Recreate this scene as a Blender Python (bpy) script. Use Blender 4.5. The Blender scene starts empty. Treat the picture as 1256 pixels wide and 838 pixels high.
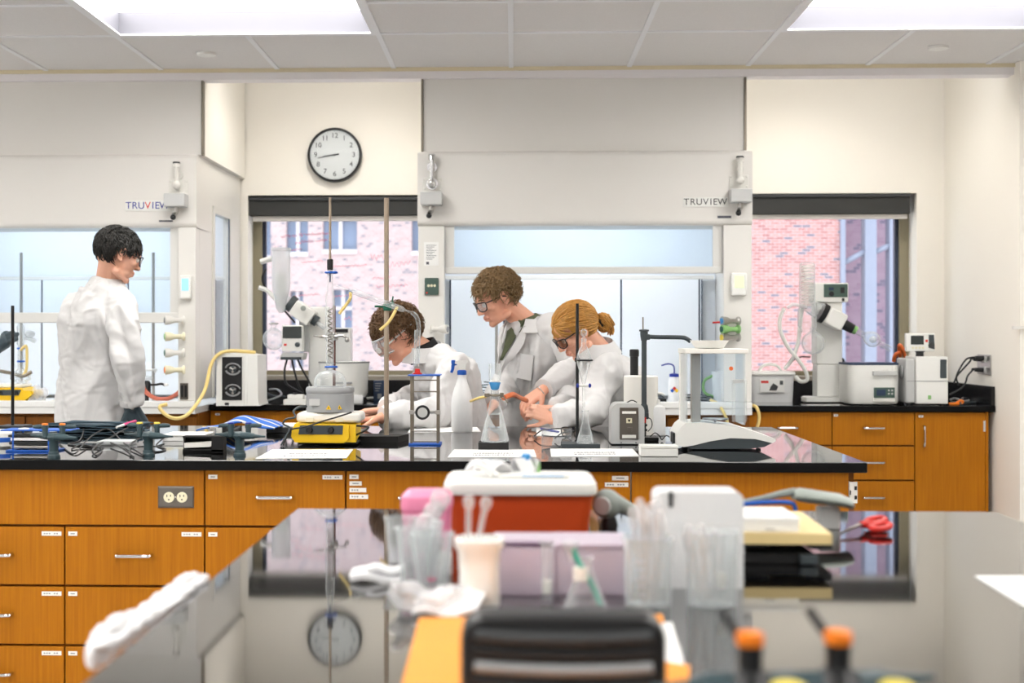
import bpy, bmesh, math, random
from mathutils import Vector, Matrix, noise, Quaternion
random.seed(7)
SC = bpy.context.scene
COL = SC.collection

# ------------------------------------------------------------------ camera
F_PX, W_PX, H_PX = 1718.0, 1256.0, 838.0
YAW = math.atan(0.037)
CX, CY, CAMH = 566.5, 406.0, 1.31
cam_d = bpy.data.cameras.new('camera'); cam = bpy.data.objects.new('camera', cam_d); COL.objects.link(cam)
cam.location = (0, 0, CAMH); cam.rotation_euler = (math.pi/2, 0, YAW)
cam_d.sensor_width = 36; cam_d.lens = 36*F_PX/W_PX
cam_d.shift_x = (W_PX/2-CX)/W_PX; cam_d.shift_y = -(H_PX/2-CY)/W_PX
cam_d.clip_start = 0.05; cam_d.clip_end = 200
cam_d.dof.use_dof = True; cam_d.dof.focus_distance = 5.3; cam_d.dof.aperture_fstop = 3.3
SC.camera = cam
# ------------------------------------------------------------------ view
SC.view_settings.view_transform = 'Standard'; SC.view_settings.look = 'None'
SC.view_settings.gamma = 1; SC.view_settings.use_curve_mapping = False
SC.view_settings.exposure = 0.84
try:
    SC.cycles.use_denoising = True
    SC.cycles.max_bounces = 10; SC.cycles.transparent_max_bounces = 24
    SC.cycles.sample_clamp_indirect = 6
    SC.cycles.caustics_reflective = False; SC.cycles.caustics_refractive = False
except Exception: pass
# ------------------------------------------------------------------ world
w = bpy.data.worlds.new('daylight'); SC.world = w; w.use_nodes = True
wn = w.node_tree; bg = wn.nodes['Background']
tc = wn.nodes.new('ShaderNodeTexCoord'); sep = wn.nodes.new('ShaderNodeSeparateXYZ'); cr = wn.nodes.new('ShaderNodeValToRGB')
wn.links.new(tc.outputs['Generated'], sep.inputs[0]); wn.links.new(sep.outputs['Z'], cr.inputs[0]); wn.links.new(cr.outputs[0], bg.inputs[0])
cr.color_ramp.elements[0].position = 0.0; cr.color_ramp.elements[0].color = (1.0, 0.98, 1.0, 1)
cr.color_ramp.elements[1].position = 0.6; cr.color_ramp.elements[1].color = (0.90, 0.93, 1.0, 1)
WORLD_STRENGTH = 1.55
bg.inputs[1].default_value = WORLD_STRENGTH
PANEL_EMIT = 6.0        # ceiling light panels
WASH_W = 15             # downlights behind the ceiling beam
HOOD_EMIT = 6.4         # fume hood lamps

# ------------------------------------------------------------------ projection helpers (pixel + depth plane -> place in the room)
SN, CS = math.sin(YAW), math.cos(YAW)
def at(px, py, Y):
    u = (px-CX)/F_PX
    X = Y*(u*CS-SN)/(CS+u*SN)
    d = -X*SN+Y*CS
    return Vector((X, Y, CAMH-(py-CY)*d/F_PX))
def ground(px, py, Z=0.91):
    d = (CAMH-Z)*F_PX/(py-CY)
    r = (px-CX)/F_PX*d
    return Vector((r*CS-d*SN, r*SN+d*CS, Z))
class Loc:
    """base point of a thing plus metres-per-pixel at its distance"""
    def __init__(s, px, py=None, Y=None, Z=0.91):
        if Y is None: s.p = ground(px, py, Z)
        else:
            q = at(px, 400, Y); s.p = Vector((q.x, Y, Z))
        s.px = px; a = at(px, 400, s.p.y); b = at(px+1, 400, s.p.y); s.s = b.x-a.x
        d = -s.p.x*SN+s.p.y*CS; s.sz = d/F_PX; s.py = CY+(CAMH-Z)*F_PX/d
    def x(s, px): return (px-s.px)*s.s
    def z(s, py): return (s.py-py)*s.sz

# ------------------------------------------------------------------ materials
def lin(c):
    return tuple(((v/255.0)/12.92 if v/255.0 <= 0.04045 else ((v/255.0+0.055)/1.055)**2.4) for v in c)
MATS = {}
def V(*a): return Vector(a)
def pm(name, rgb, rough=0.5, metal=0.0, trans=0.0, var=0.06, vs=9.0, bump=0.0, bs=60.0, emit=None, estr=0, spec=0.5, sss=0.0, coat=0.0, stretch=(1,1,1), ior=1.45):
    m = bpy.data.materials.new(name); m.use_nodes = True; nt = m.node_tree; p = nt.nodes['Principled BSDF']
    c = lin(rgb)
    p.inputs['Roughness'].default_value = rough; p.inputs['Metallic'].default_value = metal
    p.inputs['Specular IOR Level'].default_value = spec; p.inputs['IOR'].default_value = ior
    if trans: p.inputs['Transmission Weight'].default_value = trans
    if coat: p.inputs['Coat Weight'].default_value = coat*0.45; p.inputs['Coat Roughness'].default_value = 0.05
    if sss:
        p.inputs['Subsurface Weight'].default_value = sss; p.inputs['Subsurface Radius'].default_value = (0.02, 0.008, 0.004)
    tcn = nt.nodes.new('ShaderNodeTexCoord'); mp = nt.nodes.new('ShaderNodeMapping'); mp.inputs['Scale'].default_value = stretch
    nt.links.new(tcn.outputs['Object'], mp.inputs[0])
    nz = nt.nodes.new('ShaderNodeTexNoise'); nz.inputs['Scale'].default_value = vs; nz.inputs['Detail'].default_value = 3
    nt.links.new(mp.outputs[0], nz.inputs['Vector'])
    mx = nt.nodes.new('ShaderNodeMix'); mx.data_type = 'RGBA'
    lo = tuple(v*(1-var) for v in c); hi = tuple(min(1, v*(1+var)) for v in c)
    mx.inputs['A'].default_value = (*lo, 1); mx.inputs['B'].default_value = (*hi, 1)
    nt.links.new(nz.outputs['Fac'], mx.inputs['Factor']); nt.links.new(mx.outputs['Result'], p.inputs['Base Color'])
    if bump:
        n2 = nt.nodes.new('ShaderNodeTexNoise'); n2.inputs['Scale'].default_value = bs; n2.inputs['Detail'].default_value = 4
        nt.links.new(mp.outputs[0], n2.inputs['Vector'])
        bp = nt.nodes.new('ShaderNodeBump'); bp.inputs['Strength'].default_value = bump; bp.inputs['Distance'].default_value = 0.003
        nt.links.new(n2.outputs['Fac'], bp.inputs['Height']); nt.links.new(bp.outputs[0], p.inputs['Normal'])
    if emit:
        p.inputs['Emission Color'].default_value = (*lin(emit), 1); p.inputs['Emission Strength'].default_value = estr
    MATS[name] = m
    return m
def glassy(name, tint=(251,252,252), body=0.10, edge=0.55, rough=0.03, col=(235,240,242)):
    """thin-walled clear glass or plastic: light passes, the rims catch reflections"""
    m = bpy.data.materials.new(name); m.use_nodes = True; nt = m.node_tree; nt.nodes.clear()
    out = nt.nodes.new('ShaderNodeOutputMaterial'); mix = nt.nodes.new('ShaderNodeMixShader')
    tr = nt.nodes.new('ShaderNodeBsdfTransparent'); tr.inputs[0].default_value = (*lin(tint), 1)
    p = nt.nodes.new('ShaderNodeBsdfPrincipled'); p.inputs['Roughness'].default_value = rough; p.inputs['Specular IOR Level'].default_value = 1.0
    nz = nt.nodes.new('ShaderNodeTexNoise'); nz.inputs['Scale'].default_value = 14
    rm = nt.nodes.new('ShaderNodeMix'); rm.data_type = 'RGBA'
    rm.inputs['A'].default_value = (*[v*0.94 for v in lin(col)], 1); rm.inputs['B'].default_value = (*lin(col), 1)
    nt.links.new(nz.outputs['Fac'], rm.inputs['Factor']); nt.links.new(rm.outputs['Result'], p.inputs['Base Color'])
    lw = nt.nodes.new('ShaderNodeLayerWeight'); lw.inputs[0].default_value = 0.35
    mr = nt.nodes.new('ShaderNodeMapRange'); mr.inputs[3].default_value = body; mr.inputs[4].default_value = edge
    nt.links.new(lw.outputs['Facing'], mr.inputs[0]); nt.links.new(mr.outputs[0], mix.inputs[0])
    nt.links.new(tr.outputs[0], mix.inputs[1]); nt.links.new(p.outputs[0], mix.inputs[2]); nt.links.new(mix.outputs[0], out.inputs[0])
    MATS[name] = m
    return m
pm('louvre_grey', (108,108,116), 0.6, var=0.02)
pm('wall_cream', (247,243,234), 0.75, var=0.012, vs=2, bump=0.08, bs=150)
pm('wall_front', (242,241,238), 0.75, var=0.012, vs=2, bump=0.08, bs=150)
pm('ceiling_tile', (228,225,223), 0.9, var=0.05, vs=120, bump=0.5, bs=180)
pm('ceiling_grid', (236,236,238), 0.45, var=0.02)
pm('beam_grey', (236,232,234), 0.5, var=0.02)
pm('beam_tan', (222,210,180), 0.6, var=0.03)
pm('floor', (202,204,206), 0.35, var=0.08, vs=30)
pm('hood_panel', (229,226,221), 0.42, var=0.015, vs=3)
pm('hood_white', (228,226,221), 0.4, var=0.015, vs=3)
pm('hood_inner', (238,242,246), 0.35, var=0.01)
pm('hood_top_white', (232,232,230), 0.35, var=0.02)
pm('seam_blue', (38,56,84), 0.5)
pm('sash_frame', (222,221,217), 0.4, var=0.02)
pm('epoxy', (11,11,12), 0.035, var=0.25, vs=40, spec=0.5, ior=1.6, coat=1.0)
pm('epoxy_edge', (13,13,14), 0.55, var=0.2, vs=40, spec=0.12)  # epoxy copy with reflection cut down, so the side faces stay dark
pm('epoxy_dark', (20,20,22), 0.25, var=0.3, vs=40)
pm('white_metal', (226,224,218), 0.4, var=0.015)
pm('white_plastic', (236,236,232), 0.38, var=0.015)
pm('cream_plastic', (226,222,206), 0.45, var=0.02)
pm('offwhite', (240,238,232), 0.5, var=0.02)
pm('paper', (240,240,238), 0.8, var=0.01)
pm('ink', (90,92,100), 0.7)
pm('black_plastic', (26,27,29), 0.4, var=0.15)
pm('black_matte', (20,20,21), 0.7, var=0.2)
pm('black_metal', (30,31,33), 0.35, metal=0.3, var=0.15)
pm('gun_grey', (62,70,74), 0.45, var=0.12)
pm('teal_grey', (52,72,78), 0.42, var=0.12)
pm('dark_grey', (58,60,62), 0.5, var=0.1)
pm('mid_grey', (150,152,154), 0.45, var=0.04)
pm('light_grey', (196,197,196), 0.45, var=0.03)
pm('sage_grey', (150,158,152), 0.5, var=0.05)
pm('chrome', (215,215,215), 0.12, metal=1.0, var=0.03)
pm('steel', (176,174,170), 0.3, metal=0.9, var=0.08)
pm('steel_dark', (128,120,108), 0.38, metal=0.85, var=0.1)
pm('rod_tan', (166,150,132), 0.4, metal=0.35, var=0.06)
pm('rod_rust', (96,52,44), 0.5, metal=0.2, var=0.2)
pm('plate_steel', (110,104,98), 0.3, metal=0.8, var=0.06)
pm('ivory', (232,226,196), 0.45)
pm('shade_box', (52,53,52), 0.6, var=0.04)
pm('shade_bar', (206,202,196), 0.5)
pm('window_frame', (150,142,118), 0.5, metal=0.2, var=0.04)
pm('window_frame_dark', (52,62,84), 0.5, var=0.04)
pm('sill_stone', (168,160,146), 0.5, var=0.04)
pm('blue_plastic', (28,92,190), 0.4, var=0.06)
pm('blue_deep', (30,50,150), 0.4, var=0.08)
pm('sky_blue', (70,150,210), 0.45)
pm('red_plastic', (210,36,28), 0.4, var=0.05)
pm('marker_red', (240,120,140), 0.6)
pm('red_rubber', (206,112,88), 0.5, var=0.05)
pm('orange_rubber', (222,108,48), 0.45, var=0.06)
pm('orange_cap', (248,134,34), 0.45, var=0.04)
pm('yellow_cap', (236,214,80), 0.5, var=0.05)
pm('yellow', (246,200,20), 0.4, var=0.03)
pm('yellow_hose', (238,212,136), 0.4, var=0.05)
pm('rust_red', (190,66,14), 0.5, var=0.05)
pm('pink', (238,140,176), 0.4, var=0.03)
pm('magenta', (214,60,120), 0.4)
pm('teal', (40,166,146), 0.4)
pm('green', (20,90,70), 0.4)
pm('green_light', (140,190,120), 0.45)
pm('panel_green', (70,92,84), 0.5, var=0.04)
pm('screen', (52,58,58), 0.2, var=0.05)
pm('orange_card', (248,158,58), 0.6, var=0.03)
pm('board_wood', (232,208,150), 0.55, var=0.05, stretch=(1,12,1))
pm('mantle_grey', (160,162,164), 0.5, var=0.03)
pm('skin', (226,166,140), 0.5, var=0.05, vs=30, sss=0.12, bump=0.1, bs=220)
pm('skin_pale', (232,176,150), 0.5, var=0.05, vs=30, sss=0.12, bump=0.1, bs=220)
pm('lip', (200,124,110), 0.45, var=0.05)
pm('eye_white', (228,224,218), 0.25)
pm('hair_black', (26,24,20), 0.42, var=0.5, vs=120)
pm('hair_brown', (98,70,42), 0.5, var=0.55, vs=120)
pm('hair_ash', (126,100,66), 0.5, var=0.5, vs=120)
pm('hair_blond', (190,138,66), 0.45, var=0.45, vs=90)
pm('coat_cloth', (214,213,213), 0.85, var=0.02, vs=40, bump=0.15, bs=400)
pm('coat_shadowless', (228,227,228), 0.85, var=0.03, vs=40, bump=0.2, bs=300)
pm('shirt_green', (92,98,74), 0.85, var=0.15, vs=60)
pm('shirt_black', (24,24,26), 0.85, var=0.15, vs=60)
pm('trousers', (52,60,78), 0.9, var=0.15, vs=60)
pm('shoe', (40,38,38), 0.6)
pm('glove', (62,76,84), 0.45, var=0.1)
pm('towel', (236,236,238), 0.9, var=0.03, bump=0.6, bs=120)
pm('pillar_taupe', (172,163,153), 0.45)
pm('dark_cloth', (56,76,88), 0.75, var=0.3, vs=60, bump=0.4, bs=80)
pm('tissue', (238,238,240), 0.8, var=0.03)
glassy('glass', body=0.07, edge=0.8)
glassy('glass_frost', body=0.42, edge=0.75, rough=0.4)
glassy('clear_plastic', body=0.14, edge=0.6, rough=0.15)
glassy('bag_plastic', body=0.30, edge=0.7, rough=0.25, col=(240,238,240))
glassy('milky_plastic', body=0.9, edge=0.97, rough=0.35, col=(246,247,248))
glassy('mauve_clear', tint=(240,225,240), body=0.72, edge=0.85, rough=0.3, col=(226,212,226))
glassy('goggle_lens', body=0.10, edge=0.55, col=(215,220,225))
glassy('dark_lens', tint=(232,222,214), body=0.05, edge=0.4, col=(130,116,108))
glassy('pane', tint=(248,250,252), body=0.025, edge=0.25, rough=0.02)
glassy('sash_pane', tint=(243,248,252), body=0.02, edge=0.2, rough=0.02, col=(215,228,240))

def wood_mat(name, axis, c1=(192,121,8), c2=(172,102,4), rough=0.5):
    m = bpy.data.materials.new(name); m.use_nodes = True; nt = m.node_tree; p = nt.nodes['Principled BSDF']
    p.inputs['Roughness'].default_value = rough; p.inputs['Specular IOR Level'].default_value = 0.2
    t = nt.nodes.new('ShaderNodeTexCoord'); mp = nt.nodes.new('ShaderNodeMapping')
    sc = [70, 70, 70]; sc[axis] = 1.6; mp.inputs['Scale'].default_value = sc
    nz = nt.nodes.new('ShaderNodeTexNoise'); nz.inputs['Scale'].default_value = 2.2; nz.inputs['Detail'].default_value = 5; nz.inputs['Roughness'].default_value = 0.6
    r = nt.nodes.new('ShaderNodeValToRGB'); r.color_ramp.elements[0].position = 0.3; r.color_ramp.elements[1].position = 0.72
    r.color_ramp.elements[0].color = (*lin(c2), 1); r.color_ramp.elements[1].color = (*lin(c1), 1)
    n2 = nt.nodes.new('ShaderNodeTexNoise'); n2.inputs['Scale'].default_value = 2.5
    mx = nt.nodes.new('ShaderNodeMix'); mx.data_type = 'RGBA'; mx.blend_type = 'MULTIPLY'; mx.inputs['Factor'].default_value = 0.25
    oi = nt.nodes.new('ShaderNodeObjectInfo'); ad = nt.nodes.new('ShaderNodeVectorMath'); ad.operation = 'ADD'
    nt.links.new(t.outputs['Object'], ad.inputs[0]); nt.links.new(oi.outputs['Random'], ad.inputs[1])
    nt.links.new(ad.outputs[0], mp.inputs[0]); nt.links.new(mp.outputs[0], nz.inputs['Vector']); nt.links.new(t.outputs['Object'], n2.inputs['Vector'])
    nt.links.new(nz.outputs['Fac'], r.inputs[0]); nt.links.new(r.outputs[0], mx.inputs['A']); nt.links.new(n2.outputs['Fac'], mx.inputs['B'])
    nt.links.new(mx.outputs['Result'], p.inputs['Base Color'])
    bp = nt.nodes.new('ShaderNodeBump'); bp.inputs['Strength'].default_value = 0.08; bp.inputs['Distance'].default_value = 0.002
    nt.links.new(nz.outputs['Fac'], bp.inputs['Height']); nt.links.new(bp.outputs[0], p.inputs['Normal'])
    MATS[name] = m
wood_mat('oak', 2); 
wood_mat('oak_dark', 2, (150,92,26), (128,76,20), 0.5)

def brick_mat(name, ca, cb, dark, mortar, scale, bw=0.5, rh=0.25, dk=0.12, ms=0.02):
    m = bpy.data.materials.new(name); m.use_nodes = True; nt = m.node_tree; p = nt.nodes['Principled BSDF']
    p.inputs['Roughness'].default_value = 0.9
    t = nt.nodes.new('ShaderNodeTexCoord'); mp = nt.nodes.new('ShaderNodeMapping'); mp.inputs['Rotation'].default_value = (math.pi/2, 0, 0)
    nt.links.new(t.outputs['Object'], mp.inputs[0])
    b = nt.nodes.new('ShaderNodeTexBrick'); b.inputs['Scale'].default_value = scale
    b.inputs['Color1'].default_value = (*lin(ca), 1); b.inputs['Color2'].default_value = (*lin(cb), 1); b.inputs['Mortar'].default_value = (*lin(mortar), 1)
    b.inputs['Brick Width'].default_value = bw; b.inputs['Row Height'].default_value = rh; b.inputs['Mortar Size'].default_value = ms
    # some over-burnt bricks: a second brick field of the same lattice picks them
    b2 = nt.nodes.new('ShaderNodeTexBrick'); b2.inputs['Scale'].default_value = scale
    b2.inputs['Color1'].default_value = (0, 0, 0, 1); b2.inputs['Color2'].default_value = (1, 1, 1, 1); b2.inputs['Mortar'].default_value = (0, 0, 0, 1)
    b2.inputs['Brick Width'].default_value = bw; b2.inputs['Row Height'].default_value = rh; b2.inputs['Mortar Size'].default_value = ms
    r = nt.nodes.new('ShaderNodeValToRGB'); r.color_ramp.interpolation = 'CONSTANT'
    r.color_ramp.elements[0].position = 0; r.color_ramp.elements[0].color = (0, 0, 0, 1)
    r.color_ramp.elements[1].position = 1-dk; r.color_ramp.elements[1].color = (1, 1, 1, 1)
    mx = nt.nodes.new('ShaderNodeMix'); mx.data_type = 'RGBA'
    nt.links.new(mp.outputs[0], b.inputs['Vector']); nt.links.new(mp.outputs[0], b2.inputs['Vector'])
    nt.links.new(b2.outputs['Color'], r.inputs[0]); nt.links.new(r.outputs[0], mx.inputs['Factor'])
    nt.links.new(b.outputs['Color'], mx.inputs['A']); mx.inputs['B'].default_value = (*lin(dark), 1)
    nt.links.new(mx.outputs['Result'], p.inputs['Base Color'])
    MATS[name] = m
brick_mat('brick_pale', (208,188,184), (190,162,160), (140,136,144), (212,198,196), 5.6, dk=0.1, ms=0.035)
brick_mat('brick_red', (204,150,144), (164,110,108), (120,118,132), (212,190,188), 5.8, bw=0.62, rh=0.21, dk=0.09, ms=0.025)
brick_mat('brick_mirrored', (164,142,158), (148,122,142), (112,106,128), (160,144,158), 6.0, dk=0.1)  # darker lilac brick, a reflection in glass put into the colour
pm('far_glass', (132,150,176), 0.1, var=0.3, vs=2.0)
pm('lilac_frame', (146,154,172), 0.5, var=0.04)
pm('stone_white', (236,230,232), 0.8, var=0.03)

def emit_mat(name, rgb, strength):
    m = bpy.data.materials.new(name); m.use_nodes = True; nt = m.node_tree; nt.nodes.clear()
    o = nt.nodes.new('ShaderNodeOutputMaterial'); e = nt.nodes.new('ShaderNodeEmission')
    e.inputs[0].default_value = (*lin(rgb), 1); e.inputs[1].default_value = strength
    nt.links.new(e.outputs[0], o.inputs[0]); MATS[name] = m
emit_mat('lamp_panel', (254,251,246), PANEL_EMIT)
emit_mat('hood_lamp', (238,245,255), HOOD_EMIT)
emit_mat('lcd_blue', (150,200,240), 1.0)
emit_mat('lcd_green', (200,230,170), 1.0)

# ------------------------------------------------------------------ mesh builder
def crom(pts, n=8):
    P = [Vector(p) for p in pts]
    if len(P) < 3: return P
    Q = [P[0]*2-P[1]]+P+[P[-1]*2-P[-2]]
    out = []
    for i in range(1, len(Q)-2):
        a, b, c, d = Q[i-1:i+3]
        for k in range(n):
            t = k/n
            out.append(0.5*((2*b)+(c-a)*t+(2*a-5*b+4*c-d)*t*t+(3*b-a-3*c+d)*t**3))
    out.append(P[-1])
    return out
def frame(d):
    d = Vector(d).normalized(); a = Vector((0, 0, 1)) if abs(d.z) < 0.9 else Vector((1, 0, 0))
    u = d.cross(a).normalized(); return u, d.cross(u).normalized()
class MB:
    def __init__(s): s.v = []; s.f = []; s.sm = []
    def add(s, vs, fs, smooth=True):
        o = len(s.v); s.v += [tuple(x) for x in vs]; s.f += [tuple(i+o for i in f) for f in fs]; s.sm += (smooth if isinstance(smooth, list) else [smooth]*len(fs)); return s
    def box(s, x0, x1, y0, y1, z0, z1, bev=0.0, rot=None, about=None):
        if x1 < x0: x0, x1 = x1, x0
        if y1 < y0: y0, y1 = y1, y0
        if z1 < z0: z0, z1 = z1, z0
        bev = min(bev, (x1-x0)*0.45, (y1-y0)*0.45, (z1-z0)*0.45)
        flat = False
        if bev <= 0:
            vs = [(x, y, z) for x in (x0, x1) for y in (y0, y1) for z in (z0, z1)]
            fs = [(0, 1, 3, 2), (4, 6, 7, 5), (0, 4, 5, 1), (2, 3, 7, 6), (0, 2, 6, 4), (1, 5, 7, 3)]
        else:
            bm = bmesh.new(); bmesh.ops.create_cube(bm, size=1)
            for v in bm.verts: v.co = Vector(((x0+x1)/2+v.co.x*(x1-x0), (y0+y1)/2+v.co.y*(y1-y0), (z0+z1)/2+v.co.z*(z1-z0)))
            bmesh.ops.bevel(bm, geom=list(bm.edges), offset=bev, segments=2 if bev < 0.012 else 4, profile=0.5, affect='EDGES')
            bm.verts.index_update(); bm.normal_update(); vs = [v.co.copy() for v in bm.verts]; fs = [tuple(v.index for v in f.verts) for f in bm.faces]
            flat = [max(abs(f.normal.x), abs(f.normal.y), abs(f.normal.z)) < 0.9999 for f in bm.faces]; bm.free()
        if rot is not None:
            R = rot if isinstance(rot, Matrix) else Matrix.Rotation(rot[0], 3, rot[1])
            c = Vector(about) if about is not None else Vector(((x0+x1)/2, (y0+y1)/2, (z0+z1)/2))
            vs = [R @ (Vector(v)-c)+c for v in vs]
        return s.add(vs, fs, flat)
    def cyl(s, p0, p1, r0, r1=None, n=20, cap=True):
        r1 = r0 if r1 is None else r1; p0 = Vector(p0); p1 = Vector(p1); u, v = frame(p1-p0)
        vs = []
        for p, r in ((p0, r0), (p1, r1)):
            for k in range(n):
                a = 2*math.pi*k/n; vs.append(p+u*math.cos(a)*r+v*math.sin(a)*r)
        fs = [(k, (k+1) % n, n+(k+1) % n, n+k) for k in range(n)]
        if cap: fs += [tuple(range(n-1, -1, -1)), tuple(range(n, 2*n))]
        return s.add(vs, fs)
    def tube(s, pts, r, n=8, smooth=8, cap=True):
        P = crom(pts, smooth) if smooth else [Vector(p) for p in pts]
        m = len(P); rr = r if callable(r) else (lambda t: r)
        vs = []; u = None
        for i, p in enumerate(P):
            d = (P[min(i+1, m-1)]-P[max(i-1, 0)])
            if d.length < 1e-9: d = Vector((0, 0, 1))
            d.normalize()
            if u is None: u, _ = frame(d)
            u = (u-d*u.dot(d)); u = u.normalized() if u.length > 1e-6 else frame(d)[0]
            v = d.cross(u); R = rr(i/(m-1))
            for k in range(n):
                a = 2*math.pi*k/n; vs.append(p+u*math.cos(a)*R+v*math.sin(a)*R)
        fs = [(i*n+k, i*n+(k+1) % n, (i+1)*n+(k+1) % n, (i+1)*n+k) for i in range(m-1) for k in range(n)]
        if cap: fs += [tuple(range(n-1, -1, -1)), tuple(range((m-1)*n, m*n))]
        return s.add(vs, fs)
    def lathe(s, prof, c=(0, 0, 0), n=32, axis=(0, 0, 1), cap=True):
        """prof = [(r, h)...] along axis from c"""
        c = Vector(c); ax = Vector(axis).normalized()
        if abs(ax.z) > 0.999: u, v = Vector((1, 0, 0)), Vector((0, 1, 0))*(1 if ax.z > 0 else -1)
        else: u, v = frame(ax)
        vs = []
        for r, h in prof:
            for k in range(n):
                a = 2*math.pi*k/n; vs.append(c+ax*h+u*math.cos(a)*r+v*math.sin(a)*r)
        m = len(prof)
        fs = [(i*n+k, i*n+(k+1) % n, (i+1)*n+(k+1) % n, (i+1)*n+k) for i in range(m-1) for k in range(n)]
        if cap: fs += [tuple(range(n-1, -1, -1)), tuple(range((m-1)*n, m*n))]
        return s.add(vs, fs)
    def ell(s, c, r, n=20, R=None):
        c = Vector(c); r = Vector(r if hasattr(r, '__len__') else (r, r, r)); vs = []; h = n//2
        for i in range(h+1):
            t = math.pi*i/h
            for k in range(n):
                a = 2*math.pi*k/n
                q = Vector((r.x*math.sin(t)*math.cos(a), r.y*math.sin(t)*math.sin(a), r.z*math.cos(t)))
                vs.append((R @ q if R else q)+c)
        fs = []
        for i in range(h):
            for k in range(n):
                a, b, d, e = i*n+k, (i+1)*n+k, (i+1)*n+(k+1) % n, i*n+(k+1) % n
                if i == 0: fs.append((a, b, d))
                elif i == h-1: fs.append((a, b, e))
                else: fs.append((a, b, d, e))
        return s.add(vs, fs)
    def prism(s, poly, a0, a1, axis='y'):
        """poly of 2D points extruded; axis y: poly is (x,z); z: (x,y); x: (y,z)"""
        n = len(poly)
        def mk(p, a): return {'y': (p[0], a, p[1]), 'z': (p[0], p[1], a), 'x': (a, p[0], p[1])}[axis]
        vs = [mk(p, a0) for p in poly]+[mk(p, a1) for p in poly]
        fs = [tuple(range(n)), tuple(range(2*n-1, n-1, -1))]+[(k, n+k, n+(k+1) % n, (k+1) % n) for k in range(n)]
        return s.add(vs, fs)
    def loft(s, rings, n=24):
        """rings: (centre, u-vector, v-vector)"""
        vs = []
        for c, u, v in rings:
            c, u, v = Vector(c), Vector(u), Vector(v)
            for k in range(n):
                a = 2*math.pi*k/n; vs.append(c+u*math.cos(a)+v*math.sin(a))
        m = len(rings)
        fs = [(i*n+k, i*n+(k+1) % n, (i+1)*n+(k+1) % n, (i+1)*n+k) for i in range(m-1) for k in range(n)]
        fs += [tuple(range(n-1, -1, -1)), tuple(range((m-1)*n, m*n))]
        return s.add(vs, fs)
    def cap2(s, p0, r0, p1, r1, n=16):
        """capsule with two radii"""
        p0, p1 = Vector(p0), Vector(p1); s.ell(p0, r0, n); s.ell(p1, r1, n)
        if (p1-p0).length > 1e-5: s.cyl(p0, p1, r0, r1, n)
        return s
    def sheet(s, fn, nu, nv, thick=0.002):
        """a curved sheet with thickness from fn(u,v)->point"""
        G = [[Vector(fn(i/nu, j/nv)) for j in range(nv+1)] for i in range(nu+1)]
        vs = []; 
        for i in range(nu+1):
            for j in range(nv+1):
                a = G[min(i+1, nu)][j]-G[max(i-1, 0)][j]; b = G[i][min(j+1, nv)]-G[i][max(j-1, 0)]
                nn = a.cross(b); nn = nn.normalized() if nn.length > 1e-12 else Vector((0, 0, 1))
                vs.append(G[i][j]+nn*thick/2); 
        top = len(vs)
        for i in range(nu+1):
            for j in range(nv+1):
                vs.append(G[i][j]*2-vs[i*(nv+1)+j])
        f = []; W = nv+1
        for i in range(nu):
            for j in range(nv):
                a = i*W+j; f.append((a, a+W, a+W+1, a+1)); f.append((top+a, top+a+1, top+a+W+1, top+a+W))
        for i in range(nu):
            a = i*W; f.append((a, top+a, top+a+W, a+W)); a = i*W+nv; f.append((a, a+W, top+a+W, top+a))
        for j in range(nv):
            a = j; f.append((a, a+1, top+a+1, top+a)); a = nu*W+j; f.append((a, top+a, top+a+1, a+1))
        return s.add(vs, f)
    def mesh(s, name, ang=35):
        me = bpy.data.meshes.new(name); me.from_pydata(s.v, [], s.f); me.validate(clean_customdata=False)
        bm = bmesh.new(); bm.from_mesh(me); bmesh.ops.recalc_face_normals(bm, faces=bm.faces); bm.to_mesh(me); bm.free()
        for p in me.polygons: p.use_smooth = True
        try: me.set_sharp_from_angle(angle=math.radians(ang))
        except Exception: pass
        if len(me.polygons) == len(s.sm): me.polygons.foreach_set('use_smooth', s.sm)
        me.update()
        return me
    def build(s, name, mat, parent=None, loc=None, label=None, ang=35):
        me = s.mesh(name, ang); me.materials.append(MATS[mat]); o = bpy.data.objects.new(name, me); COL.objects.link(o)
        if parent is not None: o.parent = parent
        if loc is not None: o.location = loc
        if label: o['label'] = label
        return o
def thing(name, label, cat, loc=(0, 0, 0), group=None, rz=0):
    o = bpy.data.objects.new(name, None); COL.objects.link(o); o.location = loc; o.rotation_euler = (0, 0, rz)
    o.empty_display_size = 0.05; o['label'] = label; o['category'] = cat
    if group: o['group'] = group
    return o
def tag(o, label, cat, group=None):
    o['label'] = label; o['category'] = cat
    if group: o['group'] = group
    return o
def struct(o): o['kind'] = 'structure'; return o
def B(x0, x1, y0, y1, z0, z1, bev=0.0): return MB().box(x0, x1, y0, y1, z0, z1, bev)
def text(name, body, size, loc, mat, parent=None, ext=0.0006, rot=(math.pi/2, 0, 0), align='CENTER', bold=0.0, shear=0):
    c = bpy.data.curves.new(name, 'FONT'); c.body = body; c.size = size; c.extrude = ext; c.align_x = align; c.align_y = 'CENTER'; c.offset = bold; c.shear = shear
    t = bpy.data.objects.new(name+'_tmp', c); COL.objects.link(t)
    dg = bpy.context.evaluated_depsgraph_get(); me = bpy.data.meshes.new_from_object(t.evaluated_get(dg)); me.name = name
    bpy.data.objects.remove(t); me.materials.clear(); me.materials.append(MATS[mat])
    o = bpy.data.objects.new(name, me); COL.objects.link(o); o.location = loc; o.rotation_euler = rot
    if parent is not None: o.parent = parent
    return o
def copy_tree(o, parent=None):
    c = o.copy(); COL.objects.link(c)
    if parent is not None: c.parent = parent
    for ch in [x for x in bpy.data.objects if x.parent == o]: copy_tree(ch, c)
    return c
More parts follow.
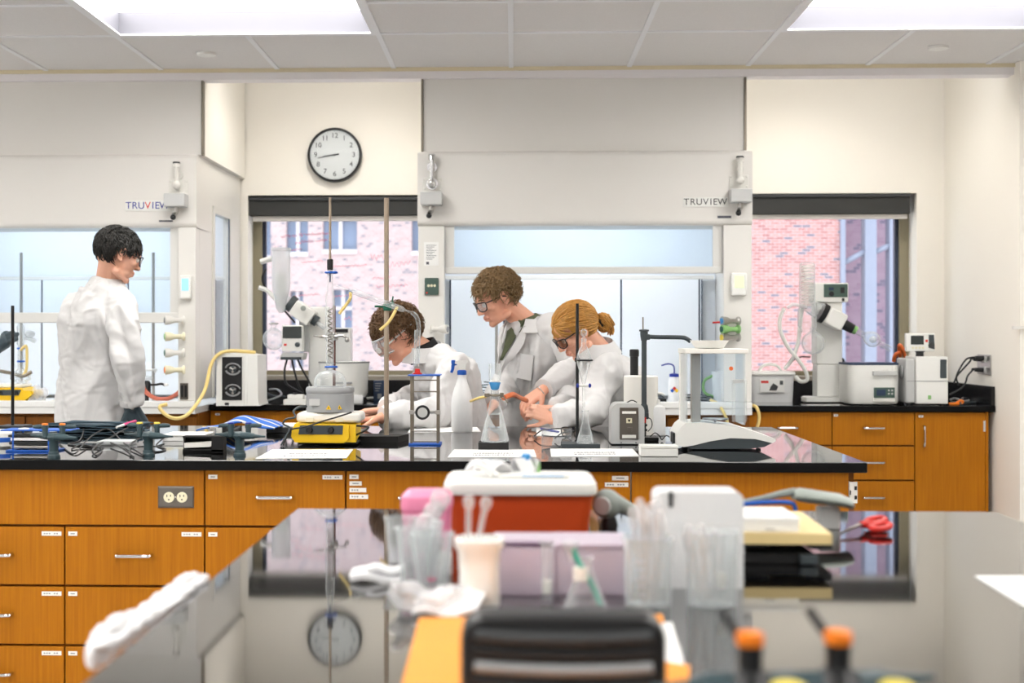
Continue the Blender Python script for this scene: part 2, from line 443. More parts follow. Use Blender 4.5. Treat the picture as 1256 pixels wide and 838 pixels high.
def remeshed(mb, voxel, smooth=2, name='tmp'):
    me = mb.mesh(name); o = bpy.data.objects.new(name, me); COL.objects.link(o)
    r = o.modifiers.new('r', 'REMESH'); r.mode = 'VOXEL'; r.voxel_size = voxel; r.adaptivity = 0
    if smooth:
        sm = o.modifiers.new('s', 'SMOOTH'); sm.factor = 0.5; sm.iterations = smooth
    dg = bpy.context.evaluated_depsgraph_get(); out = bpy.data.meshes.new_from_object(o.evaluated_get(dg))
    bpy.data.objects.remove(o)
    for p in out.polygons: p.use_smooth = True
    return out
def put(me, name, mat, parent):
    me.materials.clear(); me.materials.append(MATS[mat]); o = bpy.data.objects.new(name, me); COL.objects.link(o); o.parent = parent
    for p in me.polygons: p.use_smooth = True
    return o

def dulled_edges(o):
    """polished top; sides darkened by a dull epoxy that holds back room reflections"""
    me = o.data; me.materials.append(MATS['epoxy_edge'])
    for p in me.polygons:
        if p.normal.z < 0.6: p.material_index = 1
    return o
def foldnoise(me, amp, sc, along=None, seed=0.0, ridged=True, fine=0.0):
    off = Vector((seed*3.1, seed*1.7, seed*2.3))
    nrm = [v.normal.copy() for v in me.vertices]
    for v, nn in zip(me.vertices, nrm):
        q = (v.co+off)
        p = Vector((q.x*sc[0], q.y*sc[1], q.z*sc[2])); w_ = noise.noise(p*0.6+off)*0.9
        f = noise.noise(p+Vector((w_, w_, w_)))
        g = (1-2*abs(f)*1.6) if ridged else f
        d = amp*g
        if fine: d += fine*noise.noise(q*60)
        v.co += nn*d
# ================================================================== the room
YB, YH, YBM = 8.45, 7.25, 7.28          # back wall, hood faces, ceiling beam
XR = at(1158, 400, YB).x                # right wall of the alcove
XL = -4.9
ZC = at(627, 82.4, YBM).z               # ceiling
TX = at(627, 82, YBM).x; TS = 0.61      # tile grid
def sbox(name, x0, x1, y0, y1, z0, z1, mat): return struct(B(x0, x1, y0, y1, z0, z1).build(name, mat))
sbox('floor', XL, 5.0, -3.2, 8.8, -0.1, 0, 'floor')
sbox('wall_left', XL-0.1, XL, -3.2, 8.8, 0, 3.1, 'wall_front')
sbox('wall_rear', XL, 5.0, -3.3, -3.2, 0, 3.1, 'wall_front')
m = B(5.0, 5.1, -3.2, YBM, 0, 3.1)
m.box(XR, 5.0, YBM-0.08, YBM+0.02, 0, 3.1); m.box(XR, XR+0.15, YBM+0.02, YB+0.25, 0, 3.1)
struct(m.build('wall_right', 'wall_cream'))
# back wall with two window openings
WZ0, WZ1 = 1.03, at(628, 238.5, YB).z
WL = (at(304, 0, YB).x, at(532, 0, YB).x); WR = (at(903, 0, YB).x, at(1124.5, 0, YB).x)
m = MB()
for a, b in ((XL, WL[0]), (WL[1], WR[0]), (WR[1], XR)): m.box(a, b, YB, YB+0.3, 0, 3.1)
for a, b in (WL, WR): m.box(a, b, YB, YB+0.3, 0, WZ0); m.box(a, b, YB, YB+0.3, WZ1, 3.1)
struct(m.build('wall_back', 'wall_cream'))
# ceiling: tiles with recessed light openings
panels = []
yrow = YBM-0.85
cols = [(-8, -6), (-3, -1), (2, 4)]
prow = [yrow-1.22, yrow-1.22-2.44, yrow-1.22-4.88, yrow-1.22-7.32]
m = MB()
xs = sorted({XL, 5.0} | {TX+k*TS for c in cols for k in c if XL < TX+k*TS < 5.0})
ys = sorted({-3.2, YBM} | {y for y in prow} | {y+1.22 for y in prow})
def inpanel(x, y):
    for c in cols:
        for p in prow:
            if TX+c[0]*TS < x < TX+c[1]*TS and p < y < p+1.22: return True
for i in range(len(xs)-1):
    for j in range(len(ys)-1):
        if not inpanel((xs[i]+xs[i+1])/2, (ys[j]+ys[j+1])/2): m.box(xs[i], xs[i+1], ys[j], ys[j+1], ZC, ZC+0.05)
struct(m.build('ceiling', 'ceiling_tile'))
sbox('ceiling', XL, 5.0, YBM+0.1, YB, 2.98, 3.06, 'wall_cream')
m = MB(); g = 0.012; k = -9
while TX+k*TS < 5.0:
    x = TX+k*TS; k += 1
    if x < XL: continue
    yy = [-3.2]+sorted([v for c in cols for p in prow for v in ((p, p+1.22) if TX+c[0]*TS+0.1 < x < TX+c[1]*TS-0.1 else ())])+[YBM]
    for q in range(0, len(yy), 2): m.box(x-g, x+g, yy[q], yy[q+1], ZC-0.006, ZC+0.004)
rows = [yrow-0.61*i for i in range(0, 16)]
for y in rows:
    if y < -3.1: continue
    if any(p+0.1 < y < p+1.12 for p in prow):
        segs = [XL]+[v for c in cols for v in (max(XL, TX+c[0]*TS), TX+c[1]*TS)]+[5.0]
        for q in range(0, len(segs), 2):
            if segs[q+1] > segs[q]: m.box(segs[q], segs[q+1], y-g, y+g, ZC-0.0055, ZC+0.004)
    else: m.box(XL, 5.0, y-g, y+g, ZC-0.0055, ZC+0.004)
struct(m.build('trim_1', 'ceiling_grid'))
# beam in front of the window alcove
bz = at(628, 95.5, YBM).z
struct(B(XL, XR, YBM, YBM+0.10, bz, ZC+0.05).build('trim_2', 'beam_grey'))
struct(B(XL, XR, YBM-0.015, YBM, ZC-0.018, ZC).build('trim_3', 'beam_tan'))
q = at(1246, 402, YBM-0.08)
struct(B(q.x-0.02, 3.2, YBM-0.10, YBM-0.08, q.z-0.008, q.z+0.008).build('trim_4', 'white_metal'))
# ceiling light panels
names = {1: 'left', 2: 'right'}
for ci, c in enumerate(cols):
    for pi, p in enumerate(prow):
        x0, x1 = TX+c[0]*TS, TX+c[1]*TS
        vis = pi == 0 and ci > 0
        if vis: lab = 'bright square recessed ceiling light panel in the %s half of the ceiling' % names[ci]
        else: lab = 'recessed ceiling light panel, column %d, row %d, outside the photo' % (ci+1, pi+1)
        t = thing('ceiling_light', lab, 'ceiling light', ((x0+x1)/2, p+0.61, ZC), 'recessed ceiling light panels')
        h = 0.61; d = 0.115
        m = MB()
        m.box(-h, -h+0.02, -h, h, 0.0, d); m.box(h-0.02, h, -h, h, 0, d); m.box(-h+0.02, h-0.02, -h, -h+0.02, 0, d); m.box(-h+0.02, h-0.02, h-0.02, h, 0, d)
        m.build('recess_wall', 'louvre_grey', t); m = MB()
        m.box(-h-0.01, -h+0.03, -h-0.01, h+0.01, -0.007, 0); m.box(h-0.03, h+0.01, -h-0.01, h+0.01, -0.007, 0)
        m.box(-h+0.03, h-0.03, -h-0.01, -h+0.03, -0.007, 0); m.box(-h+0.03, h-0.03, h-0.03, h+0.01, -0.007, 0)
        m.build('trim_frame', 'ceiling_grid', t)
        B(-h+0.021, h-0.021, -h+0.021, h-0.021, d-0.012, d).build('diffuser', 'lamp_panel', t)
for px, py, s in ((253, 65, 'left'), (1151, 57, 'right')):
    d = (ZC-CAMH)*F_PX/(CY-py); r = (px-CX)/F_PX*d; X, Y = r*CS-d*SN, r*SN+d*CS
    m = MB().lathe([(0.048, 0), (0.046, -0.012), (0.03, -0.016), (0.001, -0.017)], (0, 0, 0), 32)
    o = m.build('sprinkler_cover', 'white_plastic', loc=(X, Y, ZC-0.0005)); tag(o, 'small round white sprinkler cover plate on the %s part of the tiled ceiling' % s, 'sprinkler cover', 'ceiling sprinkler covers')
# alcove downlights
def downlight(x, y, label, power, group='alcove downlights'):
    t = thing('recessed_downlight', label, 'downlight', (x, y, 2.98), group)
    MB().lathe([(0.075, 0), (0.078, -0.004), (0.055, -0.004), (0.05, 0)], n=28, cap=False).build('trim_ring', 'white_metal', t)
    l = bpy.data.lights.new('lamp', 'SPOT'); l.energy = power; l.spot_size = math.radians(150); l.spot_blend = 0.6; l.shadow_soft_size = 0.05; l.color = (1.0, 0.94, 0.86)
    o = bpy.data.objects.new('lamp', l); COL.objects.link(o); o.parent = t; o.location = (0, 0, -0.03)
downlight(at(1010, 0, 7.6).x, 7.62, 'warm recessed downlight above the right window', WASH_W)
downlight(at(420, 0, 7.6).x, 7.62, 'warm recessed downlight above the wall clock', WASH_W)

# ------------------------------------------------------------------ windows, shades
def window(n, x0, x1, olive, side):
    w_ = thing('window_%d' % n, '', 'x', ((x0+x1)/2, YB+0.2, WZ0)); del w_['label']; del w_['category']; struct(w_)
    h = (x1-x0)/2; H = WZ1-WZ0
    m = B(-h, -h+0.055, -0.03, 0.05, 0, H); m.box(h-0.055, h, -0.03, 0.05, 0, H); m.box(-h+0.055, h-0.055, -0.03, 0.05, 0, 0.035); m.box(-h+0.055, h-0.055, -0.03, 0.05, H-0.05, H)
    m.build('window_frame', 'window_frame', w_)
    m = B(-h+0.055, -h+0.075, 0.0, 0.04, 0.035, H-0.05); m.box(h-0.075, h-0.055, 0.0, 0.04, 0.035, H-0.05)
    m.build('window_gasket', 'window_frame_dark', w_)
    B(-h+0.06, h-0.06, 0.015, 0.023, 0.03, H-0.04).build('pane', 'pane', w_)
    B(-h, h, -0.215, -0.03, -0.02, 0.008).build('window_sill', 'sill_stone', w_)
    if n == 1:
        random.seed(31); M = MB()
        def scr(px0, px1, py, amp, dens):
            n_ = int((px1-px0)*dens); P = []
            for i in range(n_+1):
                q = at(px0+(px1-px0)*i/n_+random.uniform(-.5, .5), py-(i/n_)*2+(amp if i % 2 else -amp)*random.uniform(.2, 1), YB+0.21); P.append((q.x-w_.location.x, 0.012, q.z-WZ0))
            M.tube(P, 0.0014, 5, 3)
        for a_ in ((345, 372, 290, 2.6, .7), (374, 404, 288, 2.2, .7), (362, 384, 298, 2.4, .7), (387, 402, 296, 1.8, .7), (357, 370, 307, 1.4, .6), (370, 396, 322, 1.6, .5), (408, 450, 327, 1.5, .5), (455, 470, 316, 5, .5), (476, 503, 325, 4, .4), (456, 480, 342, 2, .5), (362, 392, 363, 1.6, .5), (408, 428, 364, 2, .5), (440, 456, 366, 1.5, .5), (462, 500, 352, 2.5, .4), (420, 430, 392, 3, .5)): scr(*a_)
        M.build('marker_writing', 'marker_red', w_)
    return w_
window(1, WL[0], WL[1], True, 0); window(2, WR[0], WR[1], True, 1)
def shade(px0, px1, py0, py1, py2, label):
    a = at(px0, py0, YB+0.02); b = at(px1, py1, YB+0.02); c = at(px1, py2, YB+0.02)
    t = thing('roller_shade', label, 'window shade', ((a.x+b.x)/2, YB+0.05, b.z), 'dark roller shade boxes')
    h = (b.x-a.x)/2
    m = B(-h, h, -0.03, 0.08, 0, a.z-b.z, 0.004); m.build('shade_housing', 'shade_box', t)
    B(-h, h, -0.045, -0.031, a.z-b.z-0.022, a.z-b.z-0.001, 0.004).build('shade_cap', 'dark_grey', t)
    B(-h+0.02, h-0.01, -0.01, 0.02, c.z-b.z, -0.0005, 0.003).build('hem_bar', 'shade_bar', t)
shade(305, 528, 242, 264, 270.5, 'dark grey roller shade box over the left window below the clock')
shade(907, 1116.5, 238, 262, 268, 'dark grey roller shade box over the right window')

# ------------------------------------------------------------------ outside: brick buildings
def outside():
    Y = 24.0
    t = thing('brick_building', 'pale pink brick building seen through the left window', 'building', (at(420, 0, Y).x, Y, -4))
    def lx(px): return at(px, 0, Y).x-t.location.x
    def lz(py): return at(628, py, Y).z+4
    wins = [(300, 332, 268, 313), (351, 378, 268, 309), (396, 438, 268, 306), (356, 372, 357, 452), (408, 432, 355, 456), (505, 540, 268, 308)]
    x0, x1 = lx(40), lx(760)
    xs = sorted({x0, x1} | {lx(w_[0]) for w_ in wins} | {lx(w_[1]) for w_ in wins})
    zs = sorted({0, lz(-300)} | {lz(w_[2]) for w_ in wins} | {lz(w_[3]) for w_ in wins})
    m = MB()
    for i in range(len(xs)-1):
        for j in range(len(zs)-1):
            cx, cz = (xs[i]+xs[i+1])/2, (zs[j]+zs[j+1])/2
            if not any(lx(a) < cx < lx(b) and lz(d) < cz < lz(c) for a, b, c, d in wins): m.box(xs[i], xs[i+1], 0, 0.3, zs[j], zs[j+1])
    m.build('wall', 'brick_pale', t)
    for a, b, c, d in wins:
        f = B(lx(a), lx(b), -0.05, 0.12, lz(d)-0.07, lz(d)).box(lx((a+b)/2)-0.03, lx((a+b)/2)+0.03, 0.08, 0.14, lz(d), lz(c))
        if d > 400: f.box(lx(a), lx(b), 0.08, 0.14, lz(378)-0.03, lz(378)+0.03)
        f = f.build('window', 'stone_white', t)
        B(lx(a), lx(b), 0.14, 0.17, lz(d), lz(c)).build('pane', 'far_glass', f)
    Y2 = 17.0
    t = thing('brick_building', 'red brick wall with a glazed lilac corner seen through the right window', 'building', (at(1000, 0, Y2).x, Y2, -4))
    def rx(px): return at(px, 0, Y2).x-t.location.x
    def rz(py): return at(1000, py, Y2).z+4
    B(rx(800), rx(1030), 0, 0.4, 0, 11).build('wall', 'brick_red', t)
    f = MB()
    for a, b in ((1030, 1036), (1060, 1074), (1090, 1094)): f.box(rx(a), rx(b), -0.05, 0.15, 0, 11)
    f.tube([(rx(1036), 0.0, rz(322)), (rx(1060), 0.0, rz(309))], 0.035, 6, 0); f.tube([(rx(1074), 0.0, rz(309)), (rx(1092), 0.0, rz(301))], 0.035, 6, 0)
    f.build('curtain_wall_frame', 'lilac_frame', t)
    B(rx(1036), rx(1400), 0.9, 1.1, 0, 11).build('wall', 'brick_mirrored', t)  # darker wall stands in for brick mirrored in the corner glazing
outside()
struct(B(-30, 40, 9.2, 60, -4.2, -4.0).build('ground', 'floor'))

# ------------------------------------------------------------------ fume hoods
def knob_nozzle(t, X, Z, col, capcol, dirx=-1, y=-0.03):
    m = MB().lathe([(0.022, 0), (0.022, 0.008), (0.013, 0.014), (0.012, 0.05), (0.022, 0.075), (0.024, 0.10), (0.016, 0.102)], (X, y, Z), 20, (dirx, -0.45, 0))
    o = m.build('valve', col, t)
    ax = Vector((dirx, -0.45, 0)).normalized(); c = Vector((X, y, Z))+ax*0.101
    MB().lathe([(0.0155, 0), (0.0155, 0.004), (0.001, 0.005)], c, 16, (dirx, -0.45, 0)).build('valve_cap', capcol, o)
def header_fixture(t, L, chrome=True):
    """L maps px/py of the pipe at the hood face"""
    x, zt, zb = L
    mt = 'chrome' if chrome else 'white_metal'
    m = MB().cyl((x, -0.045, zb+0.045), (x, -0.045, zt-0.02), 0.0115).cyl((x, -0.045, zt-0.02), (x, -0.045, zt), 0.019, 0.016).ell((x, -0.045, zb+0.028), 0.021).cyl((x, 0, zt-0.055), (x, -0.045, zt-0.055), 0.010).cyl((x, 0, zb+0.028), (x, -0.045, zb+0.028), 0.012)
    m.cyl((x+0.0, -0.001, zt-0.055), (x, -0.008, zt-0.055), 0.026).cyl((x, -0.001, zb+0.028), (x, -0.008, zb+0.028), 0.03)
    o = m.build('vacuum_breaker', mt, t, ang=50)
    MB().cyl((x, -0.045, zt), (x, -0.045, zt+0.008), 0.02, 0.018).build('vacuum_breaker_cap', 'chrome' if chrome else 'dark_grey', o)
    m = MB().box(x-0.05, x+0.05, -0.006, -0.0005, zb-0.05, zb+0.06, 0.004)
    for dx in (-0.04, 0.04):
        for dz in (0.0, 0.05): m.ell((x+dx, -0.007, zb+dz), 0.005, 8)
    m.build('backplate', 'white_metal', t)
    k = B(x-0.055, x+0.055, -0.10, -0.007, zb-0.088, zb-0.02, 0.006).build('light_box', 'light_grey', t)
    MB().cyl((x, -0.05, zb-0.09), (x, -0.05, zb-0.115), 0.014).cyl((x, -0.05, zb-0.115), (x-0.01, -0.065, zb-0.13), 0.012).build('nozzle', 'steel', k)
    MB().ell((x-0.012, -0.07, zb-0.142), 0.0145).build('nozzle_tip', 'black_plastic', k)
def monitor(t, px0, px1, py0, py1, scr, X0):
    a, b = at(px0, py1, YH), at(px1, py0, YH)
    k = B(a.x-X0, b.x-X0, -0.035, -0.0005, a.z, b.z, 0.008).build('airflow_monitor', 'white_plastic', t)
    w_ = b.x-a.x; h_ = b.z-a.z
    B(a.x-X0+w_*0.2, b.x-X0-w_*0.2, -0.037, -0.0352, a.z+h_*0.35, b.z-h_*0.14).build('display', scr, k)
def hood(pxl, pxr, sash_y, label, openl, side_win, post_l=32, post_r=34, seams=(), upl=None, upr=None, top_y=185, bot_y=277):
    xr = at(pxr, 400, YH).x; xl = at(pxl, 400, YH).x
    t = thing('fume_hood', label, 'fume hood', ((xl+xr)/2, YH, 0), 'tall white fume hoods')
    X0 = t.location.x; h = (xr-xl)/2
    def zz(py): return at(628, py, YH).z
    wl, wr = post_l*YH/F_PX, post_r*YH/F_PX
    D = YB-YH-0.01
    # header with a softly rounded face
    z0, z1 = zz(bot_y), zz(top_y)
    m = MB(); r = 0.03
    poly = [(0.30, z0), (0.30, z1), (r, z1)]+[(r-r*math.sin(a*math.pi/12), z1-r+r*math.cos(a*math.pi/12)) for a in range(1, 7)]+[(0, z0+r)]+[(r-r*math.cos(a*math.pi/12), z0+r-r*math.sin(a*math.pi/12)) for a in range(1, 7)]
    m.prism(poly, -h-0.004, h+0.004, 'x').build('header', 'hood_panel', t)
    # panel above, up to the beam
    a = -h+0.02 if upl is None else at(upl, 0, YH+0.06).x-X0; b = h-0.02 if upr is None else at(upr, 0, YH+0.06).x-X0
    B(a, b, 0.06, 0.09, z1, ZC+0.2).build('upper_panel', 'hood_panel', t)
    B(a-0.012, a-0.001, 0.05, 0.09, z1, ZC+0.2).build('panel_edge', 'steel_dark', t); B(b+0.001, b+0.012, 0.05, 0.09, z1, ZC+0.2).build('panel_edge', 'steel_dark', t)
    B(a-0.012, b+0.012, 0.091, D, z1+0.001, 2.97).build('upper_enclosure', 'wall_cream', t)
    # posts
    for s0, s1 in ((-h, -h+wl), (h-wr, h)):
        m = B(s0, s1, 0.0, 0.09, 0.945, z0, 0.004); m.build('post', 'hood_white', t)
    # side walls
    for si, s0 in enumerate((-h, h-0.03)):
        if side_win and si == 1:
            m = B(s0, s0+0.03, 0.09, 0.40, 0.945, z0+0.3); m.box(s0, s0+0.03, 0.88, D, 0.945, z0+0.3); m.box(s0, s0+0.03, 0.40, 0.88, 2.0, z0+0.3)
            m.box(s0, s0+0.03, 0.305, D, z0+0.3, z1-0.001)
            m.build('side_wall', 'hood_white', t)
            f = MB()
            f.box(s0-0.002, s0+0.04, 0.40, 0.435, 0.945, 1.999); f.box(s0-0.002, s0+0.04, 0.845, 0.88, 0.945, 1.999); f.box(s0-0.002, s0+0.04, 0.436, 0.844, 1.96, 1.999)
            f = f.build('side_window_frame', 'white_metal', t)
            B(s0+0.031, s0+0.036, 0.836, 0.844, 0.945, 1.959).build('gasket', 'seam_blue', f)
            B(s0+0.012, s0+0.018, 0.436, 0.843, 0.945, 1.959).build('side_pane', 'pane', f)
        else:
            B(s0, s0+0.03, 0.09, D, 0.945, z1-0.001).build('side_wall', 'hood_white', t)
    # work surface, liner, baffle
    B(-h, h, -0.015, D, 0.878, 0.91).box(-h+0.0, h, -0.022, 0.03, 0.9101, 0.944, 0.006).build('work_surface', 'hood_top_white', t)
    B(-h+0.031, h-0.031, 1.08, 1.11, 0.911, z1-0.02).build('back_liner', 'hood_inner', t)
    zb = at(628, 343, YH+1.0).z
    xs = [-h+0.12]+[at(p, 0, YH+1.0).x-X0 for p in seams]+[h-0.12]
    for i in range(len(xs)-1):
        B(xs[i]+0.005, xs[i+1]-0.005, 1.0, 1.02, 0.93, zb, 0.003).build('baffle_panel', 'hood_inner', t)
    B(-h+0.115, h-0.115, 1.022, 1.04, 0.93, zb).build('baffle_backing', 'seam_blue', t)
    B(-h+0.05, h-0.05, 1.0, 1.05, zb+0.001, zb+0.022, 0.003).build('baffle_rail', 'white_metal', t)
    B(-h+0.031, h-0.031, 0.10, 1.079, z1-0.05, z1-0.02).build('interior_ceiling', 'hood_inner', t)
    B(-h+0.3, h-0.3, 0.35, 0.55, z1-0.075, z1-0.051).build('hood_lamp', 'hood_lamp', t)
    # upper fixed light + sash
    g0, g1 = zz(sash_y), zz(bot_y+3)
    k = B(-h+wl+0.002, h-wr-0.002, 0.030, 0.055, g0-0.055*(1 if sash_y > 360 else 0.65), g0, 0.006)
    k.box(-h+wl+0.002, -h+wl+0.05, 0.034, 0.052, g0, z0); k.box(h-wr-0.05, h-wr-0.002, 0.034, 0.052, g0, z0)
    k = k.build('sash', 'sash_frame', t)
    B(-h+wl+0.05, h-wr-0.05, 0.040, 0.046, g0, z0+0.05).build('sash_pane', 'sash_pane', k)
    return t, X0, h, zz, wl, wr
# centre hood
t, X0, h, zz, wl, wr = hood(513, 922, 327, 'wide white fume hood in the middle of the back wall behind the three bending students', 0, False, seams=(618, 762, 858), upl=519.5, upr=912.5)
HOODC = t
header_fixture(t, (at(530, 0, YH).x-X0, zz(192), zz(232)), True)
header_fixture(t, (at(906, 0, YH).x-X0, zz(196), zz(230)), False)
monitor(t, 896, 915, 335, 363, 'lcd_green', X0)
def sign(t, pxa, pxb, pya, pyb, X0, redv):
    a, b = at(pxa, pyb, YH), at(pxb, pya, YH)
    k = B(a.x-X0, b.x-X0, -0.004, -0.0005, a.z, b.z, 0.001).build('name_plate', 'white_plastic', t)
    cz = (a.z+b.z)/2; n = 7; wpx = (b.x-a.x)
    body = 'TRUVIEW'; xs = [0.07, 0.21, 0.355, 0.50, 0.615, 0.71, 0.87]
    for ch, f in zip(body, xs):
        text('letter', ch, (b.z-a.z)*0.95, (a.x-X0+wpx*f, -0.0045, cz), 'red_plastic' if (ch == 'V' and redv) else 'blue_deep' if redv else 'dark_grey', k, 0.0005)
sign(t, 838, 893, 242, 254, X0, False)
for px, py, c, cc in ((897, 393, 'mid_grey', 'sky_blue'), (899, 403, 'green_light', 'green'), (897, 412, 'ivory', 'orange_cap')): pass
knob_nozzle(t, at(905, 0, YH).x-X0, zz(394), 'steel', 'sky_blue', -1)
knob_nozzle(t, at(905, 0, YH).x-X0, zz(404), 'green_light', 'green', -1)
knob_nozzle(t, at(905, 0, YH).x-X0, zz(414), 'steel', 'yellow_cap', -1)
knob_nozzle(t, at(528, 0, YH).x-X0, zz(404), 'white_metal', 'mid_grey', 1)
# red handle pointing left from the right post
MB().cyl((at(893, 0, YH).x-X0, -0.06, zz(395)), (at(872, 0, YH).x-X0, -0.06, zz(396)), 0.005).build('valve_lever', 'red_plastic', t)
# instruction sheet, dark switch panel on the left post
a, b = at(520, 326, YH), at(538, 297, YH)
k = B(a.x-X0, b.x-X0, -0.002, -0.0005, a.z, b.z).build('instruction_sheet', 'paper', t)
m = MB()
for i in range(9): m.box(a.x-X0+0.012, b.x-X0-0.012-0.01*(i % 3), -0.0026, -0.0021, b.z-0.018-i*0.009, b.z-0.0155-i*0.009)
m.box(a.x-X0+0.012, a.x-X0+0.026, -0.0026, -0.0021, a.z+0.006, a.z+0.02)
m.build('print', 'ink', k)
a, b = at(521, 362, YH), at(538, 341, YH)
k = B(a.x-X0, b.x-X0, -0.012, -0.0005, a.z, b.z, 0.003).build('switch_panel', 'panel_green', t, label='dark green switch panel')
m = MB()
for i in range(3): m.lathe([(0.007, 0), (0.007, 0.002), (0.001, 0.0022)], (a.x-X0+0.02+i*0.016, -0.0121, (a.z+b.z)/2+0.004), 12, (0, -1, 0))
m.build('switch', 'ivory', k)
B(a.x-X0+0.008, a.x-X0+0.016, -0.0135, -0.0121, a.z+0.008, a.z+0.015).build('indicator', 'red_plastic', k)
m = B(at(880, 0, YH).x-X0, at(897, 0, YH).x-X0, -0.0009, -0.0004, zz(268.5), zz(265.5))
for i, (px, dz) in enumerate(((882, .006), (889, .010), (892, .010), (895, .010))): m.box(at(px, 0, YH).x-X0-0.004, at(px, 0, YH).x-X0+0.004, -0.0016, -0.0005, zz(267)-dz/2, zz(267)+dz/2)
m.build('symbol_sticker', 'ink', t)
# left hood
wpx = 422
t, X0, h, zz, wl, wr = hood(240-wpx, 240, 383, 'white fume hood at far left with a side window beside the standing student', 0, True, post_l=32, post_r=22, seams=(51, 157), upr=247, top_y=187, bot_y=278)
HOODL = t
header_fixture(t, (at(219, 0, YH).x-X0, zz(200), zz(233)), False)
monitor(t, 222, 236, 338, 367, 'lcd_blue', X0)
sign(t, 154, 209, 246, 259, X0, True)
for py, c, cc in ((393, 'white_metal', 'mid_grey'), (413, 'ivory', 'green_light'), (433, 'white_metal', 'green'), (454, 'ivory', 'orange_cap')):
    knob_nozzle(t, at(228, 0, YH).x-X0, zz(py), c, cc, -1)
a, b = at(221, 490, YH), at(231, 470, YH)
k = B(a.x-X0, b.x-X0, -0.006, -0.0005, a.z, b.z, 0.002).build('switch_plate', 'plate_steel', t)
w_ = b.x-a.x
B(a.x-X0+w_*.12, a.x-X0+w_*.42, -0.009, -0.0062, a.z+.012, b.z-.012).box(a.x-X0+w_*.58, a.x-X0+w_*.88, -0.009, -0.0062, a.z+.012, b.z-.012).build('switch', 'black_plastic', k)
m = B(at(195, 0, YH).x-X0, at(212, 0, YH).x-X0, -0.0009, -0.0004, zz(271), zz(269))
for i, px in enumerate((197, 204, 207, 210)): m.box(at(px, 0, YH).x-X0-0.004, at(px, 0, YH).x-X0+0.004, -0.0016, -0.0005, zz(270)-.005, zz(270)+.005)
m.build('symbol_sticker', 'ink', t)
# hood base cabinets
def basecab(pa, pb, doors, label, y0=7.29):
    xa, xb = at(pa, 0, YH).x, at(pb, 0, YH).x
    t = thing('base_cabinet', label, 'cabinet', ((xa+xb)/2, y0+0.02, 0), 'cabinets below the fume hoods')
    h = (xb-xa)/2
    B(-h, h, 0.0, 1.1, 0.1, 0.877).box(-h, h, 0.06, 1.1, 0.0, 0.099).build('body', 'oak_dark', t)
    n = doors; w_ = 2*h/n
    for i in range(n):
        d = B(-h+i*w_+0.004, -h+(i+1)*w_-0.004, -0.02, -0.001, 0.11, 0.86, 0.002).build('door', 'oak_dark', t)
        sx = 1 if i % 2 == 0 else -1; hx = -h+(i+0.5)*w_+sx*(w_/2-0.05)
        m = MB().tube([(hx, -0.02, 0.6), (hx, -0.045, 0.605), (hx, -0.045, 0.71), (hx, -0.02, 0.715)], 0.005, 8, 4); m.build('handle', 'chrome', d)
basecab(513, 922, 4, 'dark oak base cabinet under the centre fume hood')
basecab(240-wpx, 240, 4, 'dark oak base cabinet under the left fume hood')

# ------------------------------------------------------------------ wall clock
def clock():
    c = at(410.5, 190, YB-0.03); R = 34*YB/F_PX*0.985
    t = thing('wall_clock', 'round white wall clock with black rim above the left window', 'clock', (c.x, YB-0.001, c.z))
    MB().lathe([(R*0.93, -0.0), (R, 0.0), (R, 0.03), (R*0.985, 0.042), (R*0.93, 0.045), (R*0.90, 0.032)], (0, 0, 0), 64, (0, -1, 0), cap=False).lathe([(R*0.93, 0.0), (R*0.5, 0.0005)], (0, 0, 0), 64, (0, -1, 0)).build('rim', 'black_plastic', t)
    MB().lathe([(R*0.90, 0.026), (R*0.90, 0.03)], (0, 0, 0), 64, (0, -1, 0)).build('dial', 'offwhite', t)
    for i in range(1, 13):
        a = math.pi/2-i*math.pi/6
        text('numeral', str(i), R*0.26, (R*0.70*math.cos(a), -0.0306, R*0.70*math.sin(a)), 'black_matte', t, 0.0003)
    m = MB()
    for i in range(60):
        a = i*math.pi/30; m.tube([(R*0.85*math.cos(a), -0.0304, R*0.85*math.sin(a)), (R*0.88*math.cos(a), -0.0304, R*0.88*math.sin(a))], 0.0007 if i % 5 else 0.0014, 4, 0)
    m.build('minute_track', 'ink', t)
    def hand(name, hours, ln, wd, y):
        a = math.pi/2-hours*math.pi/6; d = Vector((math.cos(a), 0, math.sin(a))); p = Vector((-d.z, 0, d.x))
        vs = [d*(-0.16*R)+p*wd*.6, d*(-0.16*R)-p*wd*.6, d*ln-p*wd*.35, d*ln+p*wd*.35]
        M = MB(); M.add([v+Vector((0, y, 0)) for v in vs]+[v+Vector((0, y-0.001, 0)) for v in vs], [(0, 1, 2, 3), (7, 6, 5, 4), (0, 4, 5, 1), (1, 5, 6, 2), (2, 6, 7, 3), (3, 7, 4, 0)])
        M.build(name, 'black_matte', t)
    hand('hour_hand', 8.72, R*0.42, 0.0075, -0.032); hand('minute_hand', 43.2/5, R*0.62, 0.005, -0.0335)
    MB().lathe([(0.006, 0), (0.005, 0.004), (0.001, 0.0045)], (0, -0.0315, 0), 16, (0, -1, 0)).build('hub', 'black_matte', t)
    MB().lathe([(R*0.925, 0.039), (R*0.925, 0.0405)], (0, 0, 0), 64, (0, -1, 0)).build('glass_cover', 'pane', t)
clock()

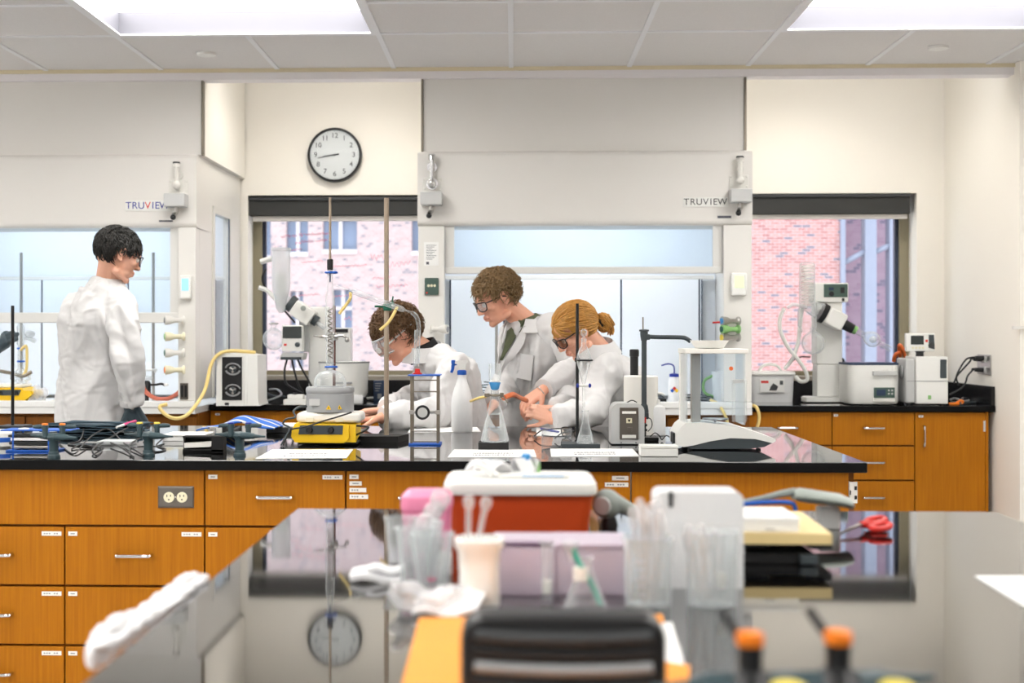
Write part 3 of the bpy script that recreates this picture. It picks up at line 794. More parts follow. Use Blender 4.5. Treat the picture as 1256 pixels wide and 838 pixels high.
# ------------------------------------------------------------------ casework helpers
def pull(m_parent, x, z, w=0.1, y=-0.02, vertical=False, r=0.0058):
    if vertical: pts = [(x, y, z-w/2), (x, y-0.024, z-w/2+0.004), (x, y-0.026, z), (x, y-0.024, z+w/2-0.004), (x, y, z+w/2)]
    else: pts = [(x-w/2, y, z), (x-w/2+0.004, y-0.024, z), (x, y-0.026, z), (x+w/2-0.004, y-0.024, z), (x+w/2, y, z)]
    MB().tube(pts, r, 8, 5).build('handle', 'chrome', m_parent)
def cardlabel(parent, x0, x1, z0, z1, y=-0.02):
    k = B(x0, x1, y-0.0016, y-0.0003, z0, z1).build('card_label', 'offwhite', parent)
    h = z1-z0
    if x1-x0 > 0.05:
        M = MB(); n = int((x1-x0-0.012)/0.008)
        for i in range(n):
            if i % 4 == 3: continue
            M.box(x0+0.006+i*0.008, x0+0.006+i*0.008+0.0055, y-0.0019, y-0.0017, z0+h*0.34, z0+h*0.66)
    else: M = B(x0+(x1-x0)*.25, x0+(x1-x0)*.75, y-0.0019, y-0.0017, z0+h*0.36, z0+h*0.64)
    M.build('print', 'mid_grey', k)
# ------------------------------------------------------------------ middle bench
YM0, YM1 = 4.295, 5.87
mr = ground(1060, 566).x
YMF = YM0+0.03           # drawer faces
o = B(-3.4, mr, YM0, YM1, 0.878, 0.91, 0.004).build('worktop', 'epoxy'); dulled_edges(o); tag(o, 'long black epoxy worktop of the middle bench loaded with lab gear', 'worktop')
def mz(py): return at(628, py, YMF).z
def mx(px): return at(px, 0, YMF).x
UW = mx(424)-mx(251)
rows_m = [(577.5, 646.5), (649.5, 721), (724, 795), (798, 868)]
UN = ['far left', 'with a socket plate apron above it', 'right of the socket plate', 'carrying four small stacked labels', 'behind the red box with a white lid']
def drawer_unit(name_label, x0, x1, rows_, y0, mid, labels, depth=0.7, kick=True, group='middle bench drawer units', first=0, mat='oak'):
    t = thing('drawer_cabinet', name_label, 'cabinet', ((x0+x1)/2, y0+0.02, 0), group)
    h = (x1-x0)/2
    zt = rows_[first][0]
    B(-h, h, 0.0, depth, 0.1, min(0.8775, zt+0.004)).box(-h, h, 0.06, depth, 0, 0.099).build('body', 'oak_dark', t)
    for i in range(first, len(rows_)):
        z1, z0 = rows_[i]; z1 = min(z1, 0.8765)
        d = B(-h+0.0025, h-0.0025, -0.02, -0.001, z0, z1, 0.0015).build('drawer', mat, t)
        pull(d, 0.0 if mid else 0, (z0+z1)/2+(0.004), 0.108)
        for (la, lb, lz, lh) in labels.get(i, ()):
            cardlabel(d, la if la > -9 else 0, lb, z1-lz-lh, z1-lz)
    return t
rz_m = [(mz(a), mz(b)) for a, b in rows_m]
std = {i: ((-UW/2+0.012, -UW/2+0.040, 0.014, 0.013), (UW/2-0.072, UW/2-0.010, 0.014, 0.013)) for i in range(4)}
xe = [mx(251)-2*UW-0.0, mx(251)-UW, mx(251), mx(251)+UW, mx(251)+2*UW, mx(251)+3*UW]
drawer_unit('oak drawer unit at the far left edge under the middle bench', xe[0], xe[1], rz_m, YMF, 1, std, first=1)
drawer_unit('oak drawer unit of the middle bench directly below the socket plate', xe[1], xe[2], rz_m, YMF, 1, std, first=1)
drawer_unit('oak drawer unit of the middle bench just right of the socket plate', xe[2], xe[3], rz_m, YMF, 1, std)
four = dict(std); four[0] = tuple((-UW/2+0.012, -UW/2+0.012+w_, 0.012+i*0.0205, 0.0135) for i, w_ in enumerate((0.028, 0.038, 0.052, 0.058)))
drawer_unit('oak drawer unit with four stacked labels behind the pink container', xe[3], xe[4], rz_m, YMF, 1, four)
two = dict(std); two[0] = ((UW/2-0.058, UW/2-0.008, 0.013, 0.0135), (UW/2-0.080, UW/2-0.008, 0.033, 0.0135))
drawer_unit('oak drawer unit behind the red box, two labels at its upper right corner', xe[4], xe[5], rz_m, YMF, 1, two)
# aprons
o = B(xe[0], xe[2]-0.0025, YMF, YMF+0.02, mz(646.5), 0.8765, 0.0015).build('apron_panel', 'oak'); tag(o, 'plain oak apron panel holding the socket plate under the middle bench', 'panel')
t = thing('apron_panel', 'long plain oak knee space panel at the right end of the middle bench', 'panel', (0, YMF, 0))
xr_ = mx(1041)
B(xe[5]+0.0025, xr_, 0, 0.02, mz(610)-0.14, 0.8765, 0.0015).build('panel', 'oak', t)
B(xr_, xr_+0.02, 0.02, 1.4, 0.3, 0.877).build('end_panel', 'oak_dark', t)
a = at(1041, 617, YMF); b = at(1051, 591, YMF)
t = thing('end_bracket', 'white slotted metal bracket at the right end of the middle bench', 'bracket', (a.x+0.0, YMF-0.002, a.z))
m = B(0.001, b.x-a.x, -0.006, -0.001, 0, b.z-a.z, 0.001); m.box(0.0, 0.004, -0.001, 0.0195, 0, b.z-a.z); m.build('plate', 'white_metal', t)
hh = b.z-a.z; ww = b.x-a.x
B(ww*.62, ww*.92, -0.0075, -0.0062, hh*.18, hh*.36).box(ww*.62, ww*.92, -0.0075, -0.0062, hh*.62, hh*.80).box(ww*.05, ww*.2, -0.0075, -0.0062, hh*.4, hh*.6).build('slot', 'black_matte', t)
# socket plate on apron
a, b = at(194, 623, YMF), at(238, 596.5, YMF)
t = thing('power_outlet', 'brushed steel double socket plate on the oak apron of the middle bench', 'power outlet', ((a.x+b.x)/2, YMF-0.0005, (a.z+b.z)/2))
w2, h2 = (b.x-a.x)/2, (b.z-a.z)/2
MB().loft([((0, 0, 0), (w2*1.4142, 0, 0), (0, 0, h2*1.4142)), ((0, -0.004, 0), (w2*1.4142, 0, 0), (0, 0, h2*1.4142)), ((0, -0.007, 0), (w2*1.30, 0, 0), (0, 0, h2*1.24))], 4)
M = MB(); M.add([(-w2, 0, -h2), (w2, 0, -h2), (w2, 0, h2), (-w2, 0, h2), (-w2, -.002, -h2), (w2, -.002, -h2), (w2, -.002, h2), (-w2, -.002, h2), (-w2+.005, -.006, -h2+.005), (w2-.005, -.006, -h2+.005), (w2-.005, -.006, h2-.005), (-w2+.005, -.006, h2-.005)],
      [(3, 2, 1, 0), (0, 1, 5, 4), (1, 2, 6, 5), (2, 3, 7, 6), (3, 0, 4, 7), (4, 5, 9, 8), (5, 6, 10, 9), (6, 7, 11, 10), (7, 4, 8, 11), (8, 9, 10, 11)])
M.build('plate', 'plate_steel', t)
for sx in (-1, 1):
    s_ = MB().lathe([(0.0165, 0), (0.0165, 0.003), (0.001, 0.0035)], (sx*0.0205, -0.0062, 0), 24, (0, -1, 0)).build('socket', 'ivory', t)
    B(sx*0.0205-0.007, sx*0.0205-0.0045, -0.0108, -0.0096, 0.001, 0.008).box(sx*0.0205+0.0045, sx*0.0205+0.007, -0.0108, -0.0096, 0.002, 0.008).box(sx*0.0205-0.002, sx*0.0205+0.002, -0.0108, -0.0096, -0.009, -0.005).build('slot', 'black_matte', s_)
MB().ell((0, -0.0065, 0), 0.003, 10).build('screw', 'chrome', t)

# ------------------------------------------------------------------ back counters
YC0 = 7.55
def back_counter(pa, pb, label, right):
    xa = at(pa, 0, YC0).x; xb = at(pb, 0, YC0).x
    t = thing('back_counter', label, 'worktop', ((xa+xb)/2, YC0, 0.878), 'black back wall counters')
    h = (xb-xa)/2; D = YB-YC0
    dulled_edges(B(-h, h, 0, D-0.002, 0, 0.032, 0.003).build('top', 'epoxy', t))
    B(-h, h-(0.021 if right else 0), D-0.022, D-0.002, 0.0321, 0.135).build('backsplash', 'epoxy_dark', t)
    if right: B(h-0.02, h, 0.01, D-0.002, 0.0321, 0.135, 0.002).build('side_splash', 'epoxy_dark', t)
xcl = at(240, 0, YH).x; 
def pxat(x, Y): 
    d = -x*SN+Y*CS; return CX+F_PX*(x*CS+Y*SN)/d
back_counter(pxat(xcl+0.004, YC0), pxat(at(513, 0, YH).x-0.006, YC0), 'short black counter below the left window', False)
back_counter(pxat(at(922, 0, YH).x+0.006, YC0), pxat(XR-0.002, YC0), 'black counter below the right window ending at the wall', True)
YCF = YC0+0.03
def cz_(py): return at(1075, py, YCF).z
def cx_(px): return at(px, 0, YCF).x
rz_b = [(cz_(506), cz_(546)), (cz_(548), cz_(588.5)), (cz_(590.5), cz_(632)), (cz_(634), cz_(676))]
uw = cx_(1020)-cx_(922); one = {0: ((-0.208, -0.186, 0.01, 0.012),)}
x922 = at(922, 0, YH).x+0.006
drawer_unit('oak drawer unit next to the centre fume hood under the right window counter', x922, cx_(1020.5), rz_b, YCF, 1, {}, 0.8, group='right counter cabinets')
drawer_unit('oak drawer unit between its neighbour and the tall door under the right counter', cx_(1020.5), cx_(1122), rz_b, YCF, 1, {0: ((-0.21, -0.188, 0.01, 0.012),)}, 0.8, group='right counter cabinets')
t = thing('door_cabinet', 'oak cabinet with a single tall door at the right wall', 'cabinet', ((cx_(1122)+cx_(1209))/2, YCF+0.02, 0), 'right counter cabinets')
h = (cx_(1209)-cx_(1122))/2
B(-h, h, 0, 0.8, 0.1, 0.877).box(-h, h, 0.06, 0.8, 0, 0.099).build('body', 'oak_dark', t)
d = B(-h+0.0025, h-0.0025, -0.02, -0.001, 0.12, cz_(506), 0.0015).build('door', 'oak', t)
pull(d, -h+0.045, cz_(535), 0.108, vertical=True); cardlabel(d, -h+0.02, -h+0.045, cz_(512), cz_(509.5))
B(h-0.012, h-0.002, -0.024, -0.0201, cz_(529), cz_(516)).build('hinge', 'light_grey', d)
o = B(cx_(1209), XR-0.03, YCF, YCF+0.03, 0.1, 0.877).build('filler_panel', 'oak'); tag(o, 'narrow vertical oak filler strip between the door cabinet and the right wall', 'panel')
# left back counter cabinet
xa, xb = xcl+0.004, at(513, 0, YH).x-0.006
drawer_unit('oak drawer unit under the left window, left half', xa, (xa+xb)/2, rz_b, YCF, 1, {0: ((-0.26, -0.235, 0.012, 0.012),)}, 0.8, group='left window cabinets')
drawer_unit('oak drawer unit under the left window, right half', (xa+xb)/2, xb, rz_b, YCF, 1, {}, 0.8, group='left window cabinets')

# ------------------------------------------------------------------ front bench
YF1 = 3.14
fl = ground(362, 625).x; fr = ground(1215, 625).x
o = B(fl, fr, 0.55, YF1, 0.872, 0.91, 0.004).build('worktop', 'epoxy'); dulled_edges(o); tag(o, 'glossy black epoxy worktop in the foreground mirroring the back wall', 'worktop')
t = thing('bench_cabinet', 'oak cabinet carcass under the glossy foreground worktop', 'cabinet', ((fl+fr)/2, (0.6+YF1)/2, 0))
hx, hy = (fr-fl)/2-0.03, (YF1-0.6)/2-0.03
B(-hx, hx, -hy, hy, 0.1, 0.871).box(-hx+0.06, hx-0.06, -hy+0.06, hy-0.06, 0, 0.099).build('body', 'oak', t)
# ================================================================== gear on the middle bench
def ring_stand(label, pxr, pyt, py_base, bpx0, bpx1, ydep, rodmat, basemat='black_plastic', rr=0.006, zthick=0.018, side=None):
    L = Loc(pxr, py=py_base); t = thing('ring_stand', label, 'ring stand', L.p, 'ring stands on the benches')
    B(L.x(bpx0), L.x(bpx1), -ydep*0.5, ydep*0.5, 0, zthick, 0.004).build('base', basemat, t)
    MB().cyl((0, 0, zthick), (0, 0, L.z(pyt)), rr).build('rod', rodmat, t)
    return t, L
def gas_turret(loc, cap, label, grp='grey gas turrets on the middle bench'):
    t = thing('gas_turret', label, 'gas tap', loc, grp)
    MB().lathe([(0.020, 0), (0.020, 0.006), (0.0165, 0.010), (0.0165, 0.016), (0.0145, 0.018), (0.0145, 0.050), (0.018, 0.055), (0.022, 0.064), (0.018, 0.073), (0.010, 0.077)], n=24).build('post', 'teal_grey', t)
    for s in (-1, 1):
        MB().lathe([(0.0115, 0), (0.011, 0.03), (0.0095, 0.034), (0.0095, 0.044), (0.0065, 0.052), (0.0035, 0.078), (0.003, 0.09)], (s*0.01, -0.010*s, 0.065), 16, (s, -0.5*s, 0.0)).build('nozzle', 'teal_grey', t)
        v = MB().cyl((s*0.028, 0.0, 0.062), (s*0.028, 0, 0.092), 0.0088).lathe([(0.0105, 0), (0.011, 0.012), (0.009, 0.014)], (s*0.028, 0, 0.088), 18).build('valve_stem', 'teal_grey', t)
        MB().lathe([(0.0098, 0), (0.0098, 0.004), (0.008, 0.005)], (s*0.028, 0, 0.1022), 18).build('valve_cap', cap, v)
        MB().tube([(s*0.028, 0, 0.096), (s*0.048, 0.004, 0.0965), (s*0.068, 0.010, 0.0955)], lambda q: 0.0052+0.0022*math.sin(q*3.1), 10, 4).build('handle', 'teal_grey', v)
    return t
gas_turret(ground(66, 561), 'orange_cap', 'dark grey double gas tap with orange caps at the left end of the middle bench')
gas_turret(ground(182, 559), 'yellow_cap', 'dark grey double gas tap with yellow caps on the middle bench')
gas_turret(ground(294, 559), 'blue_deep', 'dark grey double gas tap with blue caps beside the striped blue fabric')

# left rod stand, its base behind the blue rack
t, L = ring_stand('black rod stand at the far left behind the blue rack', 15.5, 375, 527, 2, 34, 0.12, 'black_metal', rr=0.0065)
# blue stacked rack
L = Loc(44, py=553); t = thing('stacked_rack', 'blue and black rack of stacked trays at the left end of the middle bench', 'rack', L.p)
hw = 0.085
for i, (mt, z0, z1, a, b) in enumerate((('blue_plastic', 0.0, 0.006, 1.0, 1.0), ('steel', 0.012, 0.020, .8, .75), ('black_plastic', 0.024, 0.034, .86, .8), ('tissue', 0.037, 0.046, .8, .78), ('black_plastic', 0.049, 0.056, .9, .82))):
    B(-hw*a, hw*b, -0.05, 0.05, z0, z1, 0.002).build('shelf', mt, t)
for sx in (-1, 1):
    for sy in (-1, 1): B(sx*hw*.7-0.003, sx*hw*.7+0.003, sy*0.048-0.003, sy*0.048+0.003, 0.0, 0.068, 0.002).build('post', 'blue_plastic', t)
B(-hw*1.2, hw*1.55, -0.052, 0.052, 0.0685, 0.073, 0.002).build('lid', 'blue_plastic', t)
MB().ell((-0.03, -0.03, 0.075), (0.02, 0.012, 0.004), 14).build('clip', 'white_plastic', t)
# white mug at far left edge
L = Loc(4, py=549); t = thing('sample_jar', 'white plastic jar with blue print cut by the left picture edge', 'jar', L.p)
MB().lathe([(0.030, 0), (0.036, 0.006), (0.036, 0.05), (0.03, 0.058), (0.026, 0.062)], n=28).build('body', 'white_plastic', t)
MB().lathe([(0.0362, 0.02), (0.0364, 0.022), (0.0364, 0.034), (0.0362, 0.036)], n=28, cap=False).build('print_band', 'blue_plastic', t)
# coil of dark teal sheets / folded aprons
random.seed(3)
L = Loc(118, py=530); t = thing('folded_apron', 'rumpled dark teal folded apron lying behind the black cables', 'apron', L.p)
for i in range(4):
    z = 0.006+i*0.009; w_ = 0.20-0.012*(i % 2)
    def fn(u, v, z=z, w_=w_, i=i):
        x = (u-0.5)*2*w_+0.02*math.sin(v*5+i); y = (v-0.5)*0.16
        return (x, y, z+0.003*math.sin(u*9+i*2)+0.002*math.sin(u*17+v*8+i)-0.008*abs(u-0.5)*(i > 1))
    MB().sheet(fn, 40, 10, 0.004).build('fold', 'dark_cloth', t)
m = MB()
for i in range(5):
    m.tube([(-0.17+0.02*i, -0.06, 0.036), (-0.08, -0.075+0.01*i, 0.041+0.001*i), (0.02, -0.06, 0.043), (0.12, -0.05+0.01*i, 0.038), (0.19, -0.02, 0.03)], 0.0035, 7, 6)
m.build('strap', 'dark_cloth', t)
# white storage tub under the apron
L = Loc(142, py=547); t = thing('plastic_tray', 'clear white plastic tray in front of the folded apron under the cables', 'tray', L.p)
B(-0.07, 0.05, 0, 0.1, 0.0, 0.016, 0.006).build('body', 'glass_frost', t)
# black cables
def cable(name, label, pts, r, mat, cat='cable', group=None, n=8):
    o = MB().tube(pts, r, 8, n).build(name, mat); tag(o, label, cat, group); return o
def gp(px, py, dz=0.0): q = ground(px, py); return (q.x, q.y, q.z+dz)
R0 = 0.0028
cable('power_cable', 'black cable looping in an S between the orange and yellow gas taps', [gp(88, 529, 0.025), gp(102, 530, .02), gp(98, 541, R0), gp(84, 546, R0), gp(112, 549, R0), gp(128, 545, 0.01), gp(146, 537, .02), gp(166, 529, .03), gp(160, 526, .03)], 0.0028, 'black_plastic', group='black cables on the middle bench')
cable('power_cable', 'black cable with the widest loop in the middle of the tangle', [gp(88, 552, R0), gp(100, 549, 0.008), gp(124, 552, R0), gp(118, 560, R0), gp(114, 555, 0.01), gp(130, 546, .012), gp(150, 553, .008), gp(164, 562, R0)], 0.0028, 'black_plastic', group='black cables on the middle bench')
cable('power_cable', 'black cable curling round the foot of the yellow capped gas tap', [gp(160, 561, R0), gp(160, 549, .008), gp(172, 543, .015), gp(196, 541, .02), gp(203, 540, .015), gp(192, 547, R0), gp(203, 552, R0), gp(190, 555, R0), gp(176, 548, .015)], 0.0028, 'black_plastic', group='black cables on the middle bench')
cable('power_cable', 'black cable running diagonally under the others between the gas taps', [gp(72, 545, R0), gp(90, 558, R0), gp(104, 548, .015), gp(118, 538, .02), gp(134, 535, .025), gp(152, 547, .01), gp(176, 560, R0)], 0.0026, 'black_plastic', group='black cables on the middle bench')
# pink marker, paper box
a, b = Vector(gp(143, 534, .03)), Vector(gp(166, 529, .04))
t = thing('marker_pen', 'pink and white marker pen lying across the cables', 'marker', a); d = b-a
MB().cyl((0, 0, 0), d*0.35, 0.004, 0.0058).build('cap', 'white_plastic', t); MB().cyl(d*0.352, d, 0.006).build('barrel', 'magenta', t)
# white box lid
L = Loc(216, py=543); t = thing('cardboard_box', 'low white cardboard box between the yellow tap and black tray', 'box', L.p)
B(-0.065, 0.085, 0.06, 0.22, 0, 0.018, 0.002).build('body', 'paper', t); B(-0.068, 0.088, 0.056, 0.224, 0.0185, 0.023, 0.001).build('lid', 'paper', t)
# black document tray
L = Loc(249, py=555); t = thing('black_rack', 'open black box with a white tray inside, left of the blue capped tap', 'rack', L.p)
a = L.x(224); b = L.x(274); 
m = B(a, b, -0.0, 0.006, 0, 0.010, 0.001).box(a, b, 0, 0.05, 0, 0.005).box(a, b, 0, 0.05, 0.048, 0.053).box(b-0.04, b, 0, 0.05, 0.005, 0.048).box(a, a+0.006, 0.01, 0.05, 0.005, 0.048).box(a, b-0.04, 0.045, 0.05, 0.005, 0.048)
m.build('body', 'black_matte', t)
MB().prism([(a+0.004, 0.014), (b-0.045, 0.018), (b-0.03, 0.036), (a+0.004, 0.030)], 0.004, 0.04).build('inner_tray', 'offwhite', t)
# striped fabric
c = Loc(300, py=531); t0 = c.p
def fn(u, v):
    x = (u-0.5)*0.30+0.03*(v-0.5); y = (v-0.5)*0.24
    return (x, y, 0.012+0.052*math.exp(-((u-0.55)*2.6)**2)*(0.5+0.5*math.cos((v-0.5)*2.6))+0.004*math.sin(u*14+v*3))
ms = bpy.data.materials.new('striped_fabric'); ms.use_nodes = True; nt = ms.node_tree; p = nt.nodes['Principled BSDF']; p.inputs['Roughness'].default_value = 0.7
tcn = nt.nodes.new('ShaderNodeTexCoord'); mp = nt.nodes.new('ShaderNodeMapping'); mp.inputs['Rotation'].default_value = (0, 0, 0.5); wv = nt.nodes.new('ShaderNodeTexWave'); wv.inputs['Scale'].default_value = 5.2; wv.bands_direction = 'Y'
r = nt.nodes.new('ShaderNodeValToRGB'); r.color_ramp.interpolation = 'CONSTANT'
r.color_ramp.elements[0].color = (*lin((28, 98, 190)), 1); r.color_ramp.elements[1].position = 0.84; r.color_ramp.elements[1].color = (*lin((205, 205, 200)), 1)
e = r.color_ramp.elements.new(0.72); e.color = (*lin((24, 52, 104)), 1)
nt.links.new(tcn.outputs['Object'], mp.inputs[0]); nt.links.new(mp.outputs[0], wv.inputs['Vector']); nt.links.new(wv.outputs['Fac'], r.inputs[0]); nt.links.new(r.outputs[0], p.inputs['Base Color']); MATS['striped_fabric'] = ms
o = MB().sheet(fn, 40, 24, 0.005).build('striped_cloth', 'striped_fabric', loc=t0); tag(o, 'blue striped cloth draped behind the blue capped gas tap', 'cloth')
L = Loc(343, py=521.5+12); t = thing('closed_binder', 'flat dark binder lying behind the striped cloth', 'binder', L.p)
B(-0.07, 0.06, 0.1, 0.3, 0, 0.022, 0.003).build('cover', 'dark_grey', t); B(-0.066, 0.062, 0.104, 0.296, 0.0225, 0.027).build('pages', 'paper', t)

# ---- magnetic stirrer with heating mantle, flask and column
L = Loc(403, py=547); S = L.s
t = thing('stirrer_hotplate', 'yellow and black hotplate stirrer with two knobs on the middle bench', 'hotplate', L.p)
X = L.x; Z = L.z
MB().box(X(364), X(437), 0.02, 0.18, 0.003, Z(543), 0.004).build('base', 'black_plastic', t)
poly = [(X(357), Z(536)), (X(362), Z(543)), (X(422), Z(543.5)), (X(428), Z(538)), (X(428), Z(521)), (X(421), Z(520)), (X(362), Z(520)), (X(358), Z(527))]
MB().prism(poly, 0.0, 0.012).build('front_frame', 'yellow', t)
poly = [(X(428), Z(538)), (X(437), Z(528)), (X(437), Z(520)), (X(428), Z(521))]
MB().prism([(0.012, Z(543)), (0.012, Z(521)), (0.17, Z(519)), (0.17, Z(535))], X(360), X(436), 'x').build('housing', 'yellow', t)
MB().prism([(X(366), Z(533)), (X(420), Z(533)), (X(421), Z(522)), (X(368), Z(522))], -0.0025, -0.0002).build('control_panel', 'gun_grey', t)
for px in (380, 406):
    MB().lathe([(0.0115, 0), (0.0115, 0.004), (0.009, 0.014), (0.001, 0.015)], (X(px), -0.0026, Z(527.5)), 18, (0, -1, 0)).box(X(px)-0.003, X(px)+0.003, -0.02, -0.016, Z(527.5)-0.009, Z(527.5)+0.009).build('knob', 'black_plastic', t)
B(X(362), X(442), 0.02, 0.17, Z(519.5)+0.001, Z(507), 0.012).build('top_plate', 'offwhite', t)
B(X(374), X(384), 0.016, 0.0195, Z(518), Z(513)).build('vent', 'cream_plastic', t); B(X(411), X(420), 0.016, 0.0195, Z(518), Z(513)).build('vent', 'cream_plastic', t)
LM = L
tm = thing('heating_mantle', 'round grey heating mantle with warning triangles on the yellow stirrer', 'heating mantle', L.p+Vector((X(400.5), 0.095, Z(507)+0.0005)))
Rm = 29.5*S; hm = (509-478)*L.sz
MB().lathe([(Rm*.98, 0), (Rm, 0.002), (Rm, hm*.72), (Rm*0.985, hm*.74), (Rm*1.02, hm*.80), (Rm*1.02, hm*.93), (Rm*.97, hm), (Rm*.62, hm), (Rm*.5, hm*.8), (Rm*.3, hm*.6), (0.001, hm*.55)], n=48).build('housing', 'mantle_grey', tm)
for dx in (2, 15):
    a = math.asin(max(-1, min(1, dx*S/Rm))); y = -Rm*math.cos(a)-0.0006; x = dx*S
    k = MB().prism([(x-0.009, 0.012), (x+0.009, 0.012), (x, 0.027)], y-0.0015, y+0.001).build('warning_sticker', 'yellow', tm)
    MB().prism([(x-0.0015, 0.0145), (x+0.0015, 0.0145), (x+0.001, 0.021), (x-0.001, 0.021)], y-0.002, y-0.0016).build('symbol', 'black_matte', k)
B(-Rm*.75, -Rm*.30, -Rm*.97, -Rm*.945, hm*.28, hm*.55, 0.001).build('label_plate', 'light_grey', tm)
# flask
zf = hm*0.57; Rf = 20.5*S
tf = thing('round_bottom_flask', 'round bottom glass flask seated in the grey heating mantle', 'flask', tm.location+Vector((0.0, 0, zf)))
prof = [(0.002, 0.0)]+[(Rf*math.sin(a), Rf-Rf*math.cos(a)) for a in [i*math.pi/14 for i in range(1, 12)]]+[(0.013, Rf*1.94), (0.013, Rf*2.35), (0.0155, Rf*2.38), (0.0155, Rf*2.45)]
prof = [(max(r_, 0.012) if h_ > Rf else r_, h_*0.86) for r_, h_ in prof]
MB().lathe(prof, n=36, cap=False).build('bulb', 'glass', tf)
zneck = Rf*2.45*0.86
MB().lathe([(Rf*.86, Rf*.5), (Rf*.55, Rf*.2), (0.002, 0.004)], n=30, cap=False).lathe([(Rf*.86, Rf*.5), (0.002, Rf*.5)], n=30, cap=False).build('liquid', 'clear_plastic', tf)
# column (distilling column with thermometer)
tl = tf.location+Vector((0, 0, zneck-0.02)); c = thing('distilling_column', 'tall vertical glass distilling column above the heating mantle', 'glass column', tl)
def zc(py): return L.p.z+L.z(py)-tl.z
MB().lathe([(0.008, 0), (0.012, 0.02), (0.0145, 0.03), (0.0145, zc(425)), (0.013, zc(420)), (0.0165, zc(415)), (0.0165, zc(362)), (0.0115, zc(356)), (0.010, zc(345)), (0.010, zc(330)), (0.0085, zc(326))], n=24, cap=False).build('outer_tube', 'glass', c)
m = MB(); random.seed(5); zz0, zz1 = zc(440), zc(378)
m.tube([(0.0075*math.cos(i*0.9), 0.0075*math.sin(i*0.9), zz0+(zz1-zz0)*i/70) for i in range(71)], 0.0022, 6, 2).build('packing_coil', 'steel_dark', c)
for py in (333, 451):
    z = zc(py); k = MB().tube([(-0.016, -0.012, z), (-0.004, -0.017, z), (0.02, -0.012, z+.001), (0.024, 0, z), (0.02, 0.012, z-.001), (-0.004, 0.017, z), (-0.016, 0.012, z)], 0.0035, 8, 4).build('joint_clip', 'blue_plastic', c)
MB().lathe([(0.010, zc(330)), (0.011, zc(327)), (0.011, zc(317)), (0.008, zc(316))], n=18).build('stopper', 'black_plastic', c)
MB().cyl((0, 0, zc(316)+0.0), (0.0, 0, zc(239)), 0.0045).build('thermometer', 'rod_tan', c)
MB().cyl((0, 0, zc(345)), (0.0, 0, zc(331)), 0.003).build('thermometer_bulb', 'seam_blue', c)
# side arm & condenser: from column to right stand
Yc = tl.y
pA = at(409, 349, Yc); pB = at(506, 384, Yc-0.02)
tc_ = thing('condenser', 'sloping glass condenser from the column to the curved adapter', 'condenser', pA)
d = pB-pA
MB().tube([(0.0, 0, 0), d*0.25, d*0.5, d*0.99], 0.0035, 10, 0).build('inner_tube', 'glass', tc_)
MB().lathe([(0.004, d.length*.22), (0.010, d.length*.25), (0.010, d.length*.86), (0.006, d.length*.9)], (0, 0, 0), 20, d.normalized(), cap=False).build('jacket', 'glass', tc_)
q = at(430, 359, Yc)-pA
MB().tube([q, q+Vector((0.0, -.01, -0.02)), at(426, 372, Yc)-pA, at(416, 385, Yc)-pA], 0.0055, 10, 6).build('hose', 'yellow_hose', tc_)
q = at(487, 377, Yc)-pA
MB().tube([q, at(483, 385, Yc-0.02)-pA, at(476, 396, Yc-.03)-pA, at(466, 405, Yc-.03)-pA], 0.0055, 10, 6).build('hose', 'yellow_hose', tc_)
ta = thing('bent_adapter', 'curved glass adapter running down to the red cap of the lab jack', 'glass adapter', pB)
MB().tube([(0, 0, 0), at(511, 389, Yc)-pB, at(513.5, 400, Yc)-pB, at(513, 420, Yc)-pB, at(512, 440, Yc)-pB, at(511, 448, Yc)-pB], 0.0075, 12, 6, cap=False).build('tube', 'glass', ta)
MB().cyl(at(512, 405, Yc)-pB, at(510.5, 450, Yc)-pB, 0.0105, cap=False).build('joint', 'glass', ta)
# rusty rod + clamp of the mantle stand
t, L2 = Loc(409, Y=LM.p.y+0.16), None
Ls = Loc(409, Y=LM.p.y+0.205); ts = thing('support_rod', 'thin rusty support rod clamped beside the distilling column', 'support rod', Ls.p)
B(-0.05, 0.05, -0.0, 0.11, 0, 0.012, 0.003).build('base', 'black_plastic', ts)
MB().cyl((0, 0.02, 0.012), (0, 0.02, Ls.z(375)), 0.0055).build('rod', 'rod_rust', ts)
zc_ = Ls.z(413)
kc = MB().box(-0.014, 0.014, 0.0, 0.035, zc_-0.014, zc_+0.014, 0.004).tube([(0, 0.0, zc_), (0, -0.07, zc_), (-0.004, -0.11, zc_+0.002)], 0.0045, 8, 3).tube([(-0.03, -0.128, zc_), (-0.032, -0.11, zc_), (-0.006, -0.108, zc_), (0.014, -0.115, zc_+0.001), (0.012, -0.13, zc_)], 0.0045, 8, 4).tube([(0.0, 0.0, zc_), (0.03, 0.0, zc_+0.004), (0.045, -0.006, zc_-0.002)], 0.005, 8, 3).tube([(-0.03, -0.12, zc_), (-0.055, -0.125, zc_+0.004)], 0.003, 8, 0).build('clamp', 'steel', ts)
MB().ell((0.05, -0.006, zc_-0.012), (0.009, 0.006, 0.009), 12).build('wing_nut', 'steel', kc)
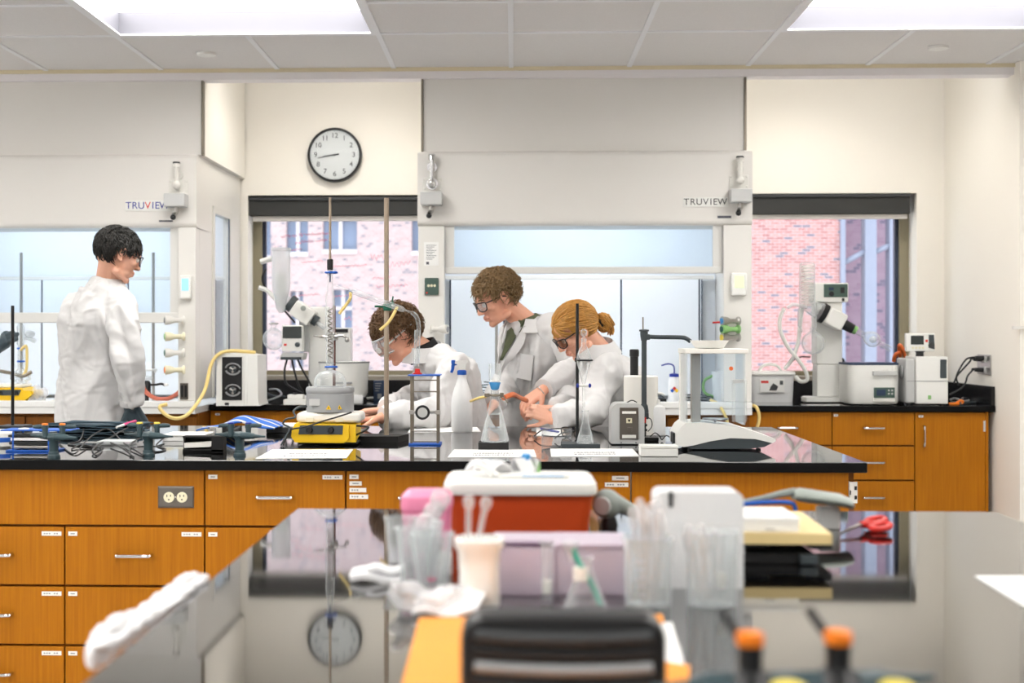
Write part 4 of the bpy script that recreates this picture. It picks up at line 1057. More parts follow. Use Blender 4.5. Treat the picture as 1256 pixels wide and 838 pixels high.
# mantle cable
P = LM.p
def lp(px, py, dy=0): return (P.x+LM.x(px), P.y+dy, P.z+max(LM.z(py), 0.003))
cable('power_cable', 'dark grey cable hanging in coils left of the heating mantle', [lp(373, 500, .06), lp(365, 500, .04), lp(359, 505, .02), lp(362, 512, 0.0), lp(352, 514, -.01), lp(348, 520, -.01), lp(356, 525, -.012), lp(352, 535, -.02), lp(346, 546, -.03)], 0.0035, 'gun_grey', group=None)
cable('power_cable', 'black cable crossing the white stirrer top above the yellow frame', [lp(432, 505.5, -.012), lp(415, 511, -.018), lp(398, 516, -.02), lp(386, 520, -.024), lp(372, 524, -.022), lp(358, 527, -.012), lp(352, 537, -.02), lp(349, 547, -.03)], 0.0028, 'black_plastic')
cable('power_cable', 'black cable looping off the right side of the yellow stirrer', [lp(428, 524, .06), lp(440, 523, .02), lp(452, 524, .0), lp(446, 529, -.01), lp(436, 534, .02)], 0.0034, 'black_plastic')

# ---- tall ring stand with wide black base
L = Loc(474, py=541); t = thing('ring_stand', 'tall tan rod stand on a wide black base in front of the bending student', 'ring stand', L.p)
poly = [(L.x(438.5), -0.075), (L.x(490), -0.075), (L.x(500), 0.06), (L.x(442), 0.06)]
MB().prism(poly, 0.0, 0.022, 'z').build('base', 'black_matte', t)
MB().cyl((0, 0, 0.022), (0, 0, L.z(243)), 0.0088).build('rod', 'rod_tan', t)
zc_ = L.z(377)
k = MB().box(-0.011, 0.02, -0.016, 0.016, zc_-0.013, zc_+0.013, 0.004).box(0.012, 0.028, -0.01, 0.01, zc_-0.002, zc_+0.02, 0.003).tube([(0.02, 0, zc_+.01), (0.024, 0, zc_+0.04)], 0.0028, 8, 0).tube([(0.0, 0, zc_), (-0.03, -0.01, zc_+.003), (-0.042, -0.012, zc_+.003)], 0.004, 8, 3).build('clamp', 'green', t)
MB().tube([(0.01, -0.01, zc_+0.008), (0.03, -0.012, zc_+0.004), (0.038, -0.01, zc_-0.008)], 0.004, 8, 4).build('clamp_jaw', 'steel', k)

# ---- lab jack
L = Loc(521.5, py=545); X, Z = L.x, L.z
t = thing('lab_jack', 'steel scissor lab jack with blue plates and a round knob', 'lab jack', L.p)
MB().box(X(502), X(541.5), -0.045, 0.055, 0, 0.006, 0.002).build('base_plate', 'blue_plastic', t)
zt_ = Z(461)
MB().box(X(501), X(541), -0.045, 0.055, zt_, zt_+0.005, 0.002).build('top_plate', 'blue_plastic', t)
for sy in (-0.035, 0.04):
    for px in (505.5, 537.5):
        m = MB().box(X(px)-0.004, X(px)+0.004, sy-0.003, sy+0.003, 0.0062, zt_-0.0002, 0.001); m.build('arm', 'steel_dark', t)
for py in (466, 480, 528, 541): MB().cyl((X(505), -0.037, Z(py)), (X(538), -0.037, Z(py)), 0.0022).build('cross_bar', 'steel_dark', t)
for px in (503, 534): pass
MB().cyl((X(504), -0.04, Z(505)), (X(541), -0.04, Z(505)), 0.0045).box(X(503), X(508), -0.046, -0.034, Z(507.5), Z(502.5), 0.001).box(X(535), X(541), -0.046, -0.034, Z(507.5), Z(502.5), 0.001).build('lead_screw', 'steel', t)
k = MB().lathe([(0.0235, 0), (0.0255, 0.003), (0.0255, 0.010), (0.022, 0.013), (0.018, 0.0105), (0.001, 0.0105)], (X(519.5), -0.046, Z(505)), 36, (0, -1, 0)).build('knob', 'black_plastic', t)
MB().lathe([(0.0175, 0), (0.0175, 0.0012), (0.013, 0.0014), (0.013, 0.0006)], (X(519.5), -0.0568, Z(505)), 30, (0, -1, 0)).box(X(519.5)-0.0015, X(519.5)+0.0015, -0.0585, -0.057, Z(505)-0.012, Z(505)+0.012).tube([(X(519.5)-0.008, -0.058, Z(505)+0.006), (X(519.5), -0.058, Z(505)), (X(519.5)+0.008, -0.058, Z(505)-0.007)], 0.0012, 6, 0).build('dial', 'light_grey', k)
tr = thing('rubber_stopper', 'small red rubber stopper on top of the lab jack', 'stopper', L.p+Vector((X(512), 0.0, zt_+0.0055)))
MB().lathe([(0.016, 0), (0.016, 0.004), (0.010, 0.006), (0.0085, 0.018), (0.007, 0.019)], n=24).build('cap', 'red_plastic', tr)

# ---- spray bottle
L = Loc(566.5, py=530); s = L.s
t = thing('spray_bottle', 'translucent spray bottle with a blue trigger head', 'spray bottle', L.p)
zz_ = L.z
MB().lathe([(0.038, 0), (0.042, 0.006), (0.042, zz_(494)), (0.040, zz_(488)), (0.034, zz_(480)), (0.024, zz_(471)), (0.017, zz_(464)), (0.016, zz_(460))], n=32).build('body', 'milky_plastic', t)
MB().lathe([(0.0185, zz_(460)+.0005), (0.0185, zz_(455)), (0.014, zz_(454))], n=24).build('collar', 'blue_plastic', t)
h0 = zz_(453.5)
h = MB().prism([(-0.012, h0), (0.014, h0), (0.016, h0+0.022), (0.024, h0+0.03), (0.022, h0+0.036), (-0.025, h0+0.036), (-0.028, h0+0.024), (-0.012, h0+0.02)], -0.011, 0.011).build('spray_head', 'white_plastic', t)
MB().tube([(-0.022, 0, h0+0.026), (-0.034, 0, h0+0.02), (-0.036, 0, h0+0.004), (-0.042, 0, h0-0.012)], lambda q: 0.0085-0.003*q, 10, 5).box(-0.042, -0.026, -0.009, 0.009, h0+0.022, h0+0.038, 0.003).build('trigger', 'blue_plastic', h)

# ---- vacuum filtration flask
def stir_base(px, py, px0, px1, ydep, label, pytop):
    L = Loc(px, py=py); t = thing('black_block', label, 'base block', L.p)
    B(L.x(px0), L.x(px1), -ydep/2, ydep/2, 0, L.z(pytop), 0.002).build('block', 'black_matte', t); return L
Lb = stir_base(605, 551, 587, 624, 0.09, 'low black square block under the large filtering flask', 542)
fz = Lb.z(542)+0.0005
t = thing('filter_flask', 'large conical filtering flask with blue funnel seal standing on a black block', 'flask', Lb.p+Vector((Lb.x(607), 0, fz)))
def zf(py): return (542-py)*Lb.sz
MB().lathe([(0.046, 0), (0.0485, 0.004), (0.047, 0.012), (0.016, zf(492)), (0.0135, zf(487)), (0.0135, zf(480)), (0.0155, zf(479))], n=40, cap=False).lathe([(0.046, 0), (0.001, 0.001)], n=40, cap=False).build('body', 'glass', t)
MB().lathe([(0.045, 0.006), (0.034, 0.040), (0.001, 0.040)], n=36, cap=False).build('liquid', 'clear_plastic', t)
MB().cyl((0.005, 0, zf(490)), (0.032, -0.004, zf(488)), 0.006, 0.005).build('side_arm', 'glass', t)
f = thing('buchner_funnel', 'clear straight funnel with blue rubber cone on the filtering flask', 'funnel', t.location+Vector((0, 0, zf(479)+0.001)))
def zg(py): return (479-py)*Lb.sz
MB().lathe([(0.010, 0), (0.0135, 0.004), (0.020, zg(470)), (0.019, zg(469.5))], n=28).build('rubber_cone', 'sky_blue', f)
MB().lathe([(0.012, zg(469)), (0.020, zg(467.8)), (0.0205, zg(447)), (0.021, zg(446.5))], n=28, cap=False).build('cylinder', 'glass', f)
MB().lathe([(0.0185, zg(469)), (0.0185, zg(467.5))], n=24).build('filter_disc', 'offwhite', f)
MB().cyl((0, 0, -0.001), (0, 0, -0.035), 0.0045, cap=False).build('stem', 'glass', f)
k = thing('hose_clamp', 'small metal clamp ring around the neck of the filtering flask', 'clamp', t.location+Vector((0, 0, zf(485))))
MB().tube([(0.019*math.cos(a), 0.019*math.sin(a), 0) for a in [i*math.pi/8 for i in range(17)]], 0.004, 8, 0).box(-0.036, -0.017, -0.006, 0.006, -0.006, 0.006, 0.002).box(0.017, 0.030, -0.008, 0.004, -0.008, 0.008, 0.002).tube([(0.028, -0.004, -0.004), (0.044, -0.012, -0.026)], 0.0022, 6, 0).build('ring', 'steel_dark', k)
q0 = t.location+Vector((0.03, -0.004, zf(488.2)))
q1 = at(646, 491.5, 5.9)
cable('rubber_hose', 'orange rubber hose from the filtering flask to the hands of the student', [q0, q0+Vector((0.03, 0.15, 0.004)), q0.lerp(q1, 0.6)+Vector((0, 0, 0.01)), q1], 0.0095, 'orange_rubber', 'hose')
cable('rubber_hose', 'thin yellow tube left of the filtering flask neck', [t.location+Vector((-0.03, 0.0, zf(487))), t.location+Vector((-0.055, 0.03, zf(489))), t.location+Vector((-0.085, 0.08, zf(494)))], 0.0045, 'yellow_hose', 'hose')

# ---- ring stand with separating funnel and erlenmeyer
L = Loc(712, py=548); X, Z = L.x, L.z
t = thing('ring_stand', 'thin black rod stand holding a glass funnel in front of the woman', 'ring stand', L.p)
MB().prism([(X(688), -0.055), (X(735), -0.055), (X(728), 0.07), (X(690), 0.07)], 0, 0.013, 'z').build('base', 'gun_grey', t)
xr0 = X(709)
MB().cyl((xr0, 0.055, 0.013), (xr0, 0.055, Z(372)), 0.0055).build('rod', 'black_metal', t)
zr = Z(442)
MB().tube([(X(717)+0.026*math.cos(a), 0.0+0.026*math.sin(a), zr) for a in [i*math.pi/10 for i in range(21)]], 0.003, 8, 0).tube([(xr0, 0.055, zr), (X(712), 0.024, zr)], 0.004, 8, 0).box(xr0-0.009, xr0+0.009, 0.045, 0.065, zr-0.008, zr+0.008, 0.002).build('ring', 'black_metal', t)
fx = X(716)
f = thing('separating_funnel', 'glass separating funnel with stopper hung in the ring above the flask', 'funnel', L.p+Vector((fx, 0, Z(500))))
def zs(py): return (500-py)*L.sz
MB().lathe([(0.004, 0.0), (0.0045, zs(490)), (0.0055, zs(474)), (0.0065, zs(470)), (0.0145, zs(458)), (0.0235, zs(446)), (0.0255, zs(441)), (0.023, zs(435)), (0.015, zs(428)), (0.009, zs(424)), (0.009, zs(417)), (0.011, zs(416))], n=30, cap=False).build('body', 'glass', f)
MB().lathe([(0.006, zs(420)), (0.008, zs(416)), (0.004, zs(413)), (0.011, zs(410)), (0.011, zs(406)), (0.004, zs(403.5))], n=20).build('stopper', 'glass', f)
k = MB().cyl((-0.016, 0, zs(473)), (0.016, 0, zs(473)), 0.0055).build('stopcock', 'white_plastic', f)
for sx in (-1, 1): MB().ell((sx*0.021, 0, zs(473)), (0.005, 0.006, 0.008), 12).build('stopcock_cap', 'blue_deep', k)
e = thing('erlenmeyer_flask', 'small conical flask on the black stand base under the glass funnel', 'flask', L.p+Vector((X(717.5), -0.022, 0.0135)))
def ze(py): return (545-py)*L.sz
MB().lathe([(0.028, 0), (0.0305, 0.004), (0.029, 0.010), (0.0125, ze(519)), (0.011, ze(514)), (0.011, ze(506)), (0.013, ze(505))], n=32, cap=False).lathe([(0.028, 0), (0.001, 0.001)], n=32, cap=False).build('body', 'glass', e)
MB().lathe([(0.027, 0.004), (0.021, 0.026), (0.001, 0.026)], n=30, cap=False).build('liquid', 'clear_plastic', e)
m = MB()
for i in range(5): m.box(-0.004, 0.004, -0.0245+i*0.0024, -0.0242+i*0.0024, 0.018+i*0.006, 0.0188+i*0.006)
m.build('graduation', 'ink', e)
# safety glasses on the bench behind stand
L = Loc(700, py=541); q = ground(700, 541)
t = thing('safety_glasses', 'black framed safety glasses lying behind the funnel stand', 'glasses', ground(703, 538))
def eyewear(t, w=0.14, mat='black_plastic', lens='dark_lens', open_=True, rr=0.0022):
    for s in (-1, 1):
        pts = [(s*(0.008), 0, 0.0), (s*0.012, 0, 0.016), (s*0.04, 0.004, 0.019), (s*0.064, 0.010, 0.014), (s*0.062, 0.010, -0.008), (s*0.04, 0.004, -0.02), (s*0.014, 0, -0.012), (s*0.008, 0, 0)]
        MB().tube(pts, rr, 8, 4).build('rim', mat, t)
        MB().sheet(lambda u, v: (s*(0.010+0.052*u), 0.001+0.009*u*u, -0.017+0.034*v+(0.004*(1-u))), 8, 6, 0.0015).build('lens', lens, t)
        MB().tube([(s*0.064, 0.010, 0.012), (s*0.071, 0.03, 0.012), (s*0.073, 0.09, 0.008), (s*0.072, 0.125, -0.012)], rr*1.1, 8, 5).build('temple', mat, t)
    MB().tube([(-0.009, 0, 0.006), (0, -0.002, 0.009), (0.009, 0, 0.006)], rr, 8, 4).build('bridge', mat, t)
eyewear(t); t.location.z += 0.021; t.rotation_euler = (0, 0, math.radians(120))
tb = thing('safety_goggles', 'clear safety goggles with black strap left of the small flask', 'goggles', ground(683, 545)+Vector((0, 0, 0.0305)))
MB().sheet(lambda u, v: (0.055*math.sin((u-.5)*2.6), 0.03-0.045*math.cos((u-.5)*2.6), -0.03+0.055*v), 16, 8, 0.002).build('lens', 'goggle_lens', tb)
MB().tube([(-0.05, 0.025, 0.0), (-0.045, 0.06, -0.005), (0, 0.08, -0.01), (0.045, 0.06, -0.005), (0.05, 0.025, 0)], 0.003, 6, 5).build('strap', 'black_plastic', tb)
# papers
def paper(pxs, label, lines=4, group='paper sheets on the middle bench', z=0.0004, txt=None):
    c = [ground(px, py) for px, py in pxs]
    o = sum(c, Vector())/4; t = thing('paper_sheet', label, 'paper', (o.x, o.y, 0.91+z), group)
    M = MB(); vs = [p_-Vector((o.x, o.y, 0.91)) for p_ in c]
    M.add([v for v in vs]+[v+Vector((0, 0, 0.0012)) for v in vs], [(3, 2, 1, 0), (4, 5, 6, 7), (0, 1, 5, 4), (1, 2, 6, 5), (2, 3, 7, 6), (3, 0, 4, 7)])
    k = M.build('sheet', 'paper', t)
    if lines:
        M = MB(); random.seed(len(label))
        A, Bv, C, D = vs[0], vs[1], vs[2], vs[3]
        def pt(u, v): return A.lerp(Bv, u).lerp(D.lerp(C, u), v)
        for i in range(lines):
            v0 = 0.42-0.22*i/max(1, lines-1) if lines < 4 else 0.62-0.12*i; u = 0.27
            while u < 0.74:
                w_ = random.uniform(0.008, 0.03); a = pt(u, v0); b = pt(min(.76, u+w_), v0+0.09)
                M.box(min(a.x, b.x), max(a.x, b.x), min(a.y, b.y), max(a.y, b.y), 0.0013, 0.0016); u += w_+random.uniform(0.006, 0.014)
        M.build('print', 'ink', k)
    return t
paper([(313, 563), (425, 562), (433, 552), (334, 552)], 'white sheet in front of the yellow stirrer with faint print', 2)
paper([(549, 561.5), (658, 561), (655, 552), (557, 552)], 'white sheet in front of the large filtering flask with faint print', 2)
paper([(676, 560.5), (784, 560), (776, 551), (675, 551)], 'white sheet in front of the funnel stand with faint print', 2)
paper([(658, 535), (694, 535.5), (690, 525.5), (658, 525)], 'small white sheet under the blue pen beside the woman', 0)
paper([(500, 531), (590, 530), (585, 524.5), (505, 524.5)], 'white sheet between the lab jack and the filtering flask', 0, z=0.0004)
a, b = ground(664, 528)+Vector((0, 0, 0.0065)), ground(685, 532)+Vector((0, 0, 0.0065)); d = b-a
t = thing('ballpoint_pen', 'dark blue pen lying on a small white sheet', 'pen', a)
MB().cyl((0, 0, 0), d*0.45, 0.0045).build('barrel', 'blue_deep', t); MB().cyl(d*0.452, d, 0.005, 0.0035).build('cap', 'blue_deep', t)

# ---- power meter box
L = Loc(770, py=546); X, Z = L.x, L.z
t = thing('bench_power_box', 'light grey rounded box with a brown socket panel', 'power box', L.p)
x0, x1, H = X(750), X(790.5), Z(495)
r = 0.028
poly = [(x0, 0.004), (x0, H-r)]+[(x0+r-r*math.cos(a), H-r+r*math.sin(a)) for a in [i*math.pi/16 for i in range(1, 9)]]+[(x1-r+r*math.sin(a), H-r+r*math.cos(a)) for a in [i*math.pi/16 for i in range(0, 9)]]+[(x1, 0.004)]
MB().prism(poly, 0.0, 0.14).build('housing', 'light_grey', t)
p_ = B(X(760), X(783), -0.004, -0.0003, Z(539), Z(500), 0.001).build('panel', 'plate_steel', t)
B(X(763), X(780), -0.0056, -0.0042, Z(507.5), Z(504.5)).build('label_strip', 'offwhite', p_); B(X(763), X(780), -0.0056, -0.0042, Z(537.5), Z(533.5)).build('label_strip', 'offwhite', p_)
s_ = B(X(768), X(775), -0.007, -0.0042, Z(519), Z(513), 0.0005).build('socket', 'ivory', p_); MB().prism([(X(769.5), Z(514.5)), (X(773.5), Z(514.5)), (X(771.5), Z(518))], -0.0076, -0.0071).build('slot', 'black_matte', s_)
B(X(769), X(775), -0.008, -0.0042, Z(529), Z(524), 0.001).build('switch', 'plate_steel', p_)
for px in (762, 780): MB().ell((X(px), -0.001, Z(543)), 0.0025, 8).build('screw', 'dark_grey', t)
MB().tube([(X(771), 0.07, H), (X(777), 0.06, H+0.008), (X(783), 0.06, H+0.001)], 0.002, 6, 5).build('cord', 'black_plastic', t)
# ---- paper towel roll
L = Loc(786, py=534); t = thing('paper_towel_roll', 'large standing white paper towel roll behind the grey box', 'paper towel', L.p)
Rr = (806-764)/2*L.s; H = L.z(461)
MB().lathe([(0.020, H), (Rr-0.004, H), (Rr, H-0.003), (Rr, 0.003), (Rr-0.003, 0), (0.02, 0)], n=48, cap=False).build('roll', 'offwhite', t)
MB().lathe([(0.02, 0.001), (0.02, H-0.001), (0.0185, H-0.001), (0.0185, 0.001)], n=28, cap=False).build('core', 'board_wood', t)
# ---- wide jar with black lid behind towel
L = Loc(782, py=531); q = ground(777, 524.5)
t = thing('cylinder_holder', 'black cylinder standing behind the paper towel roll', 'cylinder', at(778, 524, 5.82)*1.0); t.location.z = 0.91
MB().lathe([(0.017, 0), (0.017, (524-437)*5.8/F_PX), (0.0195, (524-437)*5.8/F_PX+.002), (0.0195, (524-429)*5.8/F_PX), (0.016, (524-428)*5.8/F_PX)], n=24).build('body', 'black_plastic', t)
# ---- articulated stand
L = Loc(790, py=540); X, Z = L.x, L.z
t = thing('swing_arm_stand', 'dark grey swing arm stand reaching over the white balance', 'arm stand', L.p)
MB().box(X(780), X(806), -0.06, 0.05, 0, 0.014, 0.003).build('base', 'black_plastic', t)
MB().cyl((0, 0, 0.014), (0, 0, Z(497)), 0.0075).build('lower_post', 'black_plastic', t)
k = MB().lathe([(0.014, Z(508)), (0.017, Z(505)), (0.014, Z(498)), (0.011, Z(496))], n=18).box(-0.004, 0.016, -0.016, 0.0, Z(514), Z(506), 0.003).build('collar', 'gun_grey', t)
MB().cyl((0.0, 0, Z(498)), (0.0, 0, Z(412)), 0.0095).build('upper_post', 'gun_grey', t)
j = MB().lathe([(0.011, Z(418)), (0.014, Z(412)), (0.0145, Z(409)), (0.014, Z(407)), (0.018, Z(406.5)), (0.018, Z(404.5)), (0.008, Z(404))], n=20).box(0.0, 0.022, -0.012, 0.012, Z(417), Z(410), 0.004).build('joint', 'gun_grey', t)
MB().cyl((-0.004, 0, Z(405)), (-0.004, 0, Z(389)), 0.0025).build('pin', 'steel_dark', j)
MB().tube([(0.016, 0, Z(413)), (X(806), 0, Z(413.6)), (X(835), 0.0, Z(414)), (X(842), 0, Z(415.5)), (X(847), 0, Z(419))], 0.0078, 12, 6).build('arm', 'gun_grey', t)
B(-0.008, 0.006, -0.019, -0.0161, Z(518.5), Z(511.5), 0.003).build('red_button', 'red_plastic', k, label='red round button')
MB().cyl((0, 0, 0), (0.0, 0, 0.0), 0.001) 
for i, py in enumerate((523, 529)): MB().lathe([(0.011, Z(py)), (0.012, Z(py)+0.004), (0.011, Z(py)+0.008)], n=16).build('lock_ring', 'black_plastic', t)
P = L.p
cable('thin_cable', 'thin black cable curling right of the swing arm stand', [P+Vector((0.008, -.01, Z(511))), P+Vector((0.025, -.012, Z(515))), P+Vector((0.027, -.012, Z(523))), P+Vector((0.012, -.02, Z(529)))], 0.0016, 'black_plastic')
cable('thin_cable', 'thin black cable coiled in front of the pump bottle', [P+Vector((0.02, -.03, .016)), P+Vector((0.035, -.05, .03)), P+Vector((0.05, -.06, .02)), P+Vector((0.06, -.05, .006)), P+Vector((0.075, -.07, .022)), P+Vector((0.10, -.07, .004)), P+Vector((0.12, -.05, .003))], 0.002, 'black_plastic')
# ---- pump bottle
L = Loc(805.5, py=534.5); t = thing('pump_bottle', 'white pump bottle beside the paper towel roll', 'pump bottle', L.p); Z = L.z
MB().lathe([(0.031, 0), (0.034, 0.004), (0.034, Z(503)), (0.03, Z(499)), (0.014, Z(496.5)), (0.012, Z(495))], n=30).build('body', 'milky_plastic', t)
k = MB().lathe([(0.013, Z(495)), (0.013, Z(491)), (0.006, Z(489)), (0.0055, Z(485))], n=18).build('collar', 'white_plastic', t)
MB().tube([(-0.012, 0, Z(483.5)), (0.0, 0, Z(482.5)), (0.02, -0.0, Z(483)), (0.03, 0, Z(485))], 0.005, 10, 4).build('pump_head', 'white_plastic', k)
# ---- small white box
L = Loc(808, py=560.5); t = thing('white_box', 'low white box at the front edge left of the balance', 'box', L.p)
B(L.x(786), L.x(832), 0, 0.075, 0, L.z(550.5), 0.003).build('body', 'white_plastic', t)
B(L.x(786)-.001, L.x(832)+.001, -0.001, 0.076, L.z(550.5)+.0003, L.z(547), 0.002).build('lid', 'white_plastic', t)

# ---- analytical balance
L = Loc(885, py=552); X, Z = L.x, L.z
t = thing('analytical_balance', 'white analytical balance with clear draft shield at the right end of the bench', 'balance', L.p)
poly = [(X(829), Z(546)), (X(829), Z(533)), (X(835), Z(523)), (X(840), Z(519)), (X(862), Z(518)), (X(905), Z(523)), (X(930), Z(531)), (X(950), Z(538)), (X(950), Z(541)), (X(946), Z(543)), (X(925), Z(538)), (X(895), Z(537)), (X(870), Z(541)), (X(850), Z(546)), (X(838), Z(548))]
MB().prism(poly, -0.02, 0.19).build('body', 'white_plastic', t)
poly = [(X(838), Z(548)), (X(850), Z(546)), (X(870), Z(541)), (X(895), Z(537)), (X(925), Z(538)), (X(946), Z(543)), (X(936), Z(548)), (X(918), Z(550)), (X(850), Z(550.5))]
MB().prism(poly, -0.016, 0.18).build('underside', 'gun_grey', t)
for px in (846, 930):
    for y in (0.0, 0.15): MB().lathe([(0.009, 0), (0.009, 0.004), (0.004, Z(549.5))], (X(px), y, 0), 14).build('foot', 'black_plastic', t)
B(X(828)-0.004, X(829)-.0003, 0.02, 0.1, Z(545), Z(532), 0.001).build('socket_panel', 'black_plastic', t)
zt_ = Z(519)
# pillars and shield
B(X(849.5), X(860.5), 0.02, 0.06, zt_, Z(434), 0.002).build('pillar', 'pillar_taupe', t)
B(X(840), X(847), 0.13, 0.17, zt_, Z(434), 0.002).build('pillar', 'offwhite', t)
B(X(840), X(843), -0.005, 0.125, zt_, Z(434)).build('shield_side', 'clear_plastic', t)
B(X(911.5), X(914), -0.005, 0.165, zt_-0.006, Z(434)).build('shield_side', 'clear_plastic', t)
B(X(848), X(911), -0.012, -0.009, zt_-0.001, Z(434)).build('shield_front', 'sash_pane', t)
k = B(X(839), X(917), -0.02, 0.18, Z(434)+.0003, Z(428), 0.003).build('shield_top', 'offwhite', t)
B(X(898), X(912), -0.016, -0.0125, Z(470), Z(465), 0.001).build('shield_latch', 'light_grey', t)
B(X(897), X(915), -0.017, -0.0125, Z(517), Z(466), 0.001).build('shield_panel', 'clear_plastic', t)
MB().lathe([(0.007, 0), (0.007, 0.001)], (X(896), -0.0125, Z(452)), 16, (0, -1, 0)).build('round_sticker', 'orange_rubber', t)
MB().lathe([(0.004, Z(519)), (0.004, Z(516.5)), (0.042, Z(516)), (0.044, Z(515)), (0.043, Z(514.2)), (0.001, Z(514.6))], (X(880), 0.05, 0), 32).build('weighing_pan', 'steel', t)
tt = thing('weighing_dish', 'wide white plastic dish resting on top of the balance shield', 'dish', L.p+Vector((X(873), 0.06, Z(428)+.0005)))
MB().lathe([(0.036, 0), (0.048, 0.002), (0.062, Z(420)-Z(428)), (0.066, Z(418)-Z(428)), (0.060, Z(419)-Z(428)), (0.044, 0.006), (0.001, 0.005)], n=40).build('dish', 'white_plastic', tt)
# ================================================================== gear on the back counters
# ---- peristaltic pump under the left window
L = Loc(281, py=499); X, Z = L.x, L.z
t = thing('peristaltic_pump', 'white boxy pump with a dark double roller window beside the left fume hood', 'pump', L.p)
MB().prism([(X(265), 0.004), (X(265.5), Z(435)), (X(299), Z(435)), (X(299), 0.004)], 0.0, 0.012).box(X(265.5), X(303), 0.0121, 0.30, 0.004, Z(434.5), 0.004).build('housing', 'white_plastic', t)
MB().prism([(X(299.3), 0.004), (X(299.3), Z(434.8)), (X(315), Z(436)), (X(316), 0.03), (X(318), 0.004)], 0.014, 0.28).build('side_cover', 'white_plastic', t)
k = B(X(272.5), X(297), -0.004, -0.0003, Z(491), Z(438), 0.001).build('head_window', 'black_plastic', t)
for py, sg in ((453, 1), (479, 1)):
    z = Z(py); x = X(286)
    m = MB().tube([(x+0.038*math.cos(a), -0.008, z+0.028*math.sin(a)) for a in [math.pi*1.08+i*math.pi*0.84/10 for i in range(11)]], 0.005, 8, 0)
    m.tube([(x+0.040*math.cos(a), -0.008, z+0.030*math.sin(a)) for a in [math.pi*0.08+i*math.pi*0.84/10 for i in range(11)]], 0.004, 8, 0)
    m.build('occlusion_bed', 'mid_grey', k)
    m = MB().lathe([(0.018, 0), (0.018, 0.006), (0.012, 0.009), (0.001, 0.0095)], (x, -0.0042, z), 20, (0, -1, 0)).build('rotor', 'gun_grey', k)
    q = MB()
    for j in range(3):
        a = j*2.094+.5; q.cyl((x+0.014*math.cos(a), -0.011, z+0.014*math.sin(a)), (x+0.014*math.cos(a), -0.016, z+0.014*math.sin(a)), 0.006, n=12)
        q.tube([(x, -0.0145, z), (x+0.014*math.cos(a), -0.0145, z+0.014*math.sin(a))], 0.003, 6, 0)
    q.build('roller', 'steel', m)
B(X(276), X(281), -0.008, -0.0003, Z(497), Z(494), 0.001).build('latch', 'black_plastic', t)
P = L.p
o = MB().tube([P+Vector((X(306), 0.15, Z(434)+.006)), P+Vector((X(296), 0.10, Z(433.5)+.008)), P+Vector((X(283), 0.02, Z(432.5)+.008)), P+Vector((X(270), -0.02, Z(434))), P+Vector((X(262), -0.06, Z(447))), P+Vector((X(258), -0.14, Z(478))), P+Vector((X(250), -0.30, Z(501))), P+Vector((X(240), -0.36, Z(508))), P+Vector((X(228), -0.37, Z(506))), P+Vector((X(218), -0.36, Z(498))), P+Vector((X(217), -0.345, Z(494))), P+Vector((X(224), -0.33, Z(492)))], 0.0095, 8, 12).build('rubber_hose', 'yellow_hose')
tag(o, 'long yellow hose from the boxy pump looping under the left fume hood post', 'hose', None)
def bc(name, label, pts, r, mat, cat='cable', group=None):
    o = MB().tube([at(*p) for p in pts], r, 8, 8).build(name, mat); tag(o, label, cat, group)
bc('power_cable', 'dark cable from the right side of the boxy pump across the black counter', [(313, 450, 7.9), (313, 468, 7.85), (320, 478, 7.85), (333, 485, 7.9), (350, 487, 7.9)], 0.006, 'gun_grey', group='back counter cables')

# ---- rotary evaporator, left
Y = 7.85
def A(px, py, dy=0.0): return at(px, py, Y+dy)-base
base = at(385, 488, Y); base.z = 0.91
t = thing('rotary_evaporator', 'white rotary evaporator with tilted drive head before the left window', 'rotary evaporator', base)
def zA(py): return A(385, py).z
m = B(A(366, 0).x, A(408, 0).x, -0.05, 0.16, 0.004, 0.03, 0.006).build('base', 'white_plastic', t)
MB().box(A(377, 0).x, A(402, 0).x, 0.04, 0.14, 0.031, zA(376), 0.01).build('column', 'white_plastic', t)
MB().box(A(366, 0).x, A(379, 0).x, 0.02, 0.09, zA(432), zA(388), 0.006).build('arm', 'light_grey', t)
# tilted drive head
c = A(372, 384, -0.04); R = Matrix.Rotation(math.radians(35), 3, 'Y')
hd = MB().box(c.x-0.062, c.x+0.062, -0.10, 0.03, c.z-0.045, c.z+0.045, 0.008, R, c).build('drive_head', 'white_plastic', t)
for dx, rr, mt in ((-0.085, 0.048, 'gun_grey'), (0.078, 0.03, 'gun_grey')):
    a = c+R @ Vector((dx-0.014, 0, 0.004)); b = c+R @ Vector((dx+0.016, 0, 0.004))
    MB().cyl(a, b, rr).build('coupling_ring', mt, t)
MB().lathe([(0.014, 0), (0.015, 0.010), (0.012, 0.012)], c+R @ Vector((0.0, -0.105, 0.03))+Vector((0, 0.0, 0)), 18, (0, -1, 0)).build('knob', 'sage_grey', hd)
a = c+R @ Vector((0.095, 0, 0.0)); b = c+R @ Vector((0.15, 0, 0.0)); MB().cyl(a, b, 0.014).build('vapour_tube', 'glass_frost', t)
a = c+R @ Vector((-0.10, 0, 0.0)); b = c+R @ Vector((-0.16, 0, 0.0)); MB().cyl(a, b, 0.032).build('vapour_duct', 'glass_frost', t)
